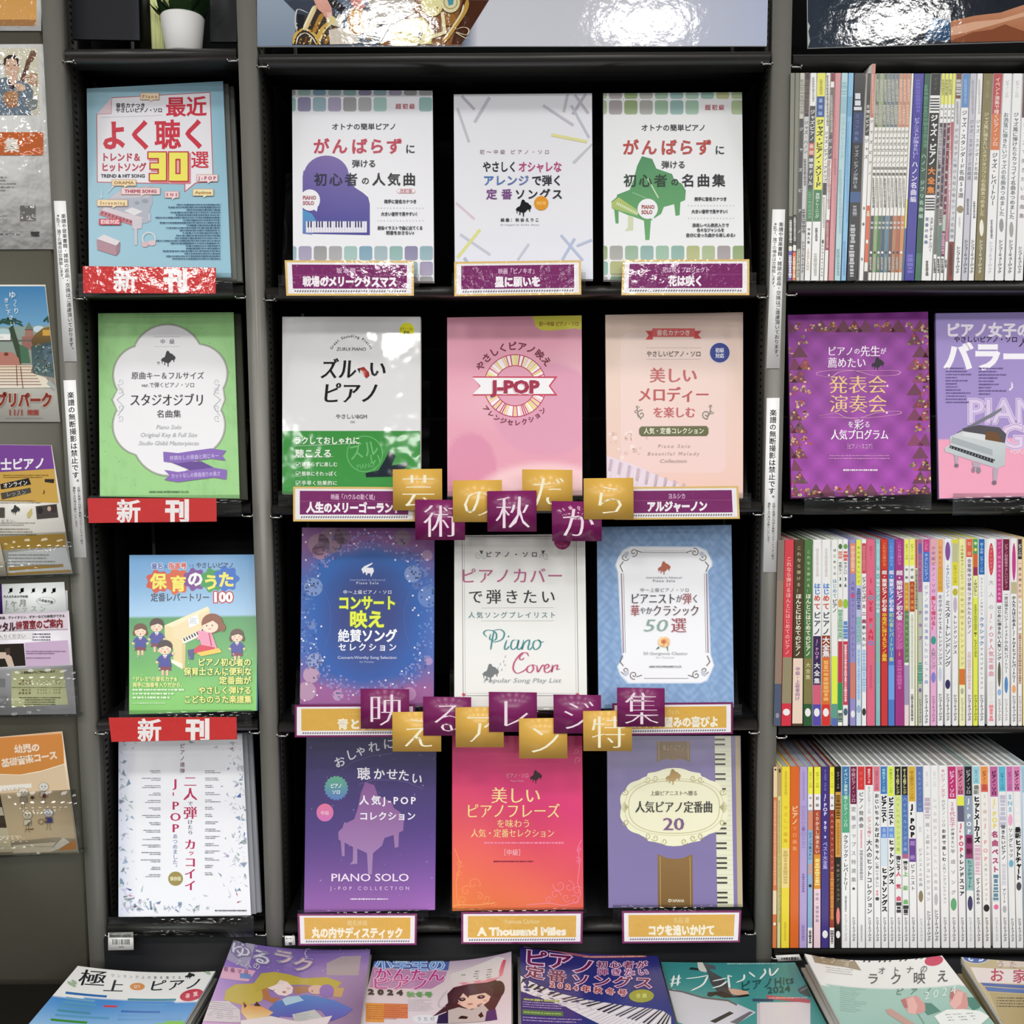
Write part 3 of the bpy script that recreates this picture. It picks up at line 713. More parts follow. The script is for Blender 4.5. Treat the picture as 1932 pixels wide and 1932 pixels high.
for i in range(300):
    q = random.random()
    if q < .3: x, y = 870+abs(random.gauss(0, 50)), random.uniform(-160, 1130)
    elif q < .68: x, y = 1790-abs(random.gauss(0, 75)), random.uniform(-160, 1000)
    elif q < .86: x, y = random.uniform(870, 1520), 1110-abs(random.gauss(0, 35))
    else: x, y = 900+abs(random.gauss(0, 90)), 1100-abs(random.gauss(0, 80))
    shard(x, y, random.uniform(10, 34), G1)
for x, y, k in ((1715,195,'3d62a8'),(1750,270,'4a6ab0'),(1780,560,'3d72b8'),(960,1000,'c04a7a'),(985,1085,'c0607a'),(1720,995,'c04a68'),(1745,1040,'b05070'),(1690,-60,'c04a7a'),(935,950,'5868a0'),(1055,1055,'4a6ac0'),(900,20,'8898a8'),(1000,-120,'6a7a8a'),(1400,-130,'9aa0a8'),(1760,-40,'7a8aa0')): shard(x, y, 24, [k])
c.deep()
c.grp('title_lettering')
c.t('ピアノ連弾', 1330, -115, 38, '7a4a5a', vert=True, w=220, wt=.01)
sz = [1, 1.1, .42, 1.1, .42, .42, .42, .30, .95, .5, .95, .95, .95]
c.t('二人で弾けたら、カッコイイ', 1388, 118, 92, ['b8305c']*2+['6a6c80']+['b8305c']+['6a6c80']*4+['b8305c']*5, vert=True, w=845, wt=(.03, -.015), sizes=sz)
c.t('J-POP', 1280, 132, 98, 'b8305c', vert=True, w=410, wt=(.02, -.015)); c.t('あつめました。', 1278, 545, 40, '7480a8', vert=True, w=262)
c.ell(1281, 872, 54, 52, 'a09258').t('保存版', 1281, 872, 32, 'e6e0c0', w=82, wt=.03)
c.grp('small_print')
for i in range(15): c.small(1020, 80+i*54, 1172, 106+i*54, 2, '6c7078', 'r', .5, .5); c.small(1497, 80+i*53, 1610, 106+i*53, 2, '6c7078', 'l', .55, .5)
c.small(1570, 1097, 1800, 1110, 1, '4a4c56', 'r', 1, .8)
# ================= face-out books: middle bay, top row =================
GM = ['face-out music books on the middle bay, first row', 'face-out music books on the middle bay, second row', 'face-out music books on the middle bay, third row', 'face-out music books on the middle bay, fourth row']
def tiles(c, rows_, cols_, y_, s=102, off=110.5, x0=320, pal=None, skip=(), r=18):
    for i in range(-1, 10):
        if (i in skip): continue
        xx = x0+i*off; k = pal[(i*7+int(y_)) % len(pal)]
        c.rr(xx, y_, xx+s-6, y_+rows_, r, k, 3, mixc(k, 'ffffff', .12))
def shade_top(base, dark, k=9):
    return lambda u, v: lerp3(base, dark, np.clip(1-v*k, 0, 1))
PB = ['a7a7ab', '8fb3b0', '9a9a9c', 'a0b4bc', 'a39cb8', '7fa3b8', '93afba', '9fbfba', '8c88a8']
K = [(551, 169.5), (816, 171), (819, 531), (553, 528)]
c, o, T = face_book(K, 'ededf1', 'white book with purple grand piano shape and blue-grey tile borders', GM[0], 'd5d5dc')
book_stand(K, T, 'clear acrylic stand under the purple piano shape book', GST, SH[1, 1], -.020, -.022)
c.bg(lambda u, v: lerp3('e9e9ee', 'eeeef3', v), 4, 4); c.z(480, 0)
c.flat()
tiles(c, 42, 0, 655, pal=PB, x0=316); tiles(c, 104, 0, 710, pal=PB, x0=316, skip=(6, 7)); tiles(c, 104, 0, 1795, pal=PB, x0=322); tiles(c, 104, 0, 1908, pal=PB[2:]+PB[:2], x0=322); tiles(c, 104, 0, 2016, pal=PB, x0=322)
c.deep()
# piano from above
P = [(352,1705),(352,1290),(358,1245)]+[(525+165*math.cos(math.radians(a)), 1285+150*math.sin(math.radians(a))) for a in range(195, 345, 12)]+[(705,1330),(735,1370),(790,1405),(830,1440),(842,1490),(842,1716)]
c.poly(P, '7d6aa8', '4a4a96'); c.poly([(352,1530),(420,1560),(470,1640),(420,1712),(352,1705)], '4f9ac8', '6a7ab8')
c.ell(405, 1460, 74, 78, 'eeeef2').poly([(430,1525),(456,1545),(462,1505)], 'eeeef2')
c.rect(375, 1615, 820, 1697, 'e8e6f0'); c.flat()
for i in range(22): c.rect(375+i*20.3, 1615, 376.6+i*20.3, 1697, '6a6a9c')
for i in range(21):
    if i % 7 not in (2, 6): c.rect(388+i*20.3, 1615, 399+i*20.3, 1660, '3a3a6c')
c.deep()
def head(c, dx, dy, last, x1):
    c.grp('title_lettering')
    c.t('超初級', 1100+dx, 777+dy, 42, 'b5606c', w=142, wt=.02); c.t('オトナの簡単ピアノ', 800+dx, 925+dy, 52, '35373c', w=472, wt=.012)
    for s, x in zip('がんばらず', (488, 622, 765, 893, 1020)): c.t(s, x+dx, 1068+dy, 118, ('c0485c' if last[0] == '人' else 'b84a44'), wt=.022)
    c.t('に', 1137+dx, 1088+dy, 74, '35373c', wt=.012); c.t('弾ける', 800+dx, 1195+dy, 60, '35373c', w=178, wt=.012)
    c.t('初心者', 595+dx, 1310+dy, 98, '26283a' if last[0] == '人' else '1f3a28', w=320, wt=.012); c.t('の', 810+dx, 1320+dy, 60, '2a2c34', wt=.012); c.t(last, 1018+dx, 1310+dy, 98, '26282c', w=320, wt=.012)
head(c, 0, 0, '人気曲', 0)
c.t('PIANO', 402, 1442, 38, 'b5707c', w=98, wt=.03); c.t('SOLO', 395, 1481, 38, 'b5707c', w=82, wt=.03)
c.rr(1040, 1378, 1172, 1412, 16, 'e4b8bc').rr(1043, 1381, 1169, 1409, 14, 'f0eef0').t('改訂版', 1106, 1395, 30, 'b05060', w=92, wt=.02)
c.grp('small_print')
c.t('両手に音名カナつき', 1065, 1472, 30, '44464a', w=236, wt=.03); c.t('大きい音符で見やすい！', 1063, 1563, 30, '44464a', w=278, wt=.03)
c.t('鍵盤イラストで曲に出てくる', 1063, 1665, 30, '44464a', w=330, wt=.03); c.t('和音をおさらい♪', 1063, 1700, 30, '44464a', w=205, wt=.03)
for y in (1520, 1612): c.t('・'*15, 1065, y, 26, '8a8c90', w=350)

K = [(856, 178), (1117, 176), (1119, 527), (858, 527)]
c, o, T = face_book(K, 'e9e9f0', 'white book scattered with pale coloured strokes and a tiny black piano', GM[0], 'd0d0da')
book_stand(K, T, 'clear acrylic stand under the pale strokes book', GST, SH[1, 1], -.004, -.012)
c.bg(lambda u, v: lerp3('e6e6ec', 'e8e8ee', v)+(np.clip(v-.7, 0, .3)[..., None]*[-20, -8, 20]), 4, 24)
c.z(480, 0)
for a, b, w_, k in (((1510,700),(1605,800),22,'bbb6c4'),((1715,710),(1605,895),24,'c2c0c8'),((1480,790),(1565,1040),20,'c6c4cc'),((1470,1480),(1605,1600),18,'d9c6d2'),((1500,1710),(1720,1860),20,'c6c8d6'),((1645,1675),(1480,1880),22,'dcdc90'),((1530,1880),(1560,1930),24,'b4bcd0')):
    c.line([a, b], w_, k)
c.z(960, 0)
for a, b, w_, k in (((400,820),(430,680),22,'c4c2ca'),((465,835),(560,685),22,'bcb8c6'),((480,690),(580,830),20,'c0bcc8'),((250,770),(470,915),20,'c2c0ca'),((455,770),(585,1005),18,'c0c2cc'),((310,985),(570,1035),22,'dfdc9c'),((470,1190),(610,1055),20,'c4c6cc'),((380,1715),(540,1900),18,'b8c2da'),((480,1740),(390,1895),18,'b4c0dc'),((495,1795),(605,1750),18,'bcc4dc'),((65,1895),(145,1780),16,'c8c8d8')):
    c.line([a, b], w_, k)
c.grp('title_lettering')
c.t('初〜中級 ピアノ・ソロ', 42, 1110, 36, 'a08490', w=508); c.t('やさしく', -66, 1218, 82, '2c2e34', w=250, wt=.016); c.t('オシャレな', 228, 1218, 82, 'b84a7c', w=318, wt=.016)
c.t('アレンジ', -20, 1318, 82, ['4a7ab8', '5a7ab0', '5a70a8', '6a7ab0'], w=336, wt=.016); c.t('で弾く', 278, 1318, 82, '2c2e34', w=226, wt=.016)
c.t('定番', -70, 1418, 80, '7a4a88', w=190, wt=.016); c.t('ソングス', 218, 1418, 80, '2c2e34', w=350, wt=.016)
c.grp('cover_artwork').ell(236, 1484, 52, 52, 'e0982e').t('改訂版', 236, 1484, 26, 'f2c878', w=70, wt=.02); c.piano(108, 1520, 112, '17181c')
c.grp('small_print').t('編曲：秋谷えりこ', 80, 1606, 28, '34363c', w=280, wt=.02).t('Arranged by Eriko Akiya', 80, 1640, 18, '8a8c94', w=280)

PG = ['97b59c', 'b3b884', 'a8a8a4', '8fb3a8', '94a87a', '9cbca8', 'a59ea0', '8fb0ac', 'aabb94']
K = [(1138, 176), (1400, 174), (1404, 528), (1139, 528)]
c, o, T = face_book(K, 'eeeff0', 'white book with green grand piano shape and green tile borders', GM[0], 'd5d8d5')
book_stand(K, T, 'clear acrylic stand under the green piano shape book', GST, SH[1, 1], .010, .016)
c.bg(lambda u, v: lerp3('e9eaec', 'eeeff2', v), 4, 4); c.z(960, 0)
c.flat()
tiles(c, 50, 0, 672, pal=PG, x0=730, off=111.5); tiles(c, 104, 0, 732, pal=PG[3:]+PG[:3], x0=730, off=111.5, skip=(6, 7)); tiles(c, 104, 0, 1792, pal=PG[1:]+PG[:1], x0=735, off=112); tiles(c, 104, 0, 1905, pal=PG[4:]+PG[:4], x0=738, off=112); tiles(c, 104, 0, 2016, pal=PG, x0=738, off=112)
c.deep()
c.poly(PIANO*545+[1018, 1446], '4a8a5c', '6cab6c')
c.poly([(748,1478),(800,1440),(950,1540),(935,1575),(800,1535),(750,1520)], 'b9c070', '9cbc72').poly([(845,1685),(868,1660),(870,1570),(908,1580),(906,1680)], 'cfd8b4').line([(1005,1290),(1090,1445)], 9, 'c8dcb8').line([(900,1405),(1000,1445)], 5, '9cc4a0')
c.flat()
for i in range(12): c.poly([(790+i*13,1475+i*6.5),(797+i*13,1478+i*6.5),(790+i*13,1496+i*6.5),(783+i*13,1493+i*6.5)], 'e4ecd0')
c.deep()
c.ell(1012, 1524, 74, 74, 'eeeef2').poly([(1030,1585),(1052,1612),(1062,1570)], 'eeeef2')
head(c, 400, 8, '名曲集', 0)
c.t('PIANO', 1014, 1510, 38, 'b0605c', w=95, wt=.03); c.t('SOLO', 1006, 1548, 38, 'b0605c', w=80, wt=.03)
c.grp('small_print')
c.t('両手に音名カナつき', 1470, 1454, 30, '44464a', w=236, wt=.03); c.t('大きい音符で見やすい！', 1470, 1545, 30, '44464a', w=278, wt=.03)
for s, y, w_ in (('演奏レベル表示入りで', 1645, 268), ('色々なジャンルを', 1680, 200), ('自分に合った曲から楽しめる♪', 1717, 360)): c.t(s, 1470, y, 30, '55585a', w=w_, wt=.03)
for y in (1502, 1594): c.t('・'*15, 1472, y, 26, '8a8c90', w=350)

# ================= second row =================
K = [(532.5, 597.5), (793.5, 597.5), (793.5, 933), (532.5, 932)]
c, o, T = face_book(K, 'e3e3e4', 'glossy white and green book with a red drip in its black title', GM[1], 'cfd0cf', mat='cover_wrapped', deg=13.2, copies=1, ccol='dcdcd8', cdx=0, clabel='copy just behind the glossy white and green book')
book_stand(K, T, 'clear acrylic stand under the glossy white and green book', GST, SH[1, 2], -.004, .012, deg=13.2)
c.bg(lambda u, v: np.where((v > .640)[..., None], lerp3('3f8a45', '4f9c4c', np.clip((v-.64)*3, 0, 1)), lerp3('e2e2e4', 'e4e4e6', v)), 4, 100); c.z(480, 480)
c.rect(205, 1288, 1207, 1730, '3f9144', '43984a')
c.ell(1112, 553, 54, 55, 'ecea3c').t('ピアノ・ソロ', 1108, 545, 24, '8a7a20', w=92, wt=.02).t('初級', 1110, 571, 26, '3a3a20', w=46, wt=.03)
c.ring(805, 1455, 126, 133, '6fb872', 40).t('ズル', 795, 1425, 130, '74bb76', w=220, rot=-12).t('い', 880, 1490, 90, '74bb76').t('PIANO', 810, 1540, 48, '6fb872', w=130, rot=-8)
c.poly([(810,1595),(905,1575),(950,1500),(985,1430),(1030,1470),(1000,1540),(1110,1520),(1115,1550),(1000,1590),(1060,1620),(815,1625)], '1e2a34')
c.poly([(1040,1540),(1110,1518),(1122,1530),(1090,1565),(1050,1560)], '2a3642')
c.grp('title_lettering')
c.arc('Great Sounding Pieces', 708, 760, 165, -152, -28, 28, '45474a', .01); c.t('ZURUI PIANO', 708, 690, 34, '3a3c3e', w=216, wt=-.004, skew=.15)
c.t('ズル', 615, 835, 165, '1a1c1e', w=265, wt=(.02, -.005), skew=.08); c.t('い', 898, 835, 135, '1a1c1e', wt=(.02, .0), skew=.05)
c.t('ピアノ', 705, 1010, 168, '1a1c1e', w=425, wt=(.02, -.008), skew=.1)
c.poly([(750,835),(800,820),(770,845),(770,870)], '1a1c1e').poly([(762,830),(800,822),(835,860),(840,885),(818,905),(798,885),(785,850)], 'a02820').poly([(775,845),(790,850),(806,885),(800,888)], 'e0b0a8')
c.t('やさしいBGM', 708, 1182, 38, '6f7274', w=230, wt=.012); c.t('初級', 716, 1222, 18, '9a9c9c', w=36)
c.t('ラクしておしゃれに', 290, 1358, 58, 'eef4ea', 'l', 480, .02); c.t('聴こえる', 297, 1452, 66, 'eef4ea', 'l', 270, .02); c.line([(290,1398),(735,1380)], 3, 'cfe4cc').line([(297,1482),(575,1475)], 3, 'cfe4cc')
for y, s in ((1532, '頑張らずに楽しむ'), (1600, '簡単にそれっぽく'), (1668, '手早く効果的に')): c.t('☑', 320, y, 34, 'dfeedd', wt=.01); c.t(s, 345, y, 36, 'dfeedd', 'l', 262, .015)

K = [(843.5, 599), (1097.5, 595), (1099, 935), (844, 937)]
c, o, T = face_book(K, 'e8aabd', 'pink book with piano key ring and J-POP banner', GM[1], 'd89ab0')
book_stand(K, T, 'clear acrylic stand under the pink banner book', GST, SH[1, 2], .0, .014)
def fn(u, v):
    s = .5+.18*np.sin(u*5+1)+.1*np.sin(u*9); a = np.clip((v-.33+.25*u)*4, 0, 1)*np.clip((.62+.15*u-v)*5, 0, 1)
    base = lerp3('e6a2b8', 'e6a4b8', v); base = base*(1-.45*a[..., None])+C('f4cfd4')*.45*a[..., None]
    r1 = ((u-.74)/.42)**2+((v-.52)/.27)**2; k = np.clip((1-r1)*6, 0, 1)[..., None]; base = base*(1-k)+C('e0a0ba')*k
    r2 = ((u-.17)/.2)**2+((v-.84)/.2)**2; k = np.clip((1-r2)*6, 0, 1)[..., None]; base = base*(1-k)+C('de93b0')*k
    r3 = ((u-.72)/.55)**2+((v-1.0)/.2)**2; k = np.clip((1-r3)*3, 0, 1)[..., None]; base = base*(1-k)+C('f3ccd2')*k
    return base
c.bg(fn, 40, 54); c.z(960, 480)
c.poly([(170,448),(530,442),(530,550),(480,540),(400,548),(300,556),(235,553),(195,525),(182,480)], 'dfd95a').t('初〜中級 ピアノ・ソロ', 365, 507, 36, '9a6a30', w=290, wt=.02)
cx, cy = 46, 958
c.ell(cx, cy, 226, 226, 'f6eef0', 48).ell(cx, cy, 148, 148, 'e3a4ba', 40); c.flat()
rnd = random.Random(3)
for i in range(84):
    a = 2*math.pi*i/84; k = rnd.choice(['e8d060', 'c84a6a', 'f0e08a', 'fbf4f4', 'd8607c', 'f2c8c8', 'e6c84c'])
    da = 2*math.pi/84*.36
    c.poly([(cx+r*math.cos(a+q), cy+r*math.sin(a+q)) for r, q in ((148,-da),(224,-da*.8),(224,da*.8),(148,da))], k)
c.deep(); c.ring(cx, cy, 144, 150, 'b83a5a', 48).ring(cx, cy, 223, 229, 'b83a5a', 56)
c.poly([(-265,890),(355,890),(302,960),(355,1030),(-265,1030),(-212,960)], 'c94a64').poly([(-262,900),(332,903),(290,960),(332,1018),(-262,1020),(-205,960)], 'f4f2f5')
c.grp('title_lettering').t('J-POP', 50, 962, 125, 'a5304e', w=340, wt=.045, sh=('d8c0c8', -8, 8))
c.arc('やさしくピアノ映え', cx, cy, 290, -150, -38, 66, '7a3040', .02); c.arc('アレンジセレクション', cx, cy+2, 268, 142, 42, 46, '7a3040', .02, out=False)

K = [(1142, 594), (1402, 589), (1402, 940), (1145, 940)]
c, o, T = face_book(K, 'ecd4c8', 'cream-pink book with red ribbon, blue badge and olive title bar', GM[1], 'dcc4b8')
book_stand(K, T, 'clear acrylic stand under the cream-pink book', GST, SH[1, 2], .014, .010)
def fn(u, v):
    b = lerp3('efd6c8', 'eec6be', np.clip(v*1.1-.3, 0, 1)); b = b+noise2(u, v, 7, 2)[..., None]*[6, 5, 8]; return b
c.bg(fn, 16, 30); c.z(960, 480)
c.rr(815, 575, 1582, 1592, 60, 'f3dcd2', 6, 'efd0cc')
kk = [(725,1470),(1250,1640),(1200,1760),(705,1600)]
c.poly([(712,1468),(900,1530),(1240,1680),(1235,1740),(712,1740)], 'e6d8e6'); c.flat()
for i in range(9): c.poly([(738+i*66,1490+i*22),(760+i*66,1498+i*22),(745+i*66,1585+i*24),(722+i*66,1578+i*24)], 'c9b6c0')
for i in range(8): c.line([(770+i*66,1500+i*22),(720+i*66,1720)], 3, 'd4bcc8')
for i in range(26): c.rect(*(lambda x, y, s: (x, y, x+s, y+s))(random.uniform(720, 1000), random.uniform(1270, 1470), random.uniform(10, 34)), random.choice(['f2d4cc', 'e4c4bc', 'f4e0da', 'dcbcb4']))
c.deep()
c.poly([(997,558),(1050,558),(1050,622),(997,622),(1020,590)], 'd85a5c').poly([(1404,558),(1350,558),(1350,615),(1404,615),(1380,587)], 'd85a5c').rect(1045, 540, 1357, 602, 'e2706e')
c.t('音名カナつき', 1200, 572, 44, 'f8e4dc', w=245, wt=.015)
c.line([(1000,682),(1402,682)], 5, 'd8c8c4').line([(1000,765),(1402,765)], 5, 'd8c8c4')
c.ell(1537, 718, 78, 78, 'e8dce0').ell(1537, 718, 72, 72, '3c4a92').t('初級', 1537, 700, 36, 'e4e6f4', w=64, wt=.03).t('対応', 1537, 740, 36, 'e4e6f4', w=64, wt=.03)
for sx in (1, -1):
    bx = 1202-sx*245; c.scroll(bx+sx*8, 1168, 34, 1.3, 7, '8c8880', 180, sx).scroll(bx-sx*30, 1150, 16, 1.0, 5, '8c8880', 0, sx).line([(bx+sx*8,1205),(bx-sx*15,1165),(bx-sx*25,1105)], 6, '8c8880').scroll(bx-sx*20, 1110, 14, 1, 4, '9a968e', 0, -sx)
c.poly([(965,1256),(1440,1252),(1454,1270),(1454,1308),(1440,1324),(965,1326),(950,1308),(950,1272)], '6a6c4a')
c.grp('title_lettering').t('やさしいピアノ・ソロ', 1202, 726, 46, '6a6460', w=398, wt=.005)
c.t('美しい', 1200, 882, 118, 'c86a6c', w=350, wt=(.02, -.018)); c.t('メロディー', 1200, 1022, 118, 'c05c5c', w=525, wt=(.02, -.015)); c.t('を楽しむ', 1205, 1152, 84, 'c86a6c', w=312, wt=(.02, -.01))
c.t('人気・定番コレクション', 1202, 1288, 48, 'f0efdc', w=440, wt=.008)
c.grp('small_print').t('Piano Solo', 1205, 1397, 36, 'a89a98', w=235, skew=.3, wt=-.015).t('Beautiful Melody', 1200, 1452, 36, 'a89a98', w=375, skew=.3, wt=-.015).t('Collection', 1200, 1505, 36, 'a89a98', w=200, skew=.3, wt=-.015)

# ================= third row =================
K = [(569.5, 995), (820, 996), (818.5, 1334), (565.5, 1332)]
c, o, T = face_book(K, '3a55a0', 'deep blue starry book with yellow title and white piano', GM[2], '2c3c80')
book_stand(K, T, 'clear acrylic stand under the deep blue starry book', GST, SH[1, 3], -.010, -.004)
def fn(u, v):
    r = np.maximum(np.abs(u-.5)/.46, np.abs(v-.5)/.40)*.55+np.sqrt(((u-.5)/.5)**2+((v-.5)/.47)**2)*.45+noise2(u, v, 22, 8)*.07
    blue = lerp3('2f67b4', '2c58a8', np.clip(v, 0, 1)); dark = lerp3('34427e', '3a4688', np.clip(v, 0, 1)); d = np.clip((.62-np.sqrt(((u-.5)/.62)**2+((v-.5)/.6)**2))*3, 0, 1)[..., None]
    core = blue*(1-d)+dark*d; edge = lerp3('8a5a94', '9a5a96', v); k = np.clip((r-.80)*5, 0, 1)*np.clip(np.abs(v-.5)*5-1.0, 0, 1); k2 = np.clip((r-.8)*4, 0, 1)[..., None]
    o_ = core*(1-k2)+C('4a6ab4')*k2; k = k[..., None]; return o_*(1-k)+edge*k
c.bg(fn, 60, 80); c.z(480, 960); c.flat()
for x, y, r, k in ((560,230,95,'8e7388'),(470,260,80,'9a7890'),(480,310,60,'b088a8'),(640,200,60,'80687c'),(430,570,68,'7c96cc'),(1155,475,62,'7e96cc'),(1270,640,80,'6484c4'),(440,1110,58,'8e9ccc'),(415,1210,60,'b896b4'),(380,1330,70,'b48eac'),(1260,340,40,'a88ab0'),(1080,210,60,'8c7488'),(610,1360,40,'b890b8'),(1130,1350,50,'b888b4'),(420,850,30,'6a84c0'),(1270,1110,30,'a48cc0'),(1180,560,30,'5470b4')): c.ell(x, y, r, None, k, 20)
for i in range(520):
    a = random.uniform(0, 6.28); R_ = random.uniform(.86, 1.12); x = 825+440*R_*math.copysign(abs(math.cos(a))**.8, math.cos(a)); y = 780+560*R_*math.copysign(abs(math.sin(a))**.8, math.sin(a)); s_ = 10
    x, y = round(x/14)*14, round(y/14)*14; t_ = min(1, max(0, abs(y-780)/520-.25)); c.poly([(x-s_,y),(x,y-s_),(x+s_,y),(x,y+s_)], mixc(mixc('4f7fc4', 'a884bc', t_), random.choice(['3a62b0', '7a9ad4', 'b0a0d0']), .35))
c.flat()
for x, y in ((352,190),(832,178),(375,243),(727,255),(1013,255),(376,373),(1027,373),(1119,384),(465,490),(1118,490),(400,555),(1130,528),(1223,594),(1155,633),(1275,645),(1258,660),(1168,723),(1155,738),(1196,776),(488,857),(452,948),(435,988),(411,1016),(1168,1012),(1207,1051),(1207,1105),(511,1081),(500,1106),(1075,1184),(1127,1237),(1152,1264),(957,1250),(1009,1277),(1243,1302),(485,1305),(1271,1195),(432,1332),(720,1357),(457,1358),(380,1278),(366,1397),(371,791),(345,948),(357,962),(1260,373),(1220,332),(994,215),(988,202),(1182,268),(805,152),(556,178),(346,1133)):
    c.rect(x-6, y-6, x+6, y+6, 'e8e6f4')
c.deep()
for sx in (-1, 1):
    P = [(825+sx*q, y) for q, y in ((345,560),(300,620),(275,700),(265,790),(275,900),(310,1000),(350,1060))]; c.line(P, 4, '4a62a4')
c.poly([(780,440),(800,420),(862,392),(858,404),(818,430),(866,430),(872,455),(862,472),(850,498),(845,470),(825,470),(822,483),(812,482),(812,465),(800,462),(797,473),(791,470),(788,458)], 'f2f2fa')
c.grp('title_lettering').t('Intermediate to Advanced', 825, 517, 22, '98a4d0', w=258).t('Piano Solo', 824, 540, 26, 'd4d8ee', w=162, wt=.01).t('中〜上級ピアノ・ソロ', 825, 607, 32, 'd8dcf0', w=356, wt=.01)
c.t('コンサート', 822, 685, 108, 'e8f04a', w=425, wt=.03, ol=('6a8a50', .06)); c.t('映え', 822, 805, 132, 'e8f04a', w=258, wt=.03, ol=('6a8a50', .06))
c.t('絶賛ソング', 825, 925, 98, 'f4f6fc', w=432, wt=.03); c.t('セレクション', 825, 1008, 60, 'eef0fa', w=425, wt=.02); c.t('Concert-Worthy Song Selection', 822, 1083, 28, 'c4cce8', w=432, wt=.01); c.t('for Pianists', 820, 1115, 20, 'a4b0d8', w=105)

K = [(857, 1010), (1104, 1007), (1108, 1340), (857, 1340)]
c, o, T = face_book(K, 'e6e6e0', 'white book with cursive teal and pink English title, thin double border', GM[2], 'd2d2c8')
book_stand(K, T, 'clear acrylic stand under the cursive title book', GST, SH[1, 3], -.008, .004)
c.bg(lambda u, v: lerp3('ebebe8', 'eeeeeb', v), 4, 4); c.z(480, 960)
c.line([(1515,205),(2345,200),(2362,1362),(1522,1362)], 4, '6c7270', True).line([(1530,222),(2330,218),(2346,1345),(1537,1345)], 2, '8c9290', True)
c.poly([(1526,1340),(1542,1354),(1526,1372),(1510,1354)], 'c0485c').z(960, 960).poly([(500,1340),(516,1354),(500,1372),(484,1354)], 'c0485c').z(480, 960)
c.z(960, 960)
for sx, bx in ((1, -218), (-1, 268)): c.scroll(bx-sx*2, 345, 26, 1.3, 4, 'a8b2b2', 150, sx).scroll(bx+sx*35, 350, 18, 1, 4, 'a8b2b2', 0, -sx).poly([(bx+sx*4, 305), (bx+sx*16, 330), (bx+sx*30, 305), (bx+sx*22, 338)], '6c7676')
c.line([(-202,723),(330,720)], 2, 'aab0b0').line([(-202,818),(330,816)], 2, 'aab0b0')
c.piano(-132, 1195, 118, '74787a', flip=False); 
for i, (x, y) in enumerate(((-80,1160),(-62,1130),(-52,1170),(-38,1110),(-26,1075),(-28,1135))): c.t('♪', x, y, 30, '9aa0a0')
c.grp('title_lettering').t('ピアノ・ソロ', 20, 333, 46, '34363a', w=380, wt=.008).t('ピアノカバー', 20, 488, 122, 'b85a88', w=755, wt=(.0, -.01)).t('で弾きたい', 22, 640, 112, '26282c', w=640, wt=(.002, -.01))
c.t('人気ソングプレイリスト', 24, 774, 50, '4a8088', w=640, wt=-.004)
TEAL = '3f8d94'; PK = 'c0507a'
for P_ in ([(-160,935),(-183,905),(-160,885),(-113,890),(-90,915),(-98,955),(-138,950),(-133,912)], [(-108,890),(-122,960),(-132,1028)], [(-120,888),(-63,880),(-33,905),(-48,950),(-98,970),(-123,965)], [(-14,955),(-31,1010),(-20,1025),(5,1000)], [(60,955),(27,962),(15,1005),(32,1025),(62,1000),(72,955),(62,1008),(75,1025),(98,1000)],
           [(108,955),(95,1025),(113,978),(145,955),(150,972),(140,1015),(154,1025),(176,1000)], [(212,955),(184,968),(176,1005),(196,1026),(226,1003),(230,968),(212,955),(236,972),(256,966)]): c.brush(P_, 11, TEAL)
c.ell(-2, 930, 6, 6, TEAL)
for P_ in ([(145,1075),(130,1050),(90,1055),(45,1110),(32,1165),(60,1198),(110,1180),(130,1160)], [(108,1052),(85,1070),(78,1092),(95,1100),(112,1085)], [(165,1135),(135,1155),(135,1185),(160,1192),(180,1165),(172,1137),(200,1145)], [(205,1140),(212,1190),(245,1140),(262,1150)], [(262,1168),(292,1150),(282,1132),(262,1150),(262,1185),(285,1192),(315,1165)], [(318,1135),(312,1190),(325,1150),(355,1138),(350,1170),(375,1165)]): c.brush(P_, 11, PK)
c.t('Popular Song Play List', 102, 1248, 46, '98a0a4', w=565, skew=.3, wt=-.012)

K = [(1126, 994), (1380, 990), (1385, 1335), (1129, 1337)]
c, o, T = face_book(K, '7f9fc8', 'blue damask book with ornate white panel and small orange rose', GM[2], '6c8ab4')
book_stand(K, T, 'clear acrylic stand under the blue damask book', GST, SH[1, 3], .008, .010)
def fn(u, v):
    uu = np.abs(((u*3.0+.5) % 1)-.5); vv = (v*4.2+np.floor(u*3.0+.5)*.5) % 1
    d = np.sin(uu*22+3*np.sin(vv*6.28))*np.cos(vv*19+4*uu)+.6*np.sin(uu*40)*np.sin(vv*31)
    return lerp3('7b9cc8', '90afd6', np.clip(d*.7+.4, 0, 1))
c.bg(fn, 96, 128); c.z(960, 960)
def frame(e):
    h = [(890-e,275-e),(1380+e,278-e),(1440+e,305-e),(1455+e,330),(1480+e,385),(1482+e,415),(1448+e,455),(1470+e,1060),(1495+e,1140),(1470+e,1200),(1445+e,1250+e),(1400,1270+e),(870-e,1272+e),(815-e,1215+e),(790-e,1150),(830-e,1090),(795-e,460),(778-e,410),(800-e,350),(835-e,300-e)]
    return h
c.poly(frame(4), 'c4d4ea').poly(frame(-4), 'f2f3f8')
c.line([(965,318),(1305,320)], 4, '8a8486').line([(975,306),(1295,307)], 2, 'b0aaac').line([(820,470),(836,1050)], 10, 'a28c98').line([(836,470),(850,1050)], 3, '6c6468').line([(1440,470),(1452,1050)], 10, 'a28c98').line([(1425,470),(1437,1050)], 3, '6c6468').line([(985,1236),(1310,1236)], 4, '8a8486')
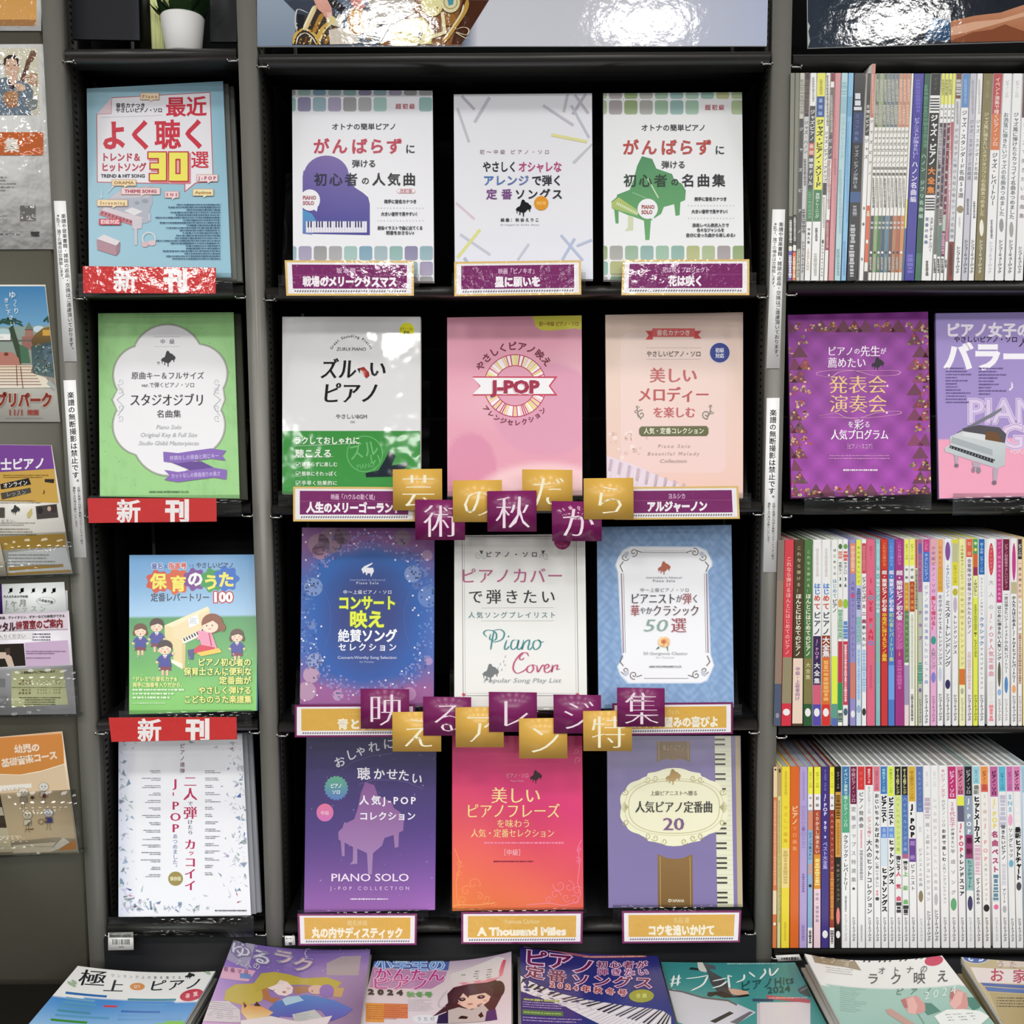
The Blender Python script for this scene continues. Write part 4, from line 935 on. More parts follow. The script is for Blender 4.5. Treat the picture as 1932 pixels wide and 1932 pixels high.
for sx, sy, bx, by in ((1, 1, 860, 340), (-1, 1, 1405, 340), (1, -1, 860, 1190), (-1, -1, 1415, 1190)):
    c.scroll(bx+sx*50, by-sy*22, 32, 1.3, 6, '77716f', 0 if sy > 0 else 180, sx*sy).scroll(bx-sx*12, by+sy*12, 30, 1.2, 6, '77716f', 90, -sx*sy).line([(bx-sx*25,by+sy*45),(bx-sx*50,by+sy*75),(bx-sx*30,by+sy*120)], 7, '77716f').line([(bx+sx*70,by-sy*35),(bx+sx*110,by-sy*22)], 6, '77716f').ell(bx-sx*5, by-sy*8, 16, 24, 'c4cad8', 12, rot=40*sx)
c.piano(1132, 432, 92, 'b0604a', ky=.95)
rng_ = random.Random(5)
c.poly([(1070,1028),(1090,1002),(1100,1015)], '5a7a54').poly([(1145,1005),(1160,1000),(1160,1045)], '7a9a6c')
for i in range(9): a = i*.7; c.ell(1130+24*math.cos(a), 970+22*math.sin(a), 22, 18, rng_.choice(['f0c090', 'eeb078', 'f6d4a8']), 12)
for i in range(6): a = i*1.05; c.ell(1128+10*math.cos(a), 968+9*math.sin(a), 12, 9, rng_.choice(['dc8a50', 'e09a60', 'cc7440']), 10)
c.ell(1128, 968, 7, 6, 'b85c30', 8)
c.grp('title_lettering').t('Intermediate to Advanced', 1130, 500, 22, 'a4a4a8', w=260).t('Piano Solo', 1130, 524, 26, '7c8288', w=162, wt=.01).t('中〜上級ピアノ・ソロ', 1135, 592, 32, '8a8c90', w=358)
c.t('ピアニストが弾く', 1135, 655, 86, ['34363c']*5+['6a5c60', 'a04c54', '44464c'], w=500, wt=(.006, -.02), sizes=[1, 1, 1, 1, 1, .72, 1, .8]); c.t('華やかクラシック', 1137, 742, 88, ['9c3c48', '44464c', '44464c']+['5c4448']*5, w=505, wt=(.006, -.02), sizes=[1, .62, .7, 1, 1, 1, .9, 1])
c.t('50', 1075, 845, 128, '8aa89c', w=180, skew=.25, wt=(-.01, -.03)); c.t('選', 1237, 848, 118, 'a24450', wt=(.004, -.022))
c.grp('small_print').t('50 Gorgeous Classics', 1140, 1052, 30, 'a8acb0', w=322).t('for Pianists', 1138, 1082, 20, 'b4b8bc', w=132).t('SHINKO MUSIC ENTERTAINMENT CO.,LTD.', 1140, 1150, 17, '4a4c50', w=236, wt=.02)

# ================= fourth row =================
K = [(578, 1388), (823.5, 1388), (821, 1717), (573.5, 1722)]
c, o, T = face_book(K, '4b3d7c', 'dark purple book with pale violet grand piano and white handwriting', GM[3], '3c3068')
book_stand(K, T, 'clear acrylic stand under the dark purple book', GST, SH[1, 4], -.008, -.010)
def fn(u, v):
    b = np.where((v < .5)[..., None], lerp3('35315e', '524280', np.clip(v*2, 0, 1)), lerp3('524280', 'a06cb4', np.clip((v-.5)*2, 0, 1)**1.3))
    return b+np.clip(u-.55, 0, 1)[..., None]*np.clip(v-.1, 0, .5)[..., None]*[30, 10, 40]
c.bg(fn, 12, 40); c.z(480, 1432); c.flat()
for i in range(60): c.ell(random.uniform(370, 1320), random.uniform(-150, 1100), random.uniform(2, 7), None, mixc('5a4a90', 'a888c8', random.random()), 6)
c.deep()
c.poly(PIANO*[480, 600]*[1, 1]+[850, 505], '8a5a96', 'a488b4')
P = [(597+(90 if i % 2 else 80)*math.cos(2*math.pi*i/40), 212+(92 if i % 2 else 82)*math.sin(2*math.pi*i/40)) for i in range(40)]; c.poly(P, '64b088', '5c7cc0')
c.ell(515, 390, 62, 65, 'e27a9c', 24, 'cc74b8').line([(635,80),(720,20),(860,-25),(1000,-40)], 3, '6a5a98').line([(760,185),(870,152),(1000,152),(1120,170),(1228,218)], 3, '7c68a8')
c.grp('title_lettering')
for s, x, y, r in (('お',622,-8,-20),('し',705,-60,-15),('ゃ',775,-92,-10),('れ',870,-118,-6),('に',978,-140,-4)): c.t(s, x, y+28, 84, 'e8e6f2', wt=.01, rot=r)
for s, x, y, r in (('聴',797,105,-3),('か',910,108,0),('せ',1005,110,3),('た',1090,118,7),('い',1185,142,10)): c.t(s, x, y, 98 if s == '聴' else 86, 'f2f0fa', wt=.012, rot=r)
c.t('人気J-POP', 970, 300, 72, 'f0eef8', w=412, wt=.02); c.t('コレクション', 970, 415, 66, 'f0eef8', w=412, wt=.02)
c.t('ピアノ', 597, 195, 36, 'e8f4f0', w=85, wt=.02); c.t('ソロ', 597, 240, 32, 'e8f4f0', w=62, wt=.02); c.t('中級', 515, 392, 34, 'f4c4d8', w=62, wt=.02)
c.t('PIANO SOLO', 843, 860, 78, 'ecdcf2', w=572, wt=.004); c.t('J-POP COLLECTION', 843, 940, 36, 'd8b4e4', w=575, wt=.015); c.grp('small_print').small(700, 1012, 975, 1028, 1, 'e4d0ec', fill=1, hh=.8)

K = [(853, 1388), (1098.5, 1388), (1101, 1716), (853, 1719)]
c, o, T = face_book(K, 'd64470', 'magenta to orange book with pale yellow title and corner scrolls', GM[3], 'c8405c')
book_stand(K, T, 'clear acrylic stand under the magenta to orange book', GST, SH[1, 4], -.004, .004)
def fn(u, v):
    a = np.clip(v*1.15-.35+.35*(.5-u), 0, 1); b = lerp3('dc3a78', 'ee8844', a); return b+noise2(u, v, 9, 6)[..., None]*[10, 12, 4]
c.bg(fn, 20, 30); c.z(480, 1432); c.flat()
for x, y, r in ((1500,760,30),(1490,840,24),(1545,960,42),(1600,910,50),(1520,1030,34),(1640,1000,30),(1690,1020,34),(1750,1060,22),(1500,1060,40)): c.scroll(x, y, r, 1.1, 3, 'f4a468', random.uniform(0, 360), random.choice((1, -1)))
c.z(960, 1432)
for x, y, r in ((505,740,26),(370,920,50),(440,930,44),(500,960,36),(420,1010,34),(340,990,40),(290,1030,30),(480,1030,40),(515,660,22),(505,10,28),(490,-60,24)): c.scroll(x, y, r, 1.1, 3.4, 'f08cac', random.uniform(0, 360), random.choice((1, -1)))
c.line([(130,1062),(300,1050),(400,1068),(500,1040),(525,980),(500,900),(515,780),(505,640),(530,590)], 4, 'f290b0'); c.z(480, 1432).line([(1450,1070),(1500,1062),(1600,1066),(1750,1050)], 5, 'f6b070').line([(1480,1060),(1470,900),(1500,760),(1460,650)], 4, 'f4a060')
c.deep(); c.z(960, 1432).piano(198, 130, 88, '3a1c28')
c.grp('title_lettering').t('ピアノ・ソロ', 62, 120, 38, 'e8a8b4', w=165).t('Piano Solo', 60, 158, 20, 'e49cae', w=100)
c.t('美しい', 52, 265, 128, 'fbe49a', w=365, wt=(.008, -.02)); c.t('ピアノフレーズ', 30, 378, 116, 'fbe49a', w=690, wt=(.004, -.018)); c.t('を味わう', 35, 470, 66, 'f8dc94', w=250, wt=(0, -.016)); c.t('人気・定番セレクション', 28, 540, 66, 'f8dc94', w=610, wt=(.0, -.018))
c.t('［中級］', 25, 680, 48, 'f2b8c0', w=175); c.grp('small_print').small(-180, 598, 400, 624, 1, 'f08aa4', fill=1, hh=.6).small(-110, 738, 180, 754, 1, '8a2440', fill=1, hh=.8)

K = [(1145, 1388), (1397.5, 1388), (1401.5, 1711), (1148, 1713)]
c, o, T = face_book(K, '7c72a8', 'violet book with cream cartouche, gold ribbon and keyboard edge', GM[3], 'a89a78', mat='cover_glossy')
book_stand(K, T, 'clear acrylic stand under the violet cartouche book', GST, SH[1, 4], .006, -.004)
c.bg(lambda u, v: lerp3('7a709f', '8479ac', v), 4, 4); c.z(960, 1432)
c.poly([(1500,-170),(1618,-170),(1640,1082),(1520,1082)], 'e6e6cc').poly([(1650,-170),(1685,-170),(1704,1082),(1668,1082)], 'b8a47c', 'c4b48c')
c.flat(); y = -165; i = 0
while y < 1075:
    dx = (y+170)/1250*20; c.line([(1505+dx,y),(1618+dx,y+1)], 2, 'b8b89c')
    if i % 7 not in (2, 6): c.rect(1500+dx, y+16, 1576+dx, y+30, '3c3c38')
    y += 36; i += 1
c.deep()
c.poly([(1078,-130),(1320,-130),(1322,22),(1262,-2),(1200,10),(1140,-2),(1080,22)], '7c5c30').line([(1092,-130),(1094,8)], 4, 'b89c60').line([(1306,-130),(1308,8)], 4, 'b89c60')
c.poly([(1085,692),(1150,722),(1210,728),(1270,722),(1338,694),(1342,1100),(1088,1100)], '8c6c3c', '7c5c2c').line([(1103,710),(1106,1095)], 4, 'c4a868').line([(1320,712),(1326,1095)], 4, 'c4a868')
OUT = []
for t in np.linspace(0, 2*math.pi, 96, endpoint=False):
    rx, ry = 385, 235; k = 1+.035*abs(math.sin(t*7))+.10*max(0, math.cos(2*(t-math.pi/2))**9)
    if abs(math.sin(t)) > .92: k += .08
    OUT.append((1204+rx*k*math.copysign(abs(math.cos(t))**.85, math.cos(t)), 350+ry*k*math.copysign(abs(math.sin(t))**.75, math.sin(t))))
c.poly(OUT, 'f0efcf')
def shrink(P, k): 
    m = np.array([1204, 350]); return [tuple((np.array(p)-m)*k+m) for p in P]
for k_ in (.93, .86): c.line([(1204+385*k_*math.copysign(abs(math.cos(t))**.85, math.cos(t)), 350+222*k_*math.copysign(abs(math.sin(t))**.75, math.sin(t))) for t in np.linspace(0, 6.283, 49)[:-1]], 4 if k_ > .9 else 7, 'c9c49a', True)
for sx in (1, -1):
    for x, y in ((1010,150),(1065,140),(1010,560),(1065,575),(1130,600),(850,240),(850,460)): c.scroll(1204+sx*(x-1204), y, 26, 1.2, 5, 'b5ae7c', 90, sx)
    for a in range(-50, 51, 20): c.line([(1204-sx*335, 350), (1204-sx*(335+50*math.cos(math.radians(a))), 350+50*math.sin(math.radians(a)))], 5, 'b5ae7c')
c.piano(1198, 130, 108, '9a7840', 'c4a468', ky=.95)
c.grp('title_lettering').t('極上のピアノ', 1198, -38+1332-1332+-46+0, 40, 'c8b888', w=160); c.t('プレゼンツ', 1198, -5, 22, 'b8a878', w=105)
c.t('上級ピアニストへ贈る', 1203, 248, 38, '6c6a58', w=345, wt=(.006, -.006)); c.t('人気ピアノ定番曲', 1203, 348, 92, '1e1f20', w=565, wt=(.018, -.012), sx=.85); c.t('20', 1200, 468, 130, '7c5484', w=158, wt=(.012, -.015))
c.grp('small_print').t('◎YAMAHA', 1218, 1030, 30, 'e8dcc0', w=118, wt=.02)
# ================= title cards clipped to the stand lips =================
YC = D-.034
def card(K, label, name='title_card', group=None, col='ffffff', mat='laminated_card', t=.0012, y=None, tilt=0, cat='card'):
    TL, TR, BR, BL = K; y = YC if y is None else y
    pl = lean(y, ((BL[0]+BR[0])/2, (BL[1]+BR[1])/2), tilt) if tilt else wall(y, ((BL[0]+BR[0])/2, (BL[1]+BR[1])/2))
    o = tag(sheet_mesh(name, pl, K, t, col, mat), label, cat, group)
    c = Canvas(pl, K, mat=mat, w0=.0001); c.g = 'card_print'; CANV.append((c, o)); return c, o
def title_card(K, label, sub_, title, gold=False, tilt=7, wsub=None, wt_=None, x=None):
    c, o = card(K, label, group='title cards along the middle bay', col='7c2a64' if gold else 'e0bc74', tilt=tilt)
    TL, TR, BR, BL = [np.array(k, float) for k in K]
    def q(u, v): return tuple((TL*(1-u)+TR*u)*(1-v)+(BL*(1-u)+BR*u)*v)
    A, B = ('7a2860', 'dfb052') if gold else ('e2c078', '7d2b68')
    c.poly([q(.0, .0), q(1, .0), q(1, 1), q(0, 1)], A); c.poly([q(.018, .06), q(.982, .06), q(.982, .94), q(.018, .94)], 'f2eef2'); c.poly([q(.055, .12), q(.945, .12), q(.945, .80), q(.055, .80)], B)
    if not gold: c.line([q(.06, .42), q(.94, .42)], 1.0, '96507f')
    W = TR[0]-TL[0]; ang = math.degrees(math.atan2(*(TR-TL)[::-1]))
    m = q(.5 if x is None else x, .29); c.g = 'song_title'
    c.t(sub_, m[0], m[1], 11.5, 'e8cc8c' if gold else 'dcb8d4', w=wsub, rot=ang, wt=.02)
    m = q(.5 if x is None else x, .60); c.t(title, m[0], m[1], 20.5, 'fbf3dc' if gold else 'fbf4fa', w=wt_, rot=ang, wt=.052)
    c.g = 'card_print'; c.flat()
    for i in range(44):
        u = .07+.86*i/43; a = q(u-.004, .895); b = q(u+.007, .85); c.line([a, b], 2.2, '6a6a74')
    c.deep(); return c
title_card([(537,491),(781,492),(781,558),(540,558)], 'purple title card glaring white, below the purple piano shape book', '坂本龍一', '戦場のメリークリスマス', wsub=50, wt_=178, tilt=9)
title_card([(857,494),(1096,491),(1097,556),(857,559)], 'purple title card below the pale strokes book', '映画「ピノキオ」', '星に願いを', wsub=74, wt_=86)
title_card([(1175,490),(1414,489),(1414,557),(1172,557)], 'purple title card with glare, below the green piano shape book', '花は咲くプロジェクト', '花は咲く', wsub=90, wt_=66, tilt=9)
title_card([(553,918),(783,919),(783,984),(553,984)], 'purple title card below the glossy white and green book', '映画「ハウルの動く城」', '人生のメリーゴーランド', wsub=88, wt_=180, tilt=3)
title_card([(1160,919),(1393,917),(1396,979),(1160,981)], 'purple title card below the cream-pink book', 'ヨルシカ', 'アルジャーノン', wsub=33, wt_=114, tilt=3)
title_card([(556,1330),(783,1329),(784,1390),(556,1391)], 'gold title card below the deep blue starry book', '・・・・・・', '青と夏', True, wsub=40, wt_=66, tilt=3)
title_card([(1155,1327),(1383,1325),(1383,1385),(1157,1388)], 'gold title card below the blue damask book', 'バッハ', '主よ人の望みの喜びよ', True, wsub=24, wt_=172, tilt=3)
title_card([(561,1724),(787,1724),(786,1783),(563,1784)], 'gold title card below the dark purple book', '椎名林檎', '丸の内サディスティック', True, wsub=38, wt_=172, tilt=3)
title_card([(870,1721),(1100,1720),(1099,1780),(870,1781)], 'gold title card reading A Thousand Miles, below the magenta book', 'Vanessa Carlton', 'A Thousand Miles', True, wsub=66, wt_=166, tilt=3)
title_card([(1173,1719),(1399,1718),(1396,1778),(1174,1780)], 'gold title card below the violet cartouche book', '久石 譲', 'コウを追いかけて', True, wsub=30, wt_=126, tilt=3)
for K, lab, ti in (([(156,502),(407,505),(407,554),(157,553)], 'red new-release card glaring white, below the light blue book', 10),
               ([(165,940),(408,940),(409,984),(167,987)], 'red new-release card below the green speckled book', 2),
               ([(205,1354),(446,1353),(447,1395),(210,1400)], "red new-release card below the children's song book", 2)):
    c, o = card(K, lab, group='red new-release cards in the left bay', col='c93a3a', tilt=ti)
    TL, TR, BR, BL = [np.array(k, float) for k in K]; c.poly(K, 'cc3838'); c.g = 'lettering'
    ym = (TL[1]+BL[1])/2+1; c.t('新', TL[0]+(TR-TL)[0]*.32, ym, 46, 'f6f0f0', wt=.035); c.t('刊', TL[0]+(TR-TL)[0]*.70, ym, 46, 'f6f0f0', wt=.045)
# shelf price label with bar code
for K, lab in (([(204,1760),(251,1759),(252,1792),(204,1793)], 'white bar code label numbered 009 at the foot of the left bay'), ([(537,1766),(556,1766),(557,1783),(538,1784)], 'small white label stuck beside the lowest gold card at left')):
    c, o = card(K, lab, 'barcode_label', col='ecebe8', mat='matt_paper', y=D-.02, cat='label'); c.flat()
    x0, y0, w_ = K[0][0], K[0][1], K[1][0]-K[0][0]
    if w_ > 30:
        x = x0+8; rb = random.Random(2)
        while x < x0+41: q = rb.choice((.8, 1.2, 1.8)); c.rect(x, y0+12, x+q, y0+22, '3a3a3c'); x += q+rb.choice((.8, 1.2, 1.6))
        c.g = 'lettering'; c.t('009', x0+35, y0+5.5, 9.5, '6a6a6c', w=15); c.small(x0+3, y0+4, x0+24, y0+7, 1, '9a9a9a', fill=1, hh=.9); c.small(x0+20, y0+25, x0+30, y0+28, 1, '4a4a4a', fill=1, hh=.9)
    else: c.small(x0+2, y0+3, x0+14, y0+7, 1, '6a6a6a', fill=1); c.rect(x0+8, y0+12, x0+14, y0+17, '4a4a4c')

# ================= square letter cards of the seasonal banner =================
PU, GO = '7f2260', 'dfb050'
LC = [('芸', GO, (741,885,834,963)), ('術', PU, (783,943,877,1019)), ('の', GO, (854,906,947,985)), ('だ', GO, (985,886,1080,964)), ('秋', PU, (919,926,1012,1003)), ('か', PU, (1041,946,1135,1021)), ('ら', GO, (1101,902,1195,980)),
      ('映', PU, (680,1300,772,1375)), ('え', GO, (740,1343,832,1418)), ('る', PU, (798,1315,889,1388)), ('ア', GO, (859,1334,950,1410)), ('レ', PU, (922,1306,1013,1381)), ('ン', GO, (979,1355,1070,1431)), ('ジ', PU, (1044,1311,1134,1384)), ('特', GO, (1100,1341,1192,1417)), ('集', PU, (1164,1298,1254,1371))]
WORDS_ = {'芸': 'gold square card at the left end of the upper banner row', '術': 'purple square card overlapping the leftmost gold card of the upper banner', 'の': 'gold square card between the two left purple cards of the upper banner', 'だ': 'gold square card, highest one right of the upper banner centre', '秋': 'purple square card at the centre of the upper banner', 'か': 'shiny purple square card above the purple round sticker, upper banner', 'ら': 'gold square card at the right end of the upper banner row',
  '映': 'purple square card at the left end of the lower banner row', 'え': 'gold square card, leftmost gold one of the lower banner', 'る': 'purple square card, second purple one of the lower banner', 'ア': 'gold square card, second gold one of the lower banner', 'レ': 'purple square card at the centre of the lower banner, below the cursive title book', 'ン': 'gold square card hanging lowest in the lower banner', 'ジ': 'purple square card, fourth purple one of the lower banner', '特': 'gold square card, rightmost gold one of the lower banner', '集': 'purple square card at the right end of the lower banner row'}
for i, (ch, col, (x0, y0, x1, y1)) in enumerate(LC):
    j = i if i < 7 else i-7; yy = D-.046-.0016*j; s_ = (1, -1)[i % 2]*.6
    K = [(x0, y0+s_), (x1, y0-s_), (x1+.5, y1), (x0+.7, y1)]
    c, o = card(K, WORDS_[ch], 'letter_card', 'square letter cards of the autumn banner', col, 'laminated_card' if ch == 'か' else 'cover_glossy', .0006, yy)
    cx_, cy_ = (x0+x1)/2, (y0+y1)/2; c.z(0, 0, 1)
    c.g = 'lettering'; kj = ord(ch) > 0x3400
    c.t(ch, cx_+2, cy_+2, 68 if kj else 66, 'f6e2ee' if col == PU else 'fdf6d8', wt=(-.008, -.050))
pl = wall(D-.044, (1061, 1028)); 
m = MB(); pc = pl.uv([(1061+16*math.cos(a), 1020+17*math.sin(a)) for a in np.linspace(0, 2*math.pi, 28, endpoint=False)])
m.prism(pc[::-1], -.001, 0, '8a2a5c'); tag(m.build('round_sticker', 'laminated_card', None, pl.mat()), 'purple round sticker peeking out under a shiny purple banner card', 'sticker')

# ================= notice strips on the uprights =================
NS = [([(101.5,379),(124,379),(145,682),(120.5,682)], 1, 'long white notice strip on the first upright, upper one'), ([(119.6,717.6),(143,717),(163,1052),(140,1052)], 2, 'long white notice strip on the first upright, lower one'),
      ([(1457.5,395),(1481.5,395),(1471,695),(1446,695)], 1, 'long white notice strip on the upright beside the spine shelves, upper one'), ([(1446.7,751),(1471,750.5),(1465,1079.6),(1440,1079.6)], 2, 'long white notice strip on the upright beside the spine shelves, lower one')]
for K, kind_, lab in NS:
    c, o = card(K, lab, 'notice_strip', 'white notice strips on the uprights', 'ffffff', 'cover_paper', .0006, D-.0012, cat='notice')
    c.g = 'lettering'; TL, TR, BR, BL = [np.array(k, float) for k in K]; dx, dy = (BL-TL); ang = -math.degrees(math.atan2(dx, dy)); L = math.hypot(dx, dy)
    def at_(u, v): return tuple((TL*(1-u)+TR*u)*(1-v)+(BL*(1-u)+BR*u)*v)
    if kind_ == 1:
        p = at_(.72, .08); c.t('楽譜や音楽書籍・雑誌の返品・交換はご遠慮頂いております。', p[0], p[1], 9.0, '2e2e30', vert=True, w=L*.86, rot=ang, wt=.006)
        p = at_(.28, .08); c.t('※乱丁、落丁の場合は交換致します。', p[0], p[1], 8.2, '4a4a4c', vert=True, w=L*.42, rot=ang)
    else:
        p = at_(.52, .065); c.t('楽譜の無断撮影は禁止です。', p[0], p[1], 13.2, '2a2a2c', vert=True, w=L*.53, rot=ang, wt=.012)
        p = at_(.70, .60); c.t('店頭の楽譜の内容を無断でスマートフォン等で', p[0], p[1], 5.6, '4a4a4c', vert=True, w=L*.33, rot=ang)
        p = at_(.34, .60); c.t('撮影する行為はお断りいたします。', p[0], p[1], 5.6, '4a4a4c', vert=True, w=L*.24, rot=ang)
# ================= big posters standing on the top shelf =================
def poster(K, label, y, mat, name='poster', cat='poster', t=.004, col='f0f0f0', group=None, tilt=0):
    c, o = card(K, label, name, group, col, mat, t, y, tilt, cat); c.g = 'poster_picture'; return c, o
K = [(484,-170),(1452,-170),(1447,87),(485,88)]
c, o = poster(K, 'huge glossy saxophone photo poster above the middle bay', D+.004, 'poster_film')
c.bg(lambda u, v: lerp3('5c6a80', 'd6d7e2', np.clip((u-.40)*30, 0, 1))*(np.clip(u-.4, 0, 1)[..., None]*-.08+1.0)+np.clip(u-.75, 0, 1)[..., None]*[-60, -30, 30], 60, 8)
c.z(480, 0, 4.2)   # crop scale of the 460 px wide view
c.poly([(20,0),(480,-60),(480,360),(20,365)], 'a0aebf', '8494a8').poly([(230,0),(620,0),(700,350),(320,355),(330,100)], '3e4656')
c.poly([(1230,0),(1860,0),(1780,110),(1650,330),(1640,360),(1000,360)], '8a5a2c').poly([(1650,0),(1860,0),(1640,352),(1560,352)], '4a2412')
c.poly([(300,300),(380,180),(480,40),(640,200),(600,358),(298,358)], '3a3230')
for P_, w_, k in (([(305,350),(330,270),(400,230),(480,280),(520,355)], 26, 'd8b45c'), ([(330,352),(350,290),(405,262),(460,300),(490,352)], 10, 'f6eccc'), ([(395,240),(440,140),(485,45)], 44, 'e8d49c'), ([(384,236),(428,140),(470,52)], 12, 'fdf6dc'), ([(470,260),(510,170),(540,110)], 40, 'b88838'), ([(500,330),(540,240),(600,180)], 52, 'd6ae54'), ([(515,330),(552,245),(608,188)], 14, 'f2dc9c'), ([(560,350),(600,280),(650,220)], 34, 'a87428'), ([(400,350),(415,290)], 16, '7a4c1c'), ([(440,352),(452,300)], 14, 'f0dca8'), ([(360,350),(372,305)], 14, 'c08c3c')): c.brush(P_, w_, k)
c.flat(); rq = random.Random(8)
for i in range(40): x, y = rq.uniform(320, 640), rq.uniform(180, 352); c.ell(x, y, rq.uniform(4, 14), rq.uniform(3, 10), rq.choice(['f6e8b8', '8a5c20', 'd8ac50', '2c2420', 'fff4d0', 'b4842c']), 7, rot=rq.uniform(0, 180))
c.deep()
c.brush([(430,105),(350,75),(330,110),(325,170),(335,250)], 12, 'cfd0d4').poly([(340,110),(400,120),(390,200),(345,250)], '20242a')
c.poly([(560,0),(640,-10),(730,70),(700,110),(620,60)], '16161c').poly([(470,0),(580,0),(610,60),(620,120),(600,165),(575,160),(545,110),(500,70)], 'eab0a0', 'd89484').poly([(570,100),(612,100),(605,160),(585,160)], 'f0c4bc').poly([(610,120),(665,160),(640,210),(590,190),(570,165)], 'e4d49a').poly([(670,110),(720,140),(670,220),(630,200)], 'ddd4c0')
c.ell(815, 165, 82, 120, '8a5c28', 24, 'a87434').ell(815, 165, 70, 105, 'b88440').poly([(770,90),(850,100),(870,200),(820,270),(770,220)], 'd8a454').poly([(790,110),(830,120),(840,200),(800,230)], '8a5c24')
c.poly([(760,0),(860,0),(880,60),(830,80),(770,40)], 'd4887c').poly([(860,90),(1000,60),(1010,200),(900,260)], '4a3a30').poly([(900,0),(1270,0),(1260,110),(1100,190),(960,200),(920,90)], 'b8b2a8').poly([(860,200),(1000,200),(1000,300),(880,280)], '3e3e48')
c.line([(880,260),(960,200)], 30, 'e0c06c').line([(880,290),(1010,350)], 16, 'c49c44').line([(990,340),(1070,190)], 18, 'e8d8b4').poly([(590,240),(700,220),(850,330),(800,352),(600,355)], 'd8cfc0').poly([(820,300),(1000,320),(1000,352),(840,352)], '46505c')
c.ell(1190, 320, 105, 160, 'd8c870', 28).ell(1195, 320, 96, 148, 'ece29a', 28).poly([(1230,150),(1350,140),(1420,260),(1400,352),(1240,352)], 'e8dc94').line([(1235,180),(1245,350)], 4, 'a89850').poly([(1300,260),(1335,245),(1330,290),(1300,310)], '4a3410')
c.ell(1410, 20, 90, 115, 'e6dc98', 28).ell(1410, 10, 78, 100, 'eee6a8', 24).poly([(1330,130),(1400,140),(1460,180),(1450,260),(1400,220)], '6a3410').ell(1545, 160, 55, 50, '9a6a2c').line([(1490,100),(1510,260),(1400,300),(1270,345)], 26, 'efe2b4')
c.ell(1555, 20, 75, 85, 'e4dcb0').ring(1555, 22, 48, 56, 'b09850').poly([(1530,0),(1580,0),(1575,40),(1540,50)], '4a9ab0').brush([(1690,0),(1670,90),(1600,200),(1500,345)], 34, 'c49a48').brush([(1660,40),(1640,110),(1570,220),(1490,330)], 14, 'f2e4bc').brush([(1600,235),(1660,220),(1700,240),(1680,280),(1600,260),(1660,300),(1690,310)], 10, 'e8d8b0')
c.flat(); rr = random.Random(4)
for i in range(60): x, y = rr.uniform(700, 1500), rr.uniform(60, 350); c.poly([(x,y),(x+rr.uniform(6,24),y+rr.uniform(-10,10)),(x+rr.uniform(4,14),y+rr.uniform(4,20))], rr.choice(['f8eeb8', 'a87830', '5a3c20', 'f0dc94', 'fff8dc']))
K = [(1522,-170),(2230,-170),(2230,70),(1524,91)]
c, o = poster(K, 'glossy dark blue photo poster with forearm, above the right bay', D+.002, 'poster_film')
c.bg(lambda u, v: lerp3('2b3644', '1c222c', np.clip(u*2, 0, 1)), 8, 4); c.z(1432, 0)
c.poly([(1360,75),(1395,70),(1398,155),(1360,150)], 'c8c8cc').poly([(1260,130),(1400,150),(1397,295),(1200,300)], '2f6490', '1f4468')
c.poly([(1395,155),(1570,115),(1760,92),(1932,35),(2400,-60),(2400,230),(1932,232),(1800,180),(1700,215),(1560,235),(1398,296)], 'd8a080', 'b06c48').poly([(1398,296),(1560,235),(1700,215),(1790,178),(1932,228),(1932,290),(2400,280),(2400,330),(1398,310)], '8a4c30').poly([(1398,200),(1560,160),(1760,140),(1932,90),(1932,120),(1700,185),(1500,240),(1398,260)], 'e2b092')
for P_ in ([(490,70),(600,30),(720,-20)], [(540,250),(640,190),(760,130)], [(360,290),(520,240),(700,260)]): c.brush(P_, 14, '3a4656')
c.poly([(352,160),(372,190),(360,230),(372,300),(352,345)], 'b8bcbc')

# ---- left bay, top shelf: plant, dark picture boards, pale-edged book
zt = SH[0, 0]
c, o = poster([(131,-130),(258,-130),(264,76),(136,74)], 'tall glossy dark picture board standing left of the plant', D+.035, 'matt_paper', 'picture_board', 'board', .006, '12151c')
c.bg(lambda u, v: lerp3('0e1017', '2c3040', np.clip((u-.85)*4, 0, 1)), 10, 2)
c, o = poster([(396,-130),(447,-130),(447,79),(396,79)], 'dark cloudy picture board standing right of the plant', D+.055, 'matt_paper', 'picture_board', 'board', .006, '20262a')
c.bg(lambda u, v: lerp3('0e1012', '42494e', np.clip(noise2(u, v, 9, 21)+.2, 0, 1)), 14, 30)
x0, x1 = X(264, 78, D+.04), X(308, 80, D+.04)
m = MB().box(x0, D+.040, zt+.0005, x1-.020, D+.16, zt+.19, '1a1a12')
o = tag(m.build('magazine_box', 'cover_paper'), 'dark olive upright box leaning on the plant pot, pale pages inside', 'box')
m = MB()
for i in range(9): m.box(x1-.0195+i*.0021, D+.044+.001*(i % 3), zt+.0006, x1-.0178+i*.0021, D+.15, zt+.185, ['f0f6b0', 'fbffd0', 'e4ee9c'][i % 3])
tag(m.build('paper_stack', 'matt_paper'), 'pale yellow standing paper stack between the olive box and the pot', 'papers')
px_ = X(346, 75, D+.036); pot = empty('potted_plant', (px_, D+.036, zt)); pot.matrix_world = Matrix.Translation((px_, D+.036, zt)); tag(pot, 'small leafy plant in a white ceramic pot on the top left shelf', 'plant')
R0, R1, HP = .0262, .0322, .056
c_ = smooth(MB().lathe([(0, .0006), (R0-.002, .0006), (R0, .003), (R1, HP-.002), (R1-.0015, HP), (R1-.004, HP-.002), (R1-.005, HP-.010), (0, HP-.011)], 40).build('pot', 'white_ceramic', pot))
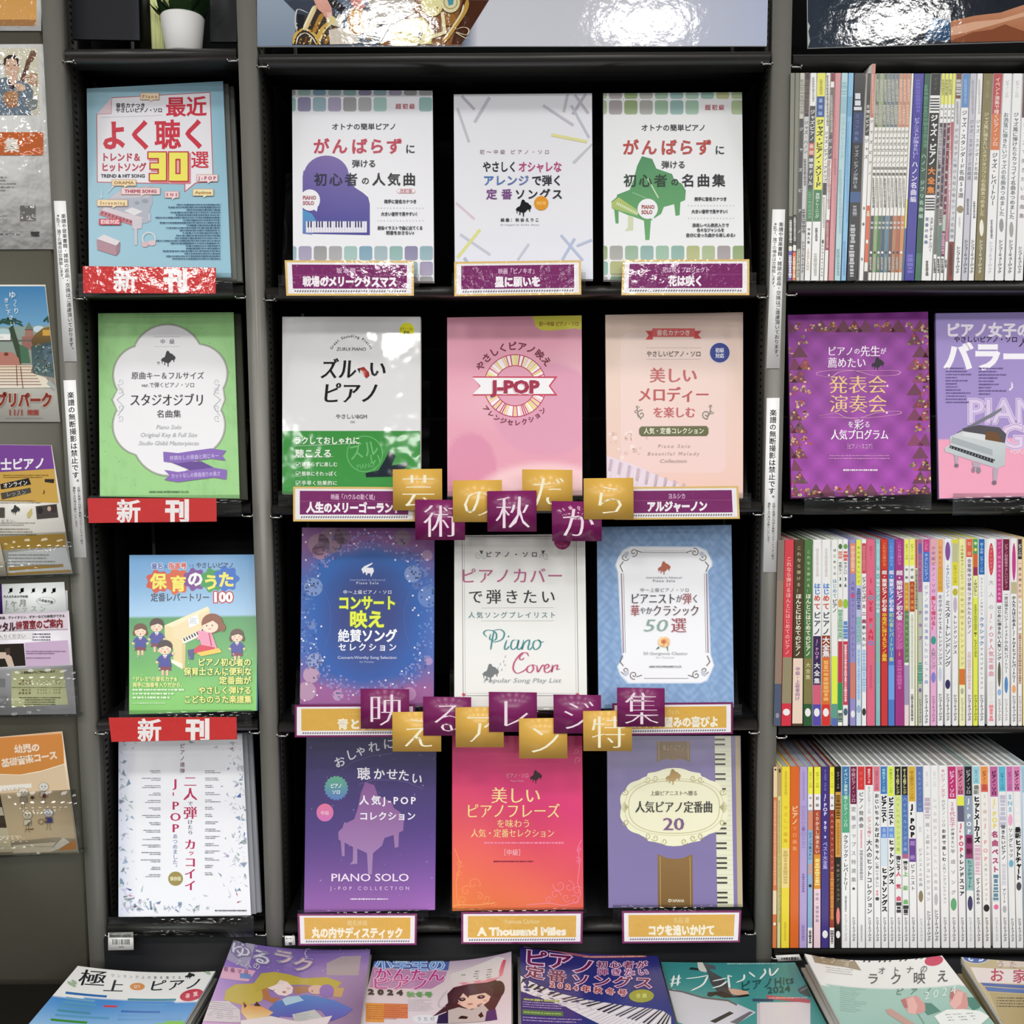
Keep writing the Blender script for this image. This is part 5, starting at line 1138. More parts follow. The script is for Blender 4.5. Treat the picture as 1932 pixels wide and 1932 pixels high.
m = MB().lathe([(0, HP-.0095), (R1-.0055, HP-.0098)], 20, col='2a2018'); m.build('soil', 'matt_paper', pot)
rr = random.Random(9); m = MB(); 
for i in range(46):
    a = rr.uniform(0, 6.28); e = rr.uniform(.55, 1.35); L_ = rr.uniform(.03, .055); w_ = rr.uniform(.007, .012); r0 = rr.uniform(.002, .014)
    d = np.array([math.cos(a)*math.cos(e), math.sin(a)*math.cos(e), math.sin(e)]); s_ = np.array([-math.sin(a), math.cos(a), 0]); b = np.array([r0*math.cos(a), r0*math.sin(a), HP-.010]); n_ = np.cross(s_, d)
    pts = [b, b+d*L_*.35+s_*w_+n_*.002, b+d*L_*.35-s_*w_+n_*.002, b+d*L_*.55+n_*.004, b+d*L_*.75+s_*w_*.8, b+d*L_*.75-s_*w_*.8, b+d*L_-n_*.004]
    m.add(pts, [(0, 1, 3), (0, 3, 2), (1, 4, 3), (2, 3, 5), (3, 4, 6), (3, 6, 5)])
tag(m.build('leaves', 'leaf_green', pot), kind='stuff')

# ================= leaflets and posters on the cabinet side =================
YL = D+.0018
# orange framed poster
c, o = poster([(-60,-80),(80,-80),(77.5,58),(-60,58)], 'laminated poster with orange picture at the very top of the cabinet side', YL, 'laminated_card', t=.001)
c.rect(-60, -80, 69, 47, 'd99c4e', 'e0a860').rect(-60, 37, 67.5, 49, 'a87848')
# concert poster in crinkled film
c, o = poster([(-80,84),(81,83),(101,470),(-80,471)], 'crinkled laminated concert poster, man with upright bass, orange band', YL, 'laminated_sheet', t=.001, col='dededc')
c.z(0, 60, 12.075); c.poly([(-900,380),(870,380),(905,1900),(-900,1900)], 'd8d4bc', 'c9c4b4').rect(-400, 720, 100, 745, '4a4a38').rect(-400, 745, 110, 1050, 'dcdcd8')
c.poly([(700,430),(790,425),(835,520),(740,680),(640,720),(600,650),(660,560)], '7a5c48').poly([(600,650),(700,690),(600,1000),(520,1250),(360,1700),(280,1640),(420,1200),(560,820)], '6a4c40')
c.poly([(520,1050),(700,940),(860,950),(850,1260),(820,1260),(640,1160)], 'b08c70').poly([(740,980),(830,1000),(800,1180),(720,1100)], 'd0b49c')
c.poly([(-200,1120),(150,1030),(230,1280),(330,1310),(420,1100),(640,1180),(760,1350),(700,1900),(-200,1900)], '6c7a88').poly([(180,1080),(230,1290),(320,1320),(400,1180),(380,1060)], '2c2028').poly([(190,980),(400,980),(370,1180),(285,1230),(210,1120)], 'd8b4a0')
c.ell(270, 820, 165, 225, 'd8b49c', 24).poly([(95,760),(90,620),(200,530),(340,525),(430,640),(440,780),(405,780),(380,650),(270,600),(150,640),(125,770)], '3c2c28').ell(190, 775, 30, 12, '6a4a3c', 10).ell(335, 765, 30, 12, '6a4a3c', 10).poly([(230,900),(330,895),(290,935)], 'f0e8e0').poly([(262,790),(285,860),(250,870)], 'c09478')
c.poly([(100,1400),(280,1340),(420,1380),(400,1700),(200,1740),(80,1560)], 'b8895c', 'a06c48').ell(470, 1260, 130, 80, 'd8b8a0', 16, rot=20).poly([(640,1500),(860,1560),(840,1740),(700,1800),(560,1640)], '7c8484')
for i in range(5): c.line([(320+i*18,1200+i*32),(480+i*10,1270+i*22)], 22, 'd2ae96')
c.z(0, 0); c.rect(-300, 965, 318, 1133, 'c8642c').t('集', 88, 1060, 112, 'e8e0d4', wt=.04)
c.g = 'small_print'; c.small(-200, 1280, 160, 1400, 5, '8a8a8a').small(-200, 1560, 120, 1610, 2, '8a8a8a').rect(150, 1500, 262, 1610, '6c6a66').small(0, 1690, 150, 1725, 1, '6a6a6a', fill=1).rect(228, 1690, 290, 1725, '3a3c3a').line([(-200,1680),(300,1688)], 2, 'a8a8a8')
# park poster
c, o = poster([(-60,537),(85.5,537),(113.5,796),(-60,796)], 'park opening poster with blue sky, palms and steps', YL, 'cover_paper', t=.0006, col='e6e4da')
c.z(0, 520, 6.44); c.poly([(-400,130),(545,130),(620,620),(-400,640)], '3f80b4', '74a8cc').poly([(-400,640),(600,600),(680,1360),(-400,1370)], '8ca49c', 'a09488')
c.ell(470, 650, 70, 40, 'c8dce4').ell(40, 690, 90, 50, 'b0ccd0')
c.poly([(300,660),(350,560),(400,640),(410,660)], '6c8074').rect(305, 650, 405, 665, '7a5048').poly([(310,665),(400,665),(410,740),(300,740)], 'a4776c').rect(270, 740, 440, 900, '9c6c62').rect(-400, 780, 640, 800, '6a6a60')
c.poly([(380,790),(420,720),(520,640),(620,620),(640,800),(400,860)], '8a6c3c', '5c4c30').rect(520, 660, 610, 730, 'd0a448').poly([(380,860),(640,800),(660,1240),(400,1190)], '3f5458', '5a7074').poly([(520,880),(600,840),(650,860),(650,1060),(540,1060)], '586c7a')
c.poly([(230,830),(340,880),(370,1060),(260,1060)], '4c7258').poly([(110,640),(160,600),(240,860),(260,1090),(215,1000),(170,850)], '3c4c38')
for a in (-160, -130, -100, -60, -25, 10, 180): c.brush([(120,590),(120+90*math.cos(math.radians(a)),570+50*math.sin(math.radians(a))),(120+165*math.cos(math.radians(a)),600+70*math.sin(math.radians(a)))], 34, '2c5044')
c.brush([(640,470),(580,510),(530,560)], 30, '2c5044').brush([(640,490),(600,520),(585,570)], 24, '2c5044')
c.poly([(-400,940),(150,930),(230,1000),(250,1100),(-400,1100)], 'b87c70').ell(80, 955, 28, 22, '7a3c34').poly([(-400,1090),(400,1090),(380,1180),(560,1240),(650,1360),(-400,1370)], 'e4d4bc', 'ece4d4')
for i in range(7): c.line([(-400,1110+i*36),(390+i*20,1108+i*36)], 8, '8a5c48')
c.line([(205,1090),(215,1340)], 9, '7a4438').line([(255,1110),(285,1370)], 9, '7a4438').line([(590,1290),(690,1370)], 60, 'a8b0ac')
c.flat()
for i in range(40): x, y = random.uniform(400, 640), random.uniform(830, 1200); c.ell(x, y, random.uniform(8, 24), random.uniform(6, 18), random.choice(['6c8480', '4a5c5c', '84988c', '7a6c58', '9ab0a8']), 7)
c.deep(); c.g = 'lettering'
for s, x, y, h_ in (('ゆ',155,235,92),('っ',190,305,50),('く',190,355,56),('り',205,430,78),('き',85,300,62),('て',90,375,56),('下',108,445,66),('さ',140,510,60),('い',160,585,62)): c.t(s, x, y, h_, 'eef4f6')
c.z(0, 480); c.t('ジブリパーク', 388, 1062, 112, '8a3a30', 'r', 500, .055, ol=('d8cfc0', .09)); c.t('11/1', 120, 1150, 66, 'a4342c', w=120, wt=.0); c.t('開園', 245, 1152, 44, 'a4342c', w=86, wt=.01); c.g = 'small_print'; c.small(40, 1186, 320, 1200, 1, '8a8a84', fill=1)
c.z(0, 520, 6.44).rect(-60, 712, 135, 785, 'f0f0ee').t('い', 30, 750, 40, '8a8a88')
# purple / yellow lesson leaflet
c, o = poster([(-60,838),(97,840),(136.5,1082),(-60,1090)], 'purple and yellow piano lesson leaflet in a clear pocket', D-.010, 'cover_glossy', 'leaflet', 'leaflet', .0012, 'e8e4dc')
c.z(0, 820, 6.44); c.poly([(-400,115),(620,120),(660,415),(-400,480)], '7a4498').poly([(-400,480),(660,415),(715,830),(-400,800)], 'cfa650').poly([(-400,1260),(790,1200),(800,1360),(-400,1420)], 'cda244').poly([(100,1430),(800,1370),(870,1640),(90,1700)], 'e6e6ec').poly([(100,1610),(770,1570),(772,1610),(108,1655)], 'c0964c').poly([(95,1680),(840,1640),(870,1670),(90,1710)], 'c09850').ell(115, 1365, 45, 40, 'd8b04c')
c.poly([(5,600),(350,527),(380,605),(15,665)], '1c1a18').poly([(10,710),(370,645),(380,705),(25,790)], '4c4840').poly([(545,540),(660,540),(655,590),(545,575)], '2a241c').poly([(435,870),(690,843),(712,1005),(450,1028)], '46403e').ell(490, 920, 34, 44, '2a2626', 12).ell(655, 900, 38, 50, '3a3030', 12).ell(600, 900, 24, 30, 'c8a898', 10).rect(-100, 885, 58, 1010, '4c4a40').piano(190, 915, 110, '3a3a3a').poly([(330,960),(390,890),(395,960),(360,1015),(335,1010)], 'c8b878')
c.g = 'lettering'; c.t('保育士ピアノ', 555, 345, 150, 'f2ecf8', 'r', 820, .03, rot=-2); c.t('オンライン', 190, 600, 66, 'f0ece4', w=300, rot=-8, wt=.01); c.t('レッスン', 200, 712, 62, 'b8b4a8', w=250, rot=-8); c.t('♪', 535, 690, 80, '5a4818')
c.g = 'small_print'; c.small(40, 480, 600, 530, 2, '8a6c20', fill=1).small(-50, 790, 570, 840, 2, '7a7a70', fill=.9).small(-50, 1060, 430, 1110, 2, '8a8880').small(0, 1130, 520, 1230, 3, '8a8474').small(100, 1440, 760, 1600, 4, 'a8a8a4'); 
c.t('だきい。', 120, 1045, 40, '8a8a88', w=200)
c, o = poster([(-30,1022),(0,1024),(13,1086),(-30,1087)], 'small cream card tucked in front of the yellow leaflet', D-.014, 'cover_paper', 'paper_card', 'card', .0008, 'e8dccb')
# monthly lesson sheet
c, o = poster([(-30,1103),(2,1102),(6,1160),(-30,1164)], 'dark purple leaflet edge beside the music-note sheet', D-.002, 'cover_paper', 'leaflet', 'leaflet', .0008, '43246a')
c, o = poster([(118,1100),(121,1101),(128,1158),(122,1168)][:0] or [(60,1108),(127,1114),(129,1168),(60,1170)], 'white sheet standing just behind the music-note sheet', D-.001, 'cover_paper', 'leaflet', 'leaflet', .0006, 'd4d8da')
c, o = poster([(3,1102),(121,1098),(127.5,1172),(6,1178)], 'white lesson sheet with a row of music notes', D-.004, 'cover_paper', 'leaflet', 'leaflet', .0006, 'e6eae8')
c.z(0, 1090, 6.44); c.g = 'lettering'
for x, k in ((125,'6a6a6a'),(262,'2a2a2a'),(400,'c0c4c0'),(535,'8a8c8a'),(650,'5a5c5a')): c.t('♫', x, 150, 92, k, wt=.02)
c.t('大人のための予約制', 190, 228, 34, '3a3a3a', w=300, wt=.02); c.t('1ヶ月', 190, 305, 92, '7a847c', w=270, ol=('c8d0ca', .05)); c.t('トレッスン', 300, 375, 80, '9aa49c', w=520); c.ring(558, 282, 110, 116, '9aa0a4', 30, ky=.42).t('入会金不要', 558, 282, 36, '4a4c54', w=180, rot=12, wt=.02)
# practice room sheet
c, o = poster([(-60,1162),(129.5,1152),(143.5,1347),(-60,1350)], 'pink and pale yellow practice-room rental leaflet', D-.010, 'cover_glossy', 'leaflet', 'leaflet', .0012, 'e8e4ec')
c.z(0, 1090, 6.44); c.poly([(-400,420),(822,402),(828,640),(-400,665)], 'e4d8e2').poly([(-400,418),(825,398),(826,412),(-400,432)], 'b8b0c0').poly([(-400,656),(828,620),(829,630),(-400,668)], 'a8a0a8').poly([(300,790),(825,757),(850,1050),(315,1085)], 'd4b8d6').poly([(-100,810),(290,797),(312,1068),(-100,1090)], '2a221e').poly([(-100,905),(70,905),(140,960),(175,1075),(100,1080),(60,980),(-100,990)], 'd8c0b0').poly([(60,860),(120,850),(130,930),(80,940)], '4a3c34')
c.poly([(140,1130),(770,1105),(830,1540),(140,1570)], 'e9e9b8').rect(-100, 1225, 60, 1330, '9c9ca0').rect(-100, 1440, 88, 1550, '9c9ca0').poly([(-400,670),(400,662),(400,740),(-400,760)], 'f0eef0')
c.g = 'lettering'; c.t('楽器、ヴァイオリン、ギターなどの練習ができる', 390, 475, 38, '3a3438', w=800, rot=-2, wt=.02); c.t('レンタル', 190, 590, 118, '4a2430', 'r', 330, .04, rot=-3); c.t('練習室のご案内', 480, 565, 112, '8a2c38', w=575, wt=.045, rot=-3, ol=('f0e8ec', .06)); c.t('入りください', 150, 712, 62, '9a9498', w=330, rot=-2)
c.t('１週間前からご予約承ります', 465, 1145, 34, '3a3a20', w=420, wt=.02, rot=-2)
for y, a_, b_ in ((1250,'一般の方','￥1,100 / 60分'),(1285,'教室会員','￥550 / 30分'),(1362,'一般の方','￥660 / 30分'),(1400,'教室会員','￥330 / 30分')): c.t(a_, 305, y, 32, '7a5c20', w=150, rot=-1); c.t(b_, 595, y-4, 32, '9a8a40', w=290, rot=-1)
c.g = 'small_print'; c.small(400, 665, 640, 770, 3, '5a5a60', fill=.9).small(320, 880, 820, 930, 2, '7a5c80').small(320, 960, 620, 985, 1, '7a5c80', fill=1).small(150, 1320, 810, 1340, 1, '6a6a3c', fill=1).small(200, 1440, 780, 1550, 4, '5a5a40', 'c').small(320, 1605, 490, 1640, 1, 'a8a4a8', fill=1)
# orange infant course leaflet
c, o = poster([(-60,1396),(117,1380),(148,1608),(-60,1616)], 'orange and cream infant music course leaflet with drawn children', D-.010, 'cover_glossy', 'leaflet', 'leaflet', .0014, 'ecd8bc')
c.z(0, 1370, 7.725); c.poly([(-400,200),(0,140),(900,110),(925,320),(935,545),(600,650),(300,705),(0,695),(-400,690)], 'd68c48', 'cf8a44').poly([(-400,700),(0,705),(300,712),(600,662),(935,560),(1100,1640),(800,1620),(-400,1740)], 'dcc4a4', 'e6cba6')
c.poly([(-400,150),(900,80),(920,110),(-400,190)], 'e8b488').poly([(190,1735),(820,1690),(720,1830),(190,1850)], 'ecdcc4').poly([(700,1840),(920,1620),(1020,1690),(860,1790)], 'f0e6d8').poly([(860,1800),(1100,1650),(1110,1790),(860,1810)], 'd68c48')
c.poly([(-300,975),(0,975),(100,1480),(-300,1490)], '4a3c2c').poly([(-300,1180),(30,1180),(60,1300),(-300,1310)], 'e8dcc8').poly([(-300,1480),(110,1480),(190,1830),(-300,1850)], 'eadabc').poly([(-300,890),(460,832),(466,895),(-300,985)], 'efe9df')
c.g = 'lettering'; c.t('幼児の', 395, 320, 128, 'f4dcc4', w=375, wt=.05, rot=-5); c.t('基礎音楽コース', 430, 478, 128, 'f4dcc4', w=820, wt=.05, rot=-9); c.t('入りください', 190, 915, 50, 'a8a098', w=340, rot=-5); c.g = 'small_print'; c.small(350, 1730, 800, 1775, 1, 'c8bca8', fill=1)
c.g = 'poster_picture'
for x, y, k in ((345,960,'e6dccc'),(640,880,'dad8d0'),(405,1290,'ecdcc4'),(715,1255,'dcd6dc')):
    c.ell(x, y, 74, 62, '9a8c7c', 20).ell(x, y, 69, 57, k, 20); [c.ell(x+q*24, y-2, 7, 12, '3a342c', 8) for q in (-1, 1)]; c.ring(x, y+14, 14, 18, '4a3c34', 8, 20, 160)
    c.poly([(x-50,y+66),(x+55,y+64),(x+62,y+150),(x-56,y+152)], '8a7c6c').poly([(x-44,y+72),(x+48,y+70),(x+54,y+144),(x-50,y+146)], {345:'b8a894',640:'f2ece0',405:'f0ead8',715:'4a4a94'}[x]); c.line([(x-16,y+152),(x-20,y+230),(x-42,y+252)], 6, '8a7c6c').line([(x+18,y+152),(x+18,y+230),(x+44,y+252)], 6, '8a7c6c')
c.ell(655, 1010, 28, 32, '8a2c24').ell(480, 1035, 26, 24, '5a4438').ring(605, 1385, 32, 44, 'a89060', 18).poly([(640,1360),(690,1335),(690,1380),(645,1385)], 'b89c5c').poly([(365,1500),(500,1480),(490,1500),(375,1505)], '7a5a3c').poly([(390,1440),(420,1400),(460,1380),(440,1430)], '8a7458')
# clear leaflet pockets
for K_, lab in (([(-60,1010),(134,1003),(140,1084),(-60,1093)], 'clear leaflet pocket over the yellow lesson leaflet'), ([(-60,1262),(141,1255),(149,1349),(-60,1352)], 'clear leaflet pocket over the practice-room leaflet'), ([(-60,1500),(142,1490),(153,1608),(-60,1619)], 'clear leaflet pocket over the orange infant course leaflet')):
    pl = wall(D-.016, K_[2]); uv = pl.uv(K_); m = MB().prism([uv[3], uv[2], uv[1], uv[0]], -.0012, 0); m.prism([(uv[3][0], uv[3][1]-.002), (uv[2][0], uv[2][1]-.002), uv[2], uv[3]], -.018, 0)
    tag(m.build('leaflet_pocket', 'clear_acrylic', None, pl.mat()), lab, 'pocket', 'clear leaflet pockets on the cabinet side')
# ================= right bay: rows of book spines =================
YS = D-.003
def cname(c):
    r, g, b = [float(x) for x in C(c)]; mx, mn = max(r, g, b), min(r, g, b); L = (mx+mn)/2; s_ = mx-mn
    if s_ < 26: return 'black' if L < 60 else 'dark grey' if L < 110 else 'grey' if L < 165 else 'light grey' if L < 205 else 'white'
    import colorsys
    h = colorsys.rgb_to_hsv(r, g, b)[0]*360
    n = 'red' if h < 14 or h > 345 else 'orange' if h < 38 else 'yellow' if h < 66 else 'green' if h < 160 else 'teal' if h < 195 else 'blue' if h < 245 else 'purple' if h < 290 else 'pink'
    if n == 'orange' and mx < 150: n = 'brown'
    if n == 'yellow' and mx < 150: n = 'olive'
    if n == 'red' and mx > 170 and mn > 95: n = 'pink'
    if n == 'orange' and mn > 120: n = 'cream'
    return ('dark ' if mx < 95 else 'pale ' if mn > 150 and n not in ('cream', 'pink') else '')+n
ORD = lambda n: f"{n}{'th' if 10 <= n % 100 <= 20 else {1: 'st', 2: 'nd', 3: 'rd'}.get(n % 10, 'th')}"
PUB = 'シンコーミュージック'
def spine_row(data, ytop, ybot, shift, shelf_z, rowname, group, depth=.205):
    xs, ds = zip(*shift); n = 0
    for item in data:
        x0, x1, base, bands, txts = item[:5]; opt = item[5] if len(item) > 5 else {}
        n += 1; yt = ytop(x0)+opt.get('dy', 0); yb = ybot; f = lambda x: x+np.interp(x, xs, ds)
        TL, TR, BR, BL = (x0+.25, yt), (x1-.25, yt), (f(x1)-.25, yb), (f(x0)+.25, yb)
        pl = wall(YS+opt.get('in', 0), ((BL[0]+BR[0])/2, yb)); uv = pl.uv([TL, TR, BR, BL]); a, b, c_, d = uv; c_[1] = d[1] = shelf_z+.0007-pl.O[2]; lim = xu[2]+UW/2+.0006-pl.O[0]; d[0] = max(d[0], lim); a[0] = max(a[0], lim)
        m = MB().prism([d, c_, b, a], -.0011, 0, base); w = min(.0006, (c_[0]-d[0])*.15); dp = depth
        m.prism([d, (d[0]+w, d[1]), (a[0]+w, a[1]), a], -dp, -.0012, base); m.prism([(c_[0]-w, c_[1]), c_, b, (b[0]-w, b[1])], -dp, -.0012, base)
        cap = bands[0][2] if bands and bands[0][0] <= yt+6 else None
        lab = (f"{cname(base)} spine" + (f" with {cname(cap)} top" if cap and cname(cap) != cname(base) else '') + f", {ORD(n)} from the notice-strip upright, {rowname}")
        o = tag(m.build('music_book', 'cover_glossy', None, pl.mat()), lab, 'book', group)
        MB().prism([(d[0]+w+.0002, d[1]+.001), (c_[0]-w-.0002, c_[1]+.001), (b[0]-w-.0002, b[1]-.0015), (a[0]+w+.0002, a[1]-.0015)], -dp+.001, -.0014, '94958f').build('page_block', 'matt_paper', o)
        c = Canvas(pl, (TL, TR, BR, BL), w0=.0001, mat='cover_glossy'); c.gain = 1.22; c.g = 'spine_print'; CANV.append((c, o))  # print colours brightened to make up for weaker light on the spines
        L = yb-yt
        c.poly([(x0, yt), (f(x0), yb), (f(x1), yb), (x1, yt)], base)
        def edge(x, y): t = (y-yt)/L; return x+(f(x)-x)*t
        for y0, y1, col in bands:
            y0, y1 = max(yt, y0), min(yb, y1); c.poly([(edge(x0, y0), y0), (edge(x0, y1), y1), (edge(x1, y1), y1), (edge(x1, y0), y0)], col)
        W = x1-x0
        for y0, y1, s, col in [t_[:4] for t_ in txts]:
            t_ = [q for q in txts if q[0] == y0 and q[2] == s][0]; k = t_[4] if len(t_) > 4 else .74; wt = t_[5] if len(t_) > 5 else .015; dx = t_[6] if len(t_) > 6 else 0
            xm = edge((x0+x1)/2+dx*W, (y0+y1)/2); ang = math.degrees(math.atan2(edge(x0, yt)-edge(x0, yb), L))
            xt = edge((x0+x1)/2+dx*W, y0)
            if s == '#': c.small(xm-W*k/2, y0, xm+W*k/2, y1, 1, col, vert=True, fill=1, hh=1.4)
            elif s == 'O': c.ell(xm, (y0+y1)/2, W*k/2, (y1-y0)/2, col, 14)
            elif s == '=':
                for i in range(5): yy = y0+(y1-y0)*(i+.5)/5; c.line([(xm-W*.45, yy), (xm+W*.45, yy)], (y1-y0)/11, col)
            else: c.t(s, xt, y0, W*k, col, vert=True, w=y1-y0, rot=ang, wt=wt)
W_, G_, K_ = 'dfdfe1', '55565c', '24242a'
def pub(y0=1318, y1=1364, col=G_): return (y0, y1, PUB, col, .5, .03)
R1_ = [
 (1491,1500,'77786c',[(468,529,'5a3f9c'),(408,468,'1c1a1c')],[(415,458,'#','c0c0bc',.4),(464,474,'O','d8d6d0',.9),(482,524,'#','d8d0f0',.5)]),  # grey above the black paints in the sheen of clear plastic
 (1500.5,1509,'77786c',[(476,529,'d8642c'),(405,476,'1c1a1c')],[(410,455,'#','b0b0ac',.4),(462,474,'O','dedad4',1.1),(484,524,'#','f4c8a8',.5)]),  # grey part is again painted sheen over a black spine
 (1509.5,1518.5,'b9b8ac',[(224,470,'3c3c3c')],[(150,215,'#','8c8c84'),(240,440,'ジャズピアノ','c8c8c4',.8),(470,524,PUB,'3c3c3c',.6,.03)]),
 (1519,1528.5,'bcbcbc',[(130,220,'3a2a2c')],[(150,215,'#','5c4a48'),(228,290,'ジャズ・ハノン','3a3a3c',.8),(300,350,'#','6a6a6a',.4),(395,440,'#','5a5a5a',.5),(455,515,PUB,'3a3a3a',.6,.03)]),
 (1529.5,1541,'e6e5df',[(136,200,'e9e8e4'),(200,356,'3e4048'),(270,293,'b8544c'),(356,418,'2f6a40')],[(146,192,'#','9a9a98',.3),(207,266,'ジャズピアノ','eeeef0',.75),(272,292,'基礎','ecd0c8',.7),(298,350,'練習ドリル','e4e4e8',.75),(362,412,'#','5c9468',.5),(430,460,'中島久恵','4a4a48',.5),(468,510,'JAZZLAND','c0a078',.6)]),
 (1542,1558,'e7e6e0',[(136,182,'d9d45c'),(182,221,'2c4a86'),(221,358,'dad856'),(358,418,'2f7040')],[(150,178,'#','a8a43c',.3),(186,218,'基礎編','9ab0dc',.5),(225,354,'ジャズ・ピアノ・メソード','26261c',.82,.03),(364,412,'実践トレーニング','c8dccc',.5),(430,455,'#','5a5a58',.25),(478,520,'#','b0b0a8',.3)]),
 (1559,1567,'dcdbd6',[(345,368,'3a3a38')],[(142,238,'#','7c7c78',.4),(248,344,'ジャズ・ピアノ・アドリブ','34343a',.85),(372,430,'#','a8a8a4',.4),(452,460,'O','3a3a3c',.5),(462,522,PUB,'3a3a3c',.5,.03)]),
 (1567.5,1575,'dedcda',[(136,154,'7a2a34'),(165,255,'6a6660'),(255,300,'5a5458'),(415,472,'8c4450')],[(180,250,'#','aaa69c',.5),(262,296,'ピアノ','dcd8d8',.9),(302,395,'#','b08c90',.6),(420,468,'#','c89098',.4)]),
 (1576,1587,'c98a8e',[],[(150,515,'#','b87a80',.35),(300,330,'#','a86c72',.4)]),
 (1588,1600,'a9c6cc',[(182,215,'8fb4be')],[(155,180,'#','8cb0b8'),(220,300,'リズムトレーニング','8fb0b8',.7),(320,440,'#','94b2ba',.4),(470,520,'#','7c9ca4',.4)]),
 (1601,1611,'7fb0d2',[(182,220,'6a9cbc')],[(230,420,'#','6c9cc4',.4),(455,520,'#','6890c0',.4)]),
 (1612,1633,'141418',[(212,270,'1f2f5c'),(362,382,'2c4c80')],[(176,208,'#','c8ccd4',.5,0,-.1),(215,266,'スコア曲集','5c74a8',.4,0,-.1),(274,356,'ジャズ・ピアノが弾ける','a8acb8',.42,.01,-.05),(388,408,'#','8c8c94',.3),(424,460,'#','a8a8ac',.35,0,-.1),(462,522,'#','b0b0b4',.35,0,-.1)]),
 (1636,1644.5,'e4e3de',[(138,256,'34322f')],[(198,250,'王様のピアノ','d8d6d0',.8),(262,300,'ジャズ','4a4a48',.9),(390,396,'O','6a6a68',.4),(420,426,'O','5a5a58',.5),(486,492,'O','8a8a84',.5)]),
 (1645,1652.5,'dcd9d4',[(118,222,'b87260'),(388,495,'cf5a34'),(512,529,'3c3436')],[(140,215,'#','d89c8c',.4),(226,330,'ジャズピアノ','6a6864',.9),(398,408,'#','f0c8b4',.5),(452,460,'O','f0e0d4',.6)], {'dy': -17}),
]
cl = ['43393a','7fa064','3f6a48','36506c','4f7c8c','5c4450','b07450','a8583a','c8834c']; ct = ['5e6a50','8c9a74','5c6c60','66747c','606e78','6c6c74','b8826a','b87a64','bc8468']
for i in range(9):
    x0 = 1653.5+i*7.35; R1_.append((x0,x0+7.1,'dedcd6',[(136,240,ct[i]),(407,514,cl[i])],[(150,192,'#','a8aa9c' if i < 6 else 'd8a890',.5),(198,235,'#','a8aa9c' if i < 6 else 'd8a890',.6),(246,332,'ジャズピアノ曲集','55544e',.9),(336,392,'#','9c9a94' if i % 3 else '6c6c68',.4),(418,432,'初級','e4e0d8',.7),(474,479,'O','f0ece4' if i in (0,2,3,5,8) else '3a3430',.6),(485,510,'#','a8a49c',.4)]))
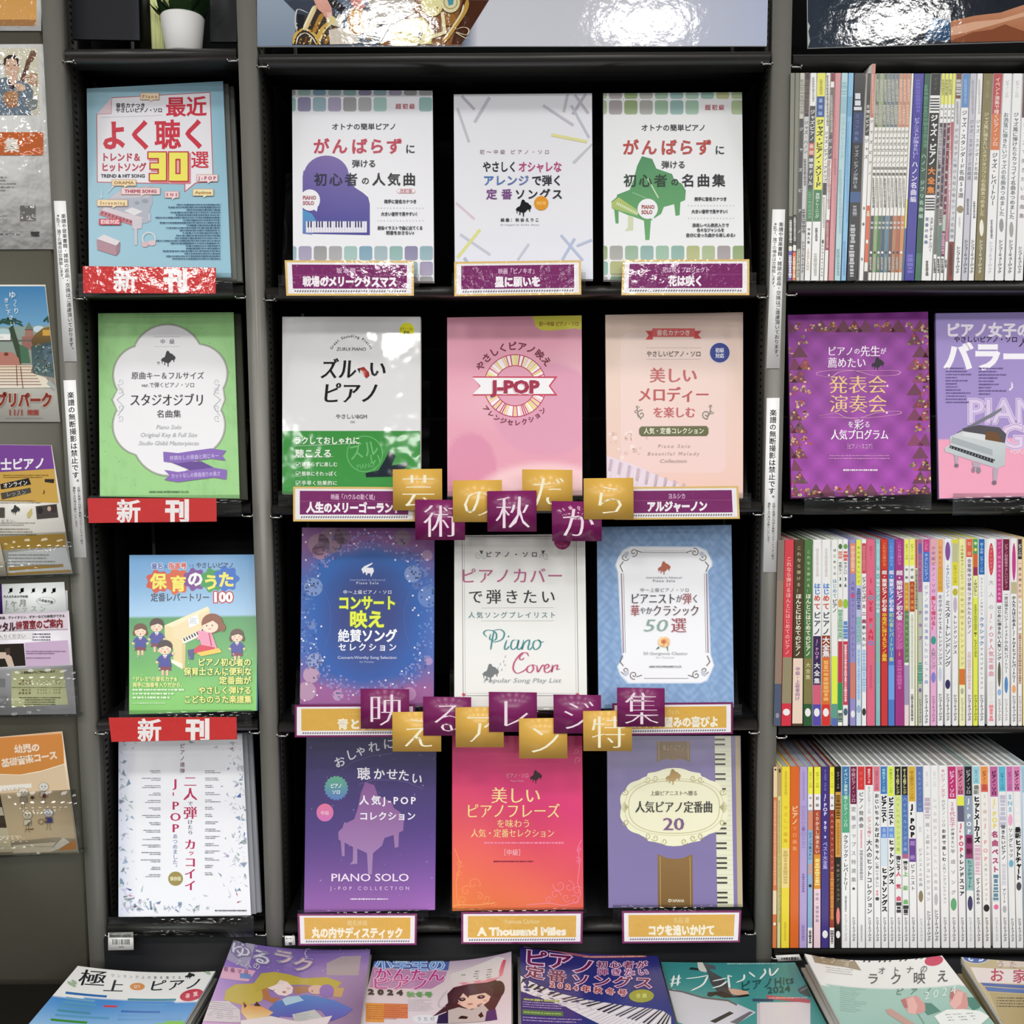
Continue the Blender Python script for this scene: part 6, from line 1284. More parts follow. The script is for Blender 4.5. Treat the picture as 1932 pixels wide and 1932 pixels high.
R1_ += [
 (1719.8,1724.2,'dcdad2',[(376,431,'d8d05a'),(431,529,'3f5c8c')],[]),
 (1724.6,1743.8,'3b3590',[],[(150,212,'#','5c56b0',.35),(222,300,'ピアニストが弾きたい！','b4b0e0',.55),(304,382,'ハノン名曲編','d4d0f0',.62,.02),(480,515,'#','6a64b8',.4)]),
 (1744.4,1756,'27523e',[(478,529,'3c6c54')],[(160,280,'#','4c7c64',.6),(290,412,'ハノン ジブリ名曲編','a8c4b0',.75)]),
 (1756.6,1775.8,'e3e3e0',[(136,180,'1c1c1c'),(213,368,'191718'),(312,368,'2a1812')],[(147,170,'ピアノ','6a6a68',.3),(184,210,'=','24242a',1),(216,312,'ジャズ・ピアノ','ececea',.72,.03),(316,366,'大全集','d07c2c',.72,.04),(372,398,'=','1c1c20',1),(410,475,'スタンダードナンバー','44505c',.34,.01,.22),(410,460,'定番の名曲','5a6a8c',.36,.01,-.22),(492,520,'#','6a6a60',.2)]),
 (1777,1783.5,'e2e2de',[(136,197,'d6d65a'),(232,392,'46424c'),(392,480,'6a6c68')],[(150,180,'#','9c9c40'),(204,224,'初級','3a3a3c',.6),(240,310,'#','a8a4ac'),(318,388,'ジャズピアノ','e4e4ea',.9,.03),(488,515,'#','5a5a58',.5)]),
 (1784,1790.5,'e2e2de',[(136,197,'dbdb60'),(232,390,'4c3648'),(390,425,'b8b4b0'),(425,484,'5c7c70')],[(150,180,'#','9c9c40'),(204,224,'中上級','3a3a3c',.6),(240,385,'ジャズコレクション','c0a8bc',.8),(395,420,'#','5a4a54'),(488,515,'#','5a5a58',.5)]),
 (1791,1797.5,'e2e2de',[(136,197,'e2e26a'),(232,484,'6c1f3c'),(405,436,'a8b8ac')],[(150,180,'#','9c9c40'),(204,224,'中級','3a3a3c',.6),(236,400,'ディズニー・セレクション','f0e0e6',.9,.02),(440,480,'#','c08cae'),(488,515,'#','5a5a58',.5)]),
 (1798,1804,'dedcda',[(136,197,'dada5e'),(230,456,'b05a60'),(300,456,'b07080')],[(204,224,'初中級','3a3a3c',.6),(240,440,'#','e8c4c8',.6),(490,505,'#','5a5a58',.5)]),
 (1804.6,1814.8,'c9c9cd',[(136,186,'6e4236'),(456,529,'7a3428')],[(150,182,'#','b8b8bc',.7),(192,235,'#','98989c',.3),(242,450,'がんばらずに弾ける初心者のジャズ名曲選','8a8c96',.72),(462,520,'#','4c1c18',.4)]),
 (1816,1830,W_,[(136,203,'5b85b8')],[(150,195,'#','7fa4d0',.3),(208,374,'ジャズ・スタンダード名曲50選','3a3c44',.72,.01),(388,402,'O','8a7c60',.9),(410,428,'#','b8b8bc',.2),(465,516,PUB,'34343c',.55,.03)]),
 (1831,1843,'babac4',[],[(150,215,'#','9c9ca4',.3),(226,340,'ジャズ・スタンダード名曲選','70727c',.66),(375,405,'#','6a6a74',.3),(452,516,PUB,'34343c',.6,.03)]),
 (1844,1854.6,'dfdfe2',[],[(150,215,'#','b0b0b4',.3),(226,340,'ジャズ・スタンダード名曲選','74747e',.74),(380,412,'#','6a6a74',.3),(452,516,PUB,'34343c',.66,.03)]),
 (1855.4,1873.4,'7c724e',[],[(152,184,'ピアノ・ソロ','a49a78',.35),(212,408,'ジャズ風に弾きたいスタジオジブリの名曲あつめました','c8c09c',.52),(414,446,'O','dedcd0',.45),(452,516,PUB,'e4e2d8',.4,.02)]),
 (1874.4,1892,W_,[(136,215,'b04448'),(215,283,'c87040')],[(146,276,'イベント演奏で輝くピアノ・ソロ','ecccc4',.56),(288,388,'ジャズ・レパートリー','3c3e42',.6),(415,450,'#','7a7a7c',.2),(455,516,PUB,'a8a8ae',.4)]),
 (1893,1909.6,W_,[],[(152,184,'ピアノ・ソロ','9c9ca0',.4),(212,408,'お洒落に弾きたいジャズの名曲あつめました','5c6a74',.6),(412,438,'O','8c8e90',.5),(452,516,PUB,'34343c',.46,.03)]),
 (1911.4,1929,W_,[],[(152,184,'ピアノ・ソロ','9c9ca0',.4),(212,414,'ジャズ風に弾けたらカッコイイ名曲あつめました','55565e',.58),(418,448,'O','9a9a94',.45),(452,516,PUB,'34343c',.45,.03)]),
 (1930.6,1946,W_,[(136,222,'5a443c')],[(230,412,'ジャズで弾きたい名曲集','8a7c88',.6),(465,516,PUB,'34343c',.5,.03)]),
]
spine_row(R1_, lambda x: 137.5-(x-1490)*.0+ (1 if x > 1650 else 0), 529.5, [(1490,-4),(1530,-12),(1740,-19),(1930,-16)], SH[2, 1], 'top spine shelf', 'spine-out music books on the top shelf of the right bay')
R3_ = [
 (1467,1480.5,'7c7068',[(1095,1290,'8a7668'),(1290,1369,'4c566c')],[(1345,1355,'O','8c8c94',.5)]),
 (1481,1498,'c8404c',[(1240,1327,'8c8468'),(1327,1369,'c83444')],[(1050,1235,'これなら弾けるほんとにはじめてのピアノ','e8a8a0',.55),(1337,1350,'O','f4ece8',.8)]),
 (1499,1516.8,'4c3e2c',[(1242,1365,'e6c8b8')],[(1030,1118,'これなら弾ける！','b8a888',.42),(1120,1238,'ほんとにはじめてのピアノ','e4dcc8',.62,.02),(1258,1322,'中級・上級者向け','8a6c94',.5)]),
 (1518,1533.4,'4d7244',[(1242,1328,'7c7448'),(1328,1369,'2f5636')],[(1038,1118,'これなら弾ける！','a8c090',.42),(1120,1238,'ほんとにはじめてのピアノ','dce8cc',.66,.02),(1250,1282,'大全集','c0bc8c',.6),(1336,1352,'O','f0f2ec',.7)]),
 (1534.4,1550,'e8e8e6',[(1200,1292,'3a2a50'),(1292,1329,'c85c74'),(1329,1369,'5448a0')],[(1035,1088,'#','c8c0bc',.25),(1100,1122,'はじ','4a7ec0',.8,.03),(1122,1150,'めて','c05a4c',.8,.03),(1154,1198,'ピアノ','3c4450',.85,.02),(1205,1244,'J-POP','c490b8',.6),(1250,1290,'大全集','e8e4f0',.72,.02),(1336,1352,'O','f0f0f8',.7)]),
 (1551,1567,'e8e8e6',[(1199,1240,'8c3c24'),(1240,1329,'cc6c34'),(1329,1369,'c83430')],[(1035,1088,'#','c8c0bc',.25),(1100,1122,'はじ','4a7ec0',.8,.03),(1122,1150,'めて','c05a4c',.8,.03),(1154,1198,'ピアノ','3c4450',.85,.02),(1201,1240,'大全集','f6efe4',.85,.03),(1246,1322,'#','e8a860',.5),(1336,1352,'O','f8f0ec',.7)]),
 (1569,1580.8,'e0e6dc',[(1238,1328,'d2e04a'),(1328,1360,'5c9484'),(1355,1369,'5468a8')],[(1035,1085,'はじめての','4a4c50',.5),(1092,1128,'はじめて','6a94b8',.7),(1130,1156,'ピアノ','4a5058',.8)]),
 (1581,1589.8,'dfe8dc',[(1210,1288,'b83a48'),(1288,1340,'2f8a4c')],[(1026,1036,'O','4a6a40',.8),(1040,1054,'#','c88874'),(1060,1084,'中級ピアノ','3c4044',.7),(1088,1108,'38','3c4040',.9,.03),(1130,1146,'O','c8a04c',1),(1150,1205,'#','7cac8c'),(1345,1362,'#','4a6a5c')], ),
 (1590.4,1600,'e2e8ea',[(1210,1330,'c0384c')],[(1026,1036,'O','6a9a4c',.8),(1040,1058,'#','d0605c'),(1060,1084,'やさしい','3c4044',.7),(1088,1108,'36','343c44',.9,.03),(1130,1148,'O','8cbc38',1),(1172,1206,'#','5c84c0'),(1216,1324,'#','f0c8cc',.4),(1336,1350,'O','4a6070',.8)]),
 (1603.4,1614.4,'8f88bc',[(1025,1082,'d8845c'),(1250,1318,'c87868')],[(1030,1078,'#','e8b494',.5),(1096,1240,'人気曲スイーツ・レパートリー','6460a0',.7),(1120,1128,'O','c05078',.7),(1340,1354,'O','dcdcf0',.7)]),
 (1615,1625,'b0b8d4',[(1017,1104,'d6dc4c'),(1217,1369,'c4d4ec')],[(1030,1100,'みんなのトレンド','84883c',.6),(1110,1150,'#','5c6494',.6),(1164,1214,'#','7cb0ac',.7),(1225,1320,'#','90b0dc',.4),(1330,1345,'O','90a8c4',.8)]),
 (1625.6,1634.5,'e9e8e9',[(1025,1082,'b84450')],[(1030,1078,'#','d07880',.4),(1088,1136,'ピアノがいっぱい','6a3444',.8,.03),(1140,1176,'ミニ曲','8a2c50',.9,.04),(1180,1220,'歌いたい','44545c',.8,.03),(1226,1305,'#','8cb4dc',.6),(1336,1350,'O','3c3034',.8)]),
 (1635,1651,'d2647e',[],[(1030,1056,'連弾ピアノ','b84c64',.4),(1090,1218,'I LOVE PIANO',['c03048','5a8cc8','c82c40','4aa0b0','c83048'],.74,.03),(1255,1300,'#','c05870',.25)]),
 (1652,1661,'7fb0b4',[],[(1026,1070,'#','a4ccce',.4),(1076,1156,'超・簡単ピアノ初心者','d8ecec',.75,.02),(1165,1250,'#','8cb4a0',.5),(1290,1340,'#','94bcbc',.3)]),
 (1662,1675,'b62c2c',[(1250,1369,'c23a3c'),(1017,1074,'c43c28')],[(1024,1068,'これなら弾ける','e88850',.5),(1076,1154,'超・簡単ピアノ初心者','f4dcd4',.72,.03),(1156,1248,'卒業式に弾けるピアノ曲集','eeb83c',.72,.03)]),
 (1675.6,1688,'4f77bc',[(1255,1320,'6c9ad8')],[(1024,1068,'これなら弾ける','84a8e0',.5),(1076,1154,'超・簡単ピアノ初心者','dce6f8',.72,.03),(1156,1248,'初心者レパートリー集','b8cc8c',.7,.02)]),
 (1688.6,1705.4,'99387c',[(1170,1225,'a8508c')],[(1022,1066,'これなら弾ける','cc78b4',.45),(1076,1170,'超・簡単ピアノ初心者','f0dcec',.74,.03),(1174,1226,'大ヒットソング','c878b0',.7,.03),(1228,1238,'105','e0a838',.4),(1245,1300,'#','b860a0',.4)]),
 (1706,1715,'dde2dc',[(1017,1067,'e4e858'),(1099,1152,'c88c2c'),(1152,1250,'5c7c50'),(1255,1330,'a08cb4'),(1330,1369,'ecc8cc')],[(1026,1056,'ピアノ・ソロ','8c8c3c',.6),(1072,1092,'中 級','3c3c3c',.6),(1104,1148,'くもの名曲','f0cc64',.7),(1156,1246,'ベストヒットソング','a8c098',.7)]),
 (1715.6,1726,'dfe2da',[(1017,1067,'eaec60'),(1097,1154,'a8482c')],[(1026,1056,'ピアノ・ソロ','8c8c3c',.6),(1072,1092,'中 級','3c3c3c',.6),(1100,1150,'人気の連弾','e89450',.7),(1160,1300,'#','b4c0ac',.3),(1310,1360,'#','6c7470',.35)]),
 (1726.6,1731,'e4dcb4',[(1017,1072,'b83c48')],[(1075,1150,'#','5a5048',.7)]),
 (1731.6,1740.2,'b2b8aa',[(1017,1117,'a4648c')],[(1024,1046,'O','6c5ca0',.9),(1050,1110,'こどもピアノ','7c4c78',.7),(1152,1208,'クラブ','8c5c8c',.9,.04),(1250,1290,'#','4c9480',.7),(1298,1306,'O','6c6090',.6),pub()]),
 (1740.8,1754.2,'e6dfe8',[(1017,1041,'b8407c'),(1041,1098,'4a6cb8')],[(1022,1038,'こども','e08cb4',.5),(1044,1094,'やさしいピアノ','b0c4ec',.5),(1104,1290,'ピアノ発表会に演奏したいヒット曲','8898c4',.55),(1310,1365,PUB,'44444c',.5,.03)]),
 (1755,1767,'d8a4c8',[(1017,1065,'d4a0a8')],[(1030,1118,'小中級ピアノ・ソロ','8c548c',.6),(1124,1190,'楽しく弾ける！','c03c50',.75,.03),(1200,1216,'O','3c9484',.8),(1222,1262,'人気ソング','8c7c88',.75),(1268,1288,'O','7c7cc4',.7),(1312,1362,PUB,'6c4468',.5)]),
 (1768,1779.6,'e2e6ec',[(1017,1072,'dc9c64'),(1072,1117,'d09c44')],[(1030,1112,'小学生ピアノ・ソロ','a86c44',.5),(1122,1255,'女の子のイケてるトレンドソングス','6c5c74',.66,.02),(1258,1286,'O','b8c0d0',.5),(1308,1360,PUB,'44444c',.6,.03)]),
 (1782,1794,'e6e7ee',[(1058,1059,W_)],[(1022,1058,'O','7c4c94',.8),(1064,1126,'♪やさしいピアノ♪','3c5a9c',.6,.01),(1132,1258,'ミスタートレンドソング','3c3844',.95,.01),(1282,1300,'O','34305c',.8),(1308,1360,PUB,'44444c',.55,.03)]),
 (1796,1808,'e4e5ea',[(1017,1105,'cfc83c'),(1025,1060,'b4b48c')],[(1066,1100,'ピアノ・ソロ','8c8420',.5),(1110,1124,'O','b4ac2c',.8),(1126,1156,'O','b8a8bc',.6),(1160,1234,'トレンドソングス','34343c',.66,.01),(1310,1360,PUB,'44444c',.55,.03)]),
 (1809.4,1821,'dfdb98',[(1262,1292,'cc7034'),(1292,1369,'e6e2b4')],[(1028,1102,'小中級者やさしいピアノ','8c8850',.5),(1106,1256,'はじめて弾けるトレンドソング','a49c60',.6),(1298,1310,'O','a8a894',.5),(1316,1360,PUB,'6a6850',.5)]),
 (1822.4,1835,'e2dae0',[(1017,1051,'cc5c44')],[(1022,1048,'初級','e8a890',.6),(1054,1196,'全音階ゆび番号つきかんたんピアノ','5c5868',.62),(1230,1300,'#','ccb8b0',.4),(1310,1360,PUB,'44444c',.55,.03)]),
 (1835.6,1845,'d5dc50',[(1017,1045,'4c9064'),(1045,1070,'c8603c'),(1070,1086,'8c2c5c'),(1086,1128,'e0e4a0')],[(1022,1028,'O','b8e0a0',.6),(1034,1040,'O','e8d068',.6),(1092,1124,'♪ゆびなし','4c4c28',.7),(1140,1190,'#','9ca43c',.4),(1192,1240,'級1 ヒットソングス','44441c',.6),(1310,1360,PUB,'6c6c28',.6,.03)]),
 (1846,1858,'e4e6ec',[(1017,1084,'2a64a8')],[(1024,1080,'初〜中級 ピアノ・ソロ','a8c4e4',.5),(1090,1160,'やさしくピアノが弾ける','8c8c94',.4),(1164,1218,'クラシック','4070a8',.75,.02),(1222,1300,'アルペジオレッスン','84848c',.5),(1310,1360,PUB,'44444c',.55,.03)]),
 (1862,1878,'e9e8ea',[],[(1024,1086,'O','c44450',.62),(1030,1080,'やさしいピアノ','e89890',.32),(1094,1150,'大人の','a8a8ac',.6),(1156,1276,'J-POP人気定番曲','cc8094',.66,.01),(1285,1345,'#','d8d4d4',.4),(1330,1362,'#','e08894',.4)]),
 (1879.6,1891,'e4e4e8',[(1017,1137,'b83878')],[(1022,1132,'ピアノ初心者のための名曲集','ec90bc',.55),(1142,1246,'はじめに弾きたい人気ソング','3c3c44',.66,.03),(1248,1296,'O','5c5c44',.5),(1300,1312,'O','8cacd8',.6),(1318,1360,PUB,'44444c',.5)]),
 (1891.6,1905,'e4e4e8',[(1017,1114,'6e1e3c')],[(1026,1110,'ピアノ初級者やさしいピアノ','c08ca0',.5),(1118,1270,'一度は弾きたいアーティストの人気レパートリー','5c5c64',.55),(1276,1308,'O','5484b8',.5),(1318,1360,PUB,'7c7c84',.45)]),
 (1907,1918.8,'e6e5e8',[(1098,1120,'b4ac88')],[(1024,1096,'O','b83c84',.6),(1124,1288,'かんたんはじめる！J-POPヒットレパートリー','34343c',.62,.03),(1292,1308,'O','e0a068',.6),(1312,1362,PUB,'44444c',.55,.03)]),
 (1920,1928.4,'e0c4b0',[(1017,1055,'34282c'),(1130,1369,'e8e2de')],[(1026,1050,'ピアノソロ','e4e0e0',.7),(1060,1190,'一度は弾きたいヒットソング','6a5850',.7),(1195,1290,'#','a87c64',.5),(1312,1362,PUB,'44444c',.6)]),
 (1929.4,1942,'e8d4a0',[],[(1060,1300,'#','c8a868',.4)]),
]
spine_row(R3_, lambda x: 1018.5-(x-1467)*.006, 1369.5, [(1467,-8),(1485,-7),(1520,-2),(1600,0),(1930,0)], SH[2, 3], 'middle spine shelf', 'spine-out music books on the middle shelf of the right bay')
R4_ = [
 (1459,1467,'cc7444',[(1446,1504,'dcc49c'),(1680,1725,'e0c8a8')],[(1450,1454,'O','3a2c24',.5),(1510,1670,'#','dca484',.4),(1740,1746,'O','f0e0d0',.6)]),
 (1467.6,1474.4,'c8c48c',[(1446,1502,'a8946c')],[(1450,1458,'O','4a3820',.6),(1510,1740,'#','a49c60',.4)]),
 (1475,1490.6,'e4cc3c',[(1600,1675,'e0cc84')],[(1455,1500,'#','c4ac34',.25),(1520,1590,'やさしい曲集','cca42c',.5),(1605,1668,'#','c4a860',.4),(1740,1775,'#','c8b034',.2)]),
 (1491.4,1508.4,'cf6428',[],[(1520,1556,'ピアノ','f0cca8',.7),(1558,1605,'ソロ曲集','e89868',.5)]),
 (1509,1523.4,'ab98c8',[],[(1455,1510,'#','9484b4',.2),(1520,1600,'#','9c8cc0',.5),(1560,1568,'O','8470ac',.5),(1648,1684,'#','7c6ca4',.3),(1745,1775,'#','8c7cb0',.3)]),
 (1524.2,1534,'86a8c8',[(1446,1498,'e6ea3c'),(1498,1528,'ecece6'),(1530,1566,'cc8468'),(1750,1788,'e6e6ea')],[(1456,1486,'ピアノ・ソロ','8c8c28',.5),(1503,1522,'中 級','5a5a5a',.5),(1570,1622,'ピアノで奏でたい','3c5878',.6),(1630,1650,'#','c89480',.5),(1668,1674,'O','24242c',.6),(1755,1780,'#','4a4a54',.4)]),
 (1535.6,1548.8,'a84c34',[(1446,1498,'eaee44'),(1498,1528,'ecece6'),(1612,1677,'d08a2c'),(1677,1788,'ddc4cc')],[(1456,1486,'ピアノ・ソロ','8c8c28',.5),(1503,1522,'初 級','5a5a5a',.5),(1532,1610,'くりかえし弾きたい','ecc4ac',.6,.02),(1620,1670,'#','f0cc80',.5),(1684,1740,'中級・連弾曲集','9c84a0',.5)]),
 (1549.6,1564.4,'40357c',[],[(1452,1492,'PIANO SOLO','8c84c0',.35),(1497,1582,'J-POP 90\'s','cdc8ec',.66,.03),(1588,1640,'ベスト大全集','a8a0d8',.6,.02),(1755,1770,'O','e8e8f4',.7)]),
 (1565.2,1574.6,'8c3c2c',[(1446,1498,'eaee44'),(1498,1528,'ecece6'),(1750,1788,'e4e6e2')],[(1456,1486,'ピアノ・ソロ','8c8c28',.5),(1503,1522,'初 級','5a5a5a',.5),(1535,1640,'大人のヒットパレード','d8a090',.6),(1645,1735,'#','c88c3c',.5),(1755,1780,'#','6a6a64',.5)]),
 (1575.6,1586.8,'1c1816',[(1446,1494,'1a1614'),(1494,1617,'c89448')],[(1456,1488,'ピアノ・ソロ','a8a49c',.4),(1500,1545,'#','6c4818',.6),(1552,1612,'#','a87830',.4),(1630,1700,'中級ピアノスコア','8c7c60',.5),(1712,1744,'O','d87c78',.6),(1756,1770,'O','e8e8e8',.7)]),
 (1588,1603,'e5e5e8',[(1446,1500,'3f74a4'),(1500,1571,'55a07c')],[(1450,1560,'イベント演奏で輝くピアノ・ソロ','c4e0d4',.5),(1575,1680,'クラシック・レパートリー','34363c',.62),(1690,1720,'#','8c8c90',.2),(1724,1776,PUB,'8c8c94',.35)]),
 (1603.6,1616.8,'e5e5e8',[(1446,1517,'6c2444')],[(1449,1514,'中級ピアノ・ソロ','c89cb0',.6),(1522,1664,'定番ポップス特選集','8c8c90',.7),(1674,1679,'O','44444c',.4),(1730,1776,PUB,'44444c',.45,.03)]),
 (1617.6,1631.4,'e5e5e8',[(1446,1490,'c83c3c')],[(1456,1484,'ピアノ','ec7c74',.4),(1494,1562,'ピアノ発表会','4a4a50',.66),(1566,1600,'#','d08c94',.2),(1604,1660,'#','94949c',.35),(1745,1776,'#','a8a8ac',.2)]),
 (1632,1646.8,'e5e5e8',[(1446,1481,'b82830')],[(1450,1478,'音名カナつき','f0c8c8',.4,.02),(1484,1535,'やさしいピアノ・ソロ','84848c',.35),(1540,1580,'ピアノで輝く','c07078',.5),(1584,1724,'大人のヒットコレクション','34343c',.72,.02),(1730,1776,PUB,'44444c',.4,.03)]),
 (1647.6,1660,'e5e5e8',[(1446,1493,'cc7484')],[(1454,1490,'ピアノ・ソロ','8c3c50',.5),(1497,1622,'おじいちゃんおばあちゃん','34343c',.68,.03),(1626,1674,'に聴いてほしい','5a5a60',.5),(1678,1690,'60','cc3c50',.6,.02),(1692,1699,'O','44444c',.6),(1730,1776,PUB,'44444c',.45,.03)]),
 (1660.6,1673.8,'e5e6ee',[(1446,1498,'3f74b4'),(1560,1581,'5c84cc'),(1582,1634,'c4d4ec')],[(1450,1494,'中級ピアノ・ソロ','b0dcc4',.45,.02),(1501,1552,'ピアニスト','1c1c20',.8,.06),(1562,1580,'名曲','a8c0ec',.6),(1637,1720,'ヒットソングス','1c1c20',.8,.06),(1730,1776,PUB,'44444c',.45,.03)]),
 (1674.4,1686.6,'e5e6ee',[(1446,1502,'cfe84c'),(1560,1581,'5c8ccc')],[(1450,1496,'中級ピアノ・ソロ','7c9c3c',.5),(1504,1556,'ピアニスト','1c1c20',.8,.06),(1562,1580,'映画','a8c0ec',.6),(1584,1668,'ヒットソングス','1c1c20',.8,.06),(1730,1776,PUB,'44444c',.45,.03)]),
 (1687.2,1699.6,'e5e6ea',[(1446,1500,'28261c'),(1500,1612,'c8d880')],[(1450,1498,'オール上級アレンジ','d8d890',.5,.02),(1504,1606,'ハイレベルソングス集','98ac60',.6),(1614,1642,'弾こう','1c1c20',.75,.05),(1644,1700,'人気曲','c84c6c',.75,.05),(1702,1722,'#','34343c',.6),(1730,1776,PUB,'44444c',.45,.03)]),
 (1700.2,1712.6,'e5e6ea',[(1446,1500,'28261c'),(1500,1611,'4f70a8'),(1611,1620,'a85c84')],[(1450,1498,'オール上級アレンジ','d8d890',.5,.02),(1504,1606,'ハイレベルソングス集','90acd8',.6),(1624,1642,'弾こう','1c1c20',.7,.05),(1644,1706,'上級曲','6cac64',.75,.05),(1708,1726,'#','34343c',.6),(1730,1776,PUB,'44444c',.45,.03)]),
 (1713.2,1726.8,'e5e6ea',[(1446,1512,'cca438'),(1582,1626,'64408c')],[(1454,1508,'中上級ピアノ・ソロ','8c6c20',.5),(1516,1580,'J-POP','1a1a1c',.9,.07),(1586,1622,'超絶','b490d0',.7),(1630,1680,'ピアニスト','5a5a60',.6),(1730,1776,PUB,'44444c',.45,.03)]),
 (1727.6,1741.4,'e4e4e8',[(1446,1532,'5a70a4')],[(1456,1530,'大人ピアノ・ソロ','8ca0cc',.45),(1560,1570,'#','c8c8cc',.3),(1600,1672,'ピアニストの名曲','94949c',.5),(1680,1702,'O','847458',.6),(1732,1776,PUB,'8c8c94',.4)]),
 (1742,1755,'e5e5e8',[],[(1456,1484,'ピアノ・ソロ','a8a8ac',.4),(1505,1545,'#','b8a8b8',.6),(1552,1700,'超・上級トレンドコレクション','94949c',.6),(1718,1776,PUB,'44444c',.55,.03)]),
 (1756,1769.6,'e6e6e8',[],[(1456,1484,'ピアノ・ソロ','b0b0b4',.4),(1506,1680,'レベル別おすすめしたい名曲集','b4b4b8',.55),(1685,1708,'O','b0b0b4',.5),(1716,1776,PUB,'44444c',.55,.03)]),
 (1771.2,1786.6,'e8e4e6',[],[(1450,1505,'★ピアノ女子','c89098',.55),(1508,1560,'のピアノ・ソロ','8c8c90',.45),(1564,1625,'お家で楽しむ','34343c',.5,.03),(1628,1705,'人気ソングコレクション','94949c',.42),(1730,1776,PUB,'44444c',.4,.03)]),
 (1787.4,1803.4,'e8e2e6',[(1446,1507,'b4346c')],[(1454,1504,'ピアノ・ソロ','e8c0d4',.6,.03),(1512,1560,'20代女子','c87898',.66),(1562,1600,'が弾きたい','5a5a60',.4),(1602,1688,'平成ソング','8c8c94',.55),(1694,1718,'O','5ca06c',.7),(1730,1776,PUB,'44444c',.4,.03)]),
 (1804.4,1818,'e8dde4',[(1446,1500,'cc7894'),(1502,1520,'d8dc4c'),(1520,1550,'5c5c74')],[(1452,1498,'ピアノ・ソロ','6c2444',.66,.05),(1552,1608,'J-POP','cc4c6c',.8,.04),(1610,1690,'トレンドスコア','34343c',.66,.05),(1730,1776,PUB,'44444c',.42,.03)]),
 (1819,1833.4,'8cb0b0',[(1446,1501,'28262a'),(1501,1575,'8c98ac'),(1575,1620,'8c3c6c'),(1680,1788,'e5e6ea')],[(1452,1498,'ピアノ・ソロ','b8b4b8',.6,.02),(1505,1574,'J-POP','f0f0f4',.8,.04),(1580,1612,'最新','5c1c40',.8,.05),(1622,1676,'ヒットチャート','3c6c6c',.7,.02),(1690,1718,'O','3c3460',.66),(1730,1776,PUB,'8c8c94',.4)]),
 (1834.6,1848,'e5e6e6',[(1446,1479,'90c4d0')],[(1452,1476,'ピアノ・ソロ','3c5c64',.45),(1481,1499,'最新','84887c',.8,.06),(1502,1590,'ヒットメーカーズ','202024',.85,.06),(1594,1650,'#','d0a8bc',.6),(1656,1706,'ピアノのための','34343c',.5,.03),(1730,1776,PUB,'44444c',.45,.03)]),
 (1849.6,1863.6,'ece0dc',[(1446,1494,'dc8c4c'),(1480,1494,'c85c4c')],[(1454,1490,'ピアノ・ソロ','7c3c20',.5,.02),(1498,1550,'20歳の','ccb0a0',.55),(1552,1625,'J-POP','d88c94',.75,.02),(1628,1700,'人気ソングベスト','a8a0a4',.45),(1706,1720,'O','1c1c20',.8),(1730,1776,PUB,'44444c',.45,.03)]),
 (1867,1882.2,'e6e0e4',[(1446,1503,'b46494')],[(1454,1500,'ピアノ・ソロ','5c1c48',.6,.05),(1506,1564,'J-POP','dccc6c',.8,.05),(1568,1646,'名曲ベスト','a84c74',.8,.05),(1650,1700,'#','5c8498',.5),(1706,1716,'O','d86c98',.6),(1730,1776,PUB,'8c8c94',.4)]),
 (1883.4,1897,'e0e4ea',[(1446,1493,'5cacc8')],[(1458,1490,'ピアノ・ソロ','2c6480',.5,.02),(1500,1560,'#','b8b4c8',.7),(1556,1622,'弾きたいピアノ','34343c',.62,.02),(1630,1670,'#','c4c4cc',.5),(1676,1704,'アソート','5a5a60',.5),(1708,1722,'O','a8a8ac',.5),(1730,1776,PUB,'44444c',.45,.03)]),
 (1898,1910.4,'e4e8ee',[(1446,1493,'c06ca4')],[(1456,1490,'ピアノ・ソロ','7c3468',.5),(1498,1532,'SNS','8cb4cc',.9,.05),(1536,1558,'O','e0a4c0',.7),(1562,1618,'ソングヒッツ','4a4a54',.66),(1622,1636,'O','6ca8c0',.7),(1732,1776,PUB,'44444c',.45,.03)]),
 (1911,1924.4,'e4e4ec',[(1446,1493,'cc7ca8')],[(1454,1490,'ピアノ・ソロ','5c1c44',.62,.06),(1496,1560,'J-POP','fafafc',.9,.04),(1560,1582,'最新','2c2c30',.85,.06),(1584,1660,'ヒットチャート','202024',.8,.06),(1664,1680,'O','4a4a50',.7),(1732,1776,PUB,'44444c',.45,.03)]),
 (1927,1942,'c8d4e0',[(1446,1495,'98b8cc')],[(1500,1700,'#','8c94a4',.4)]),
]
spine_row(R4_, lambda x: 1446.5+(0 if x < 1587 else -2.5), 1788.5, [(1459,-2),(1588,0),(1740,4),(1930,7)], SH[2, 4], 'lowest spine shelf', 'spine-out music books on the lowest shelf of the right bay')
# grey divider sheet standing beside the first books and loose film
pl = wall(YS-.004, (1486, 530)); 
pl = wall(D+.004, (1540, 1015))

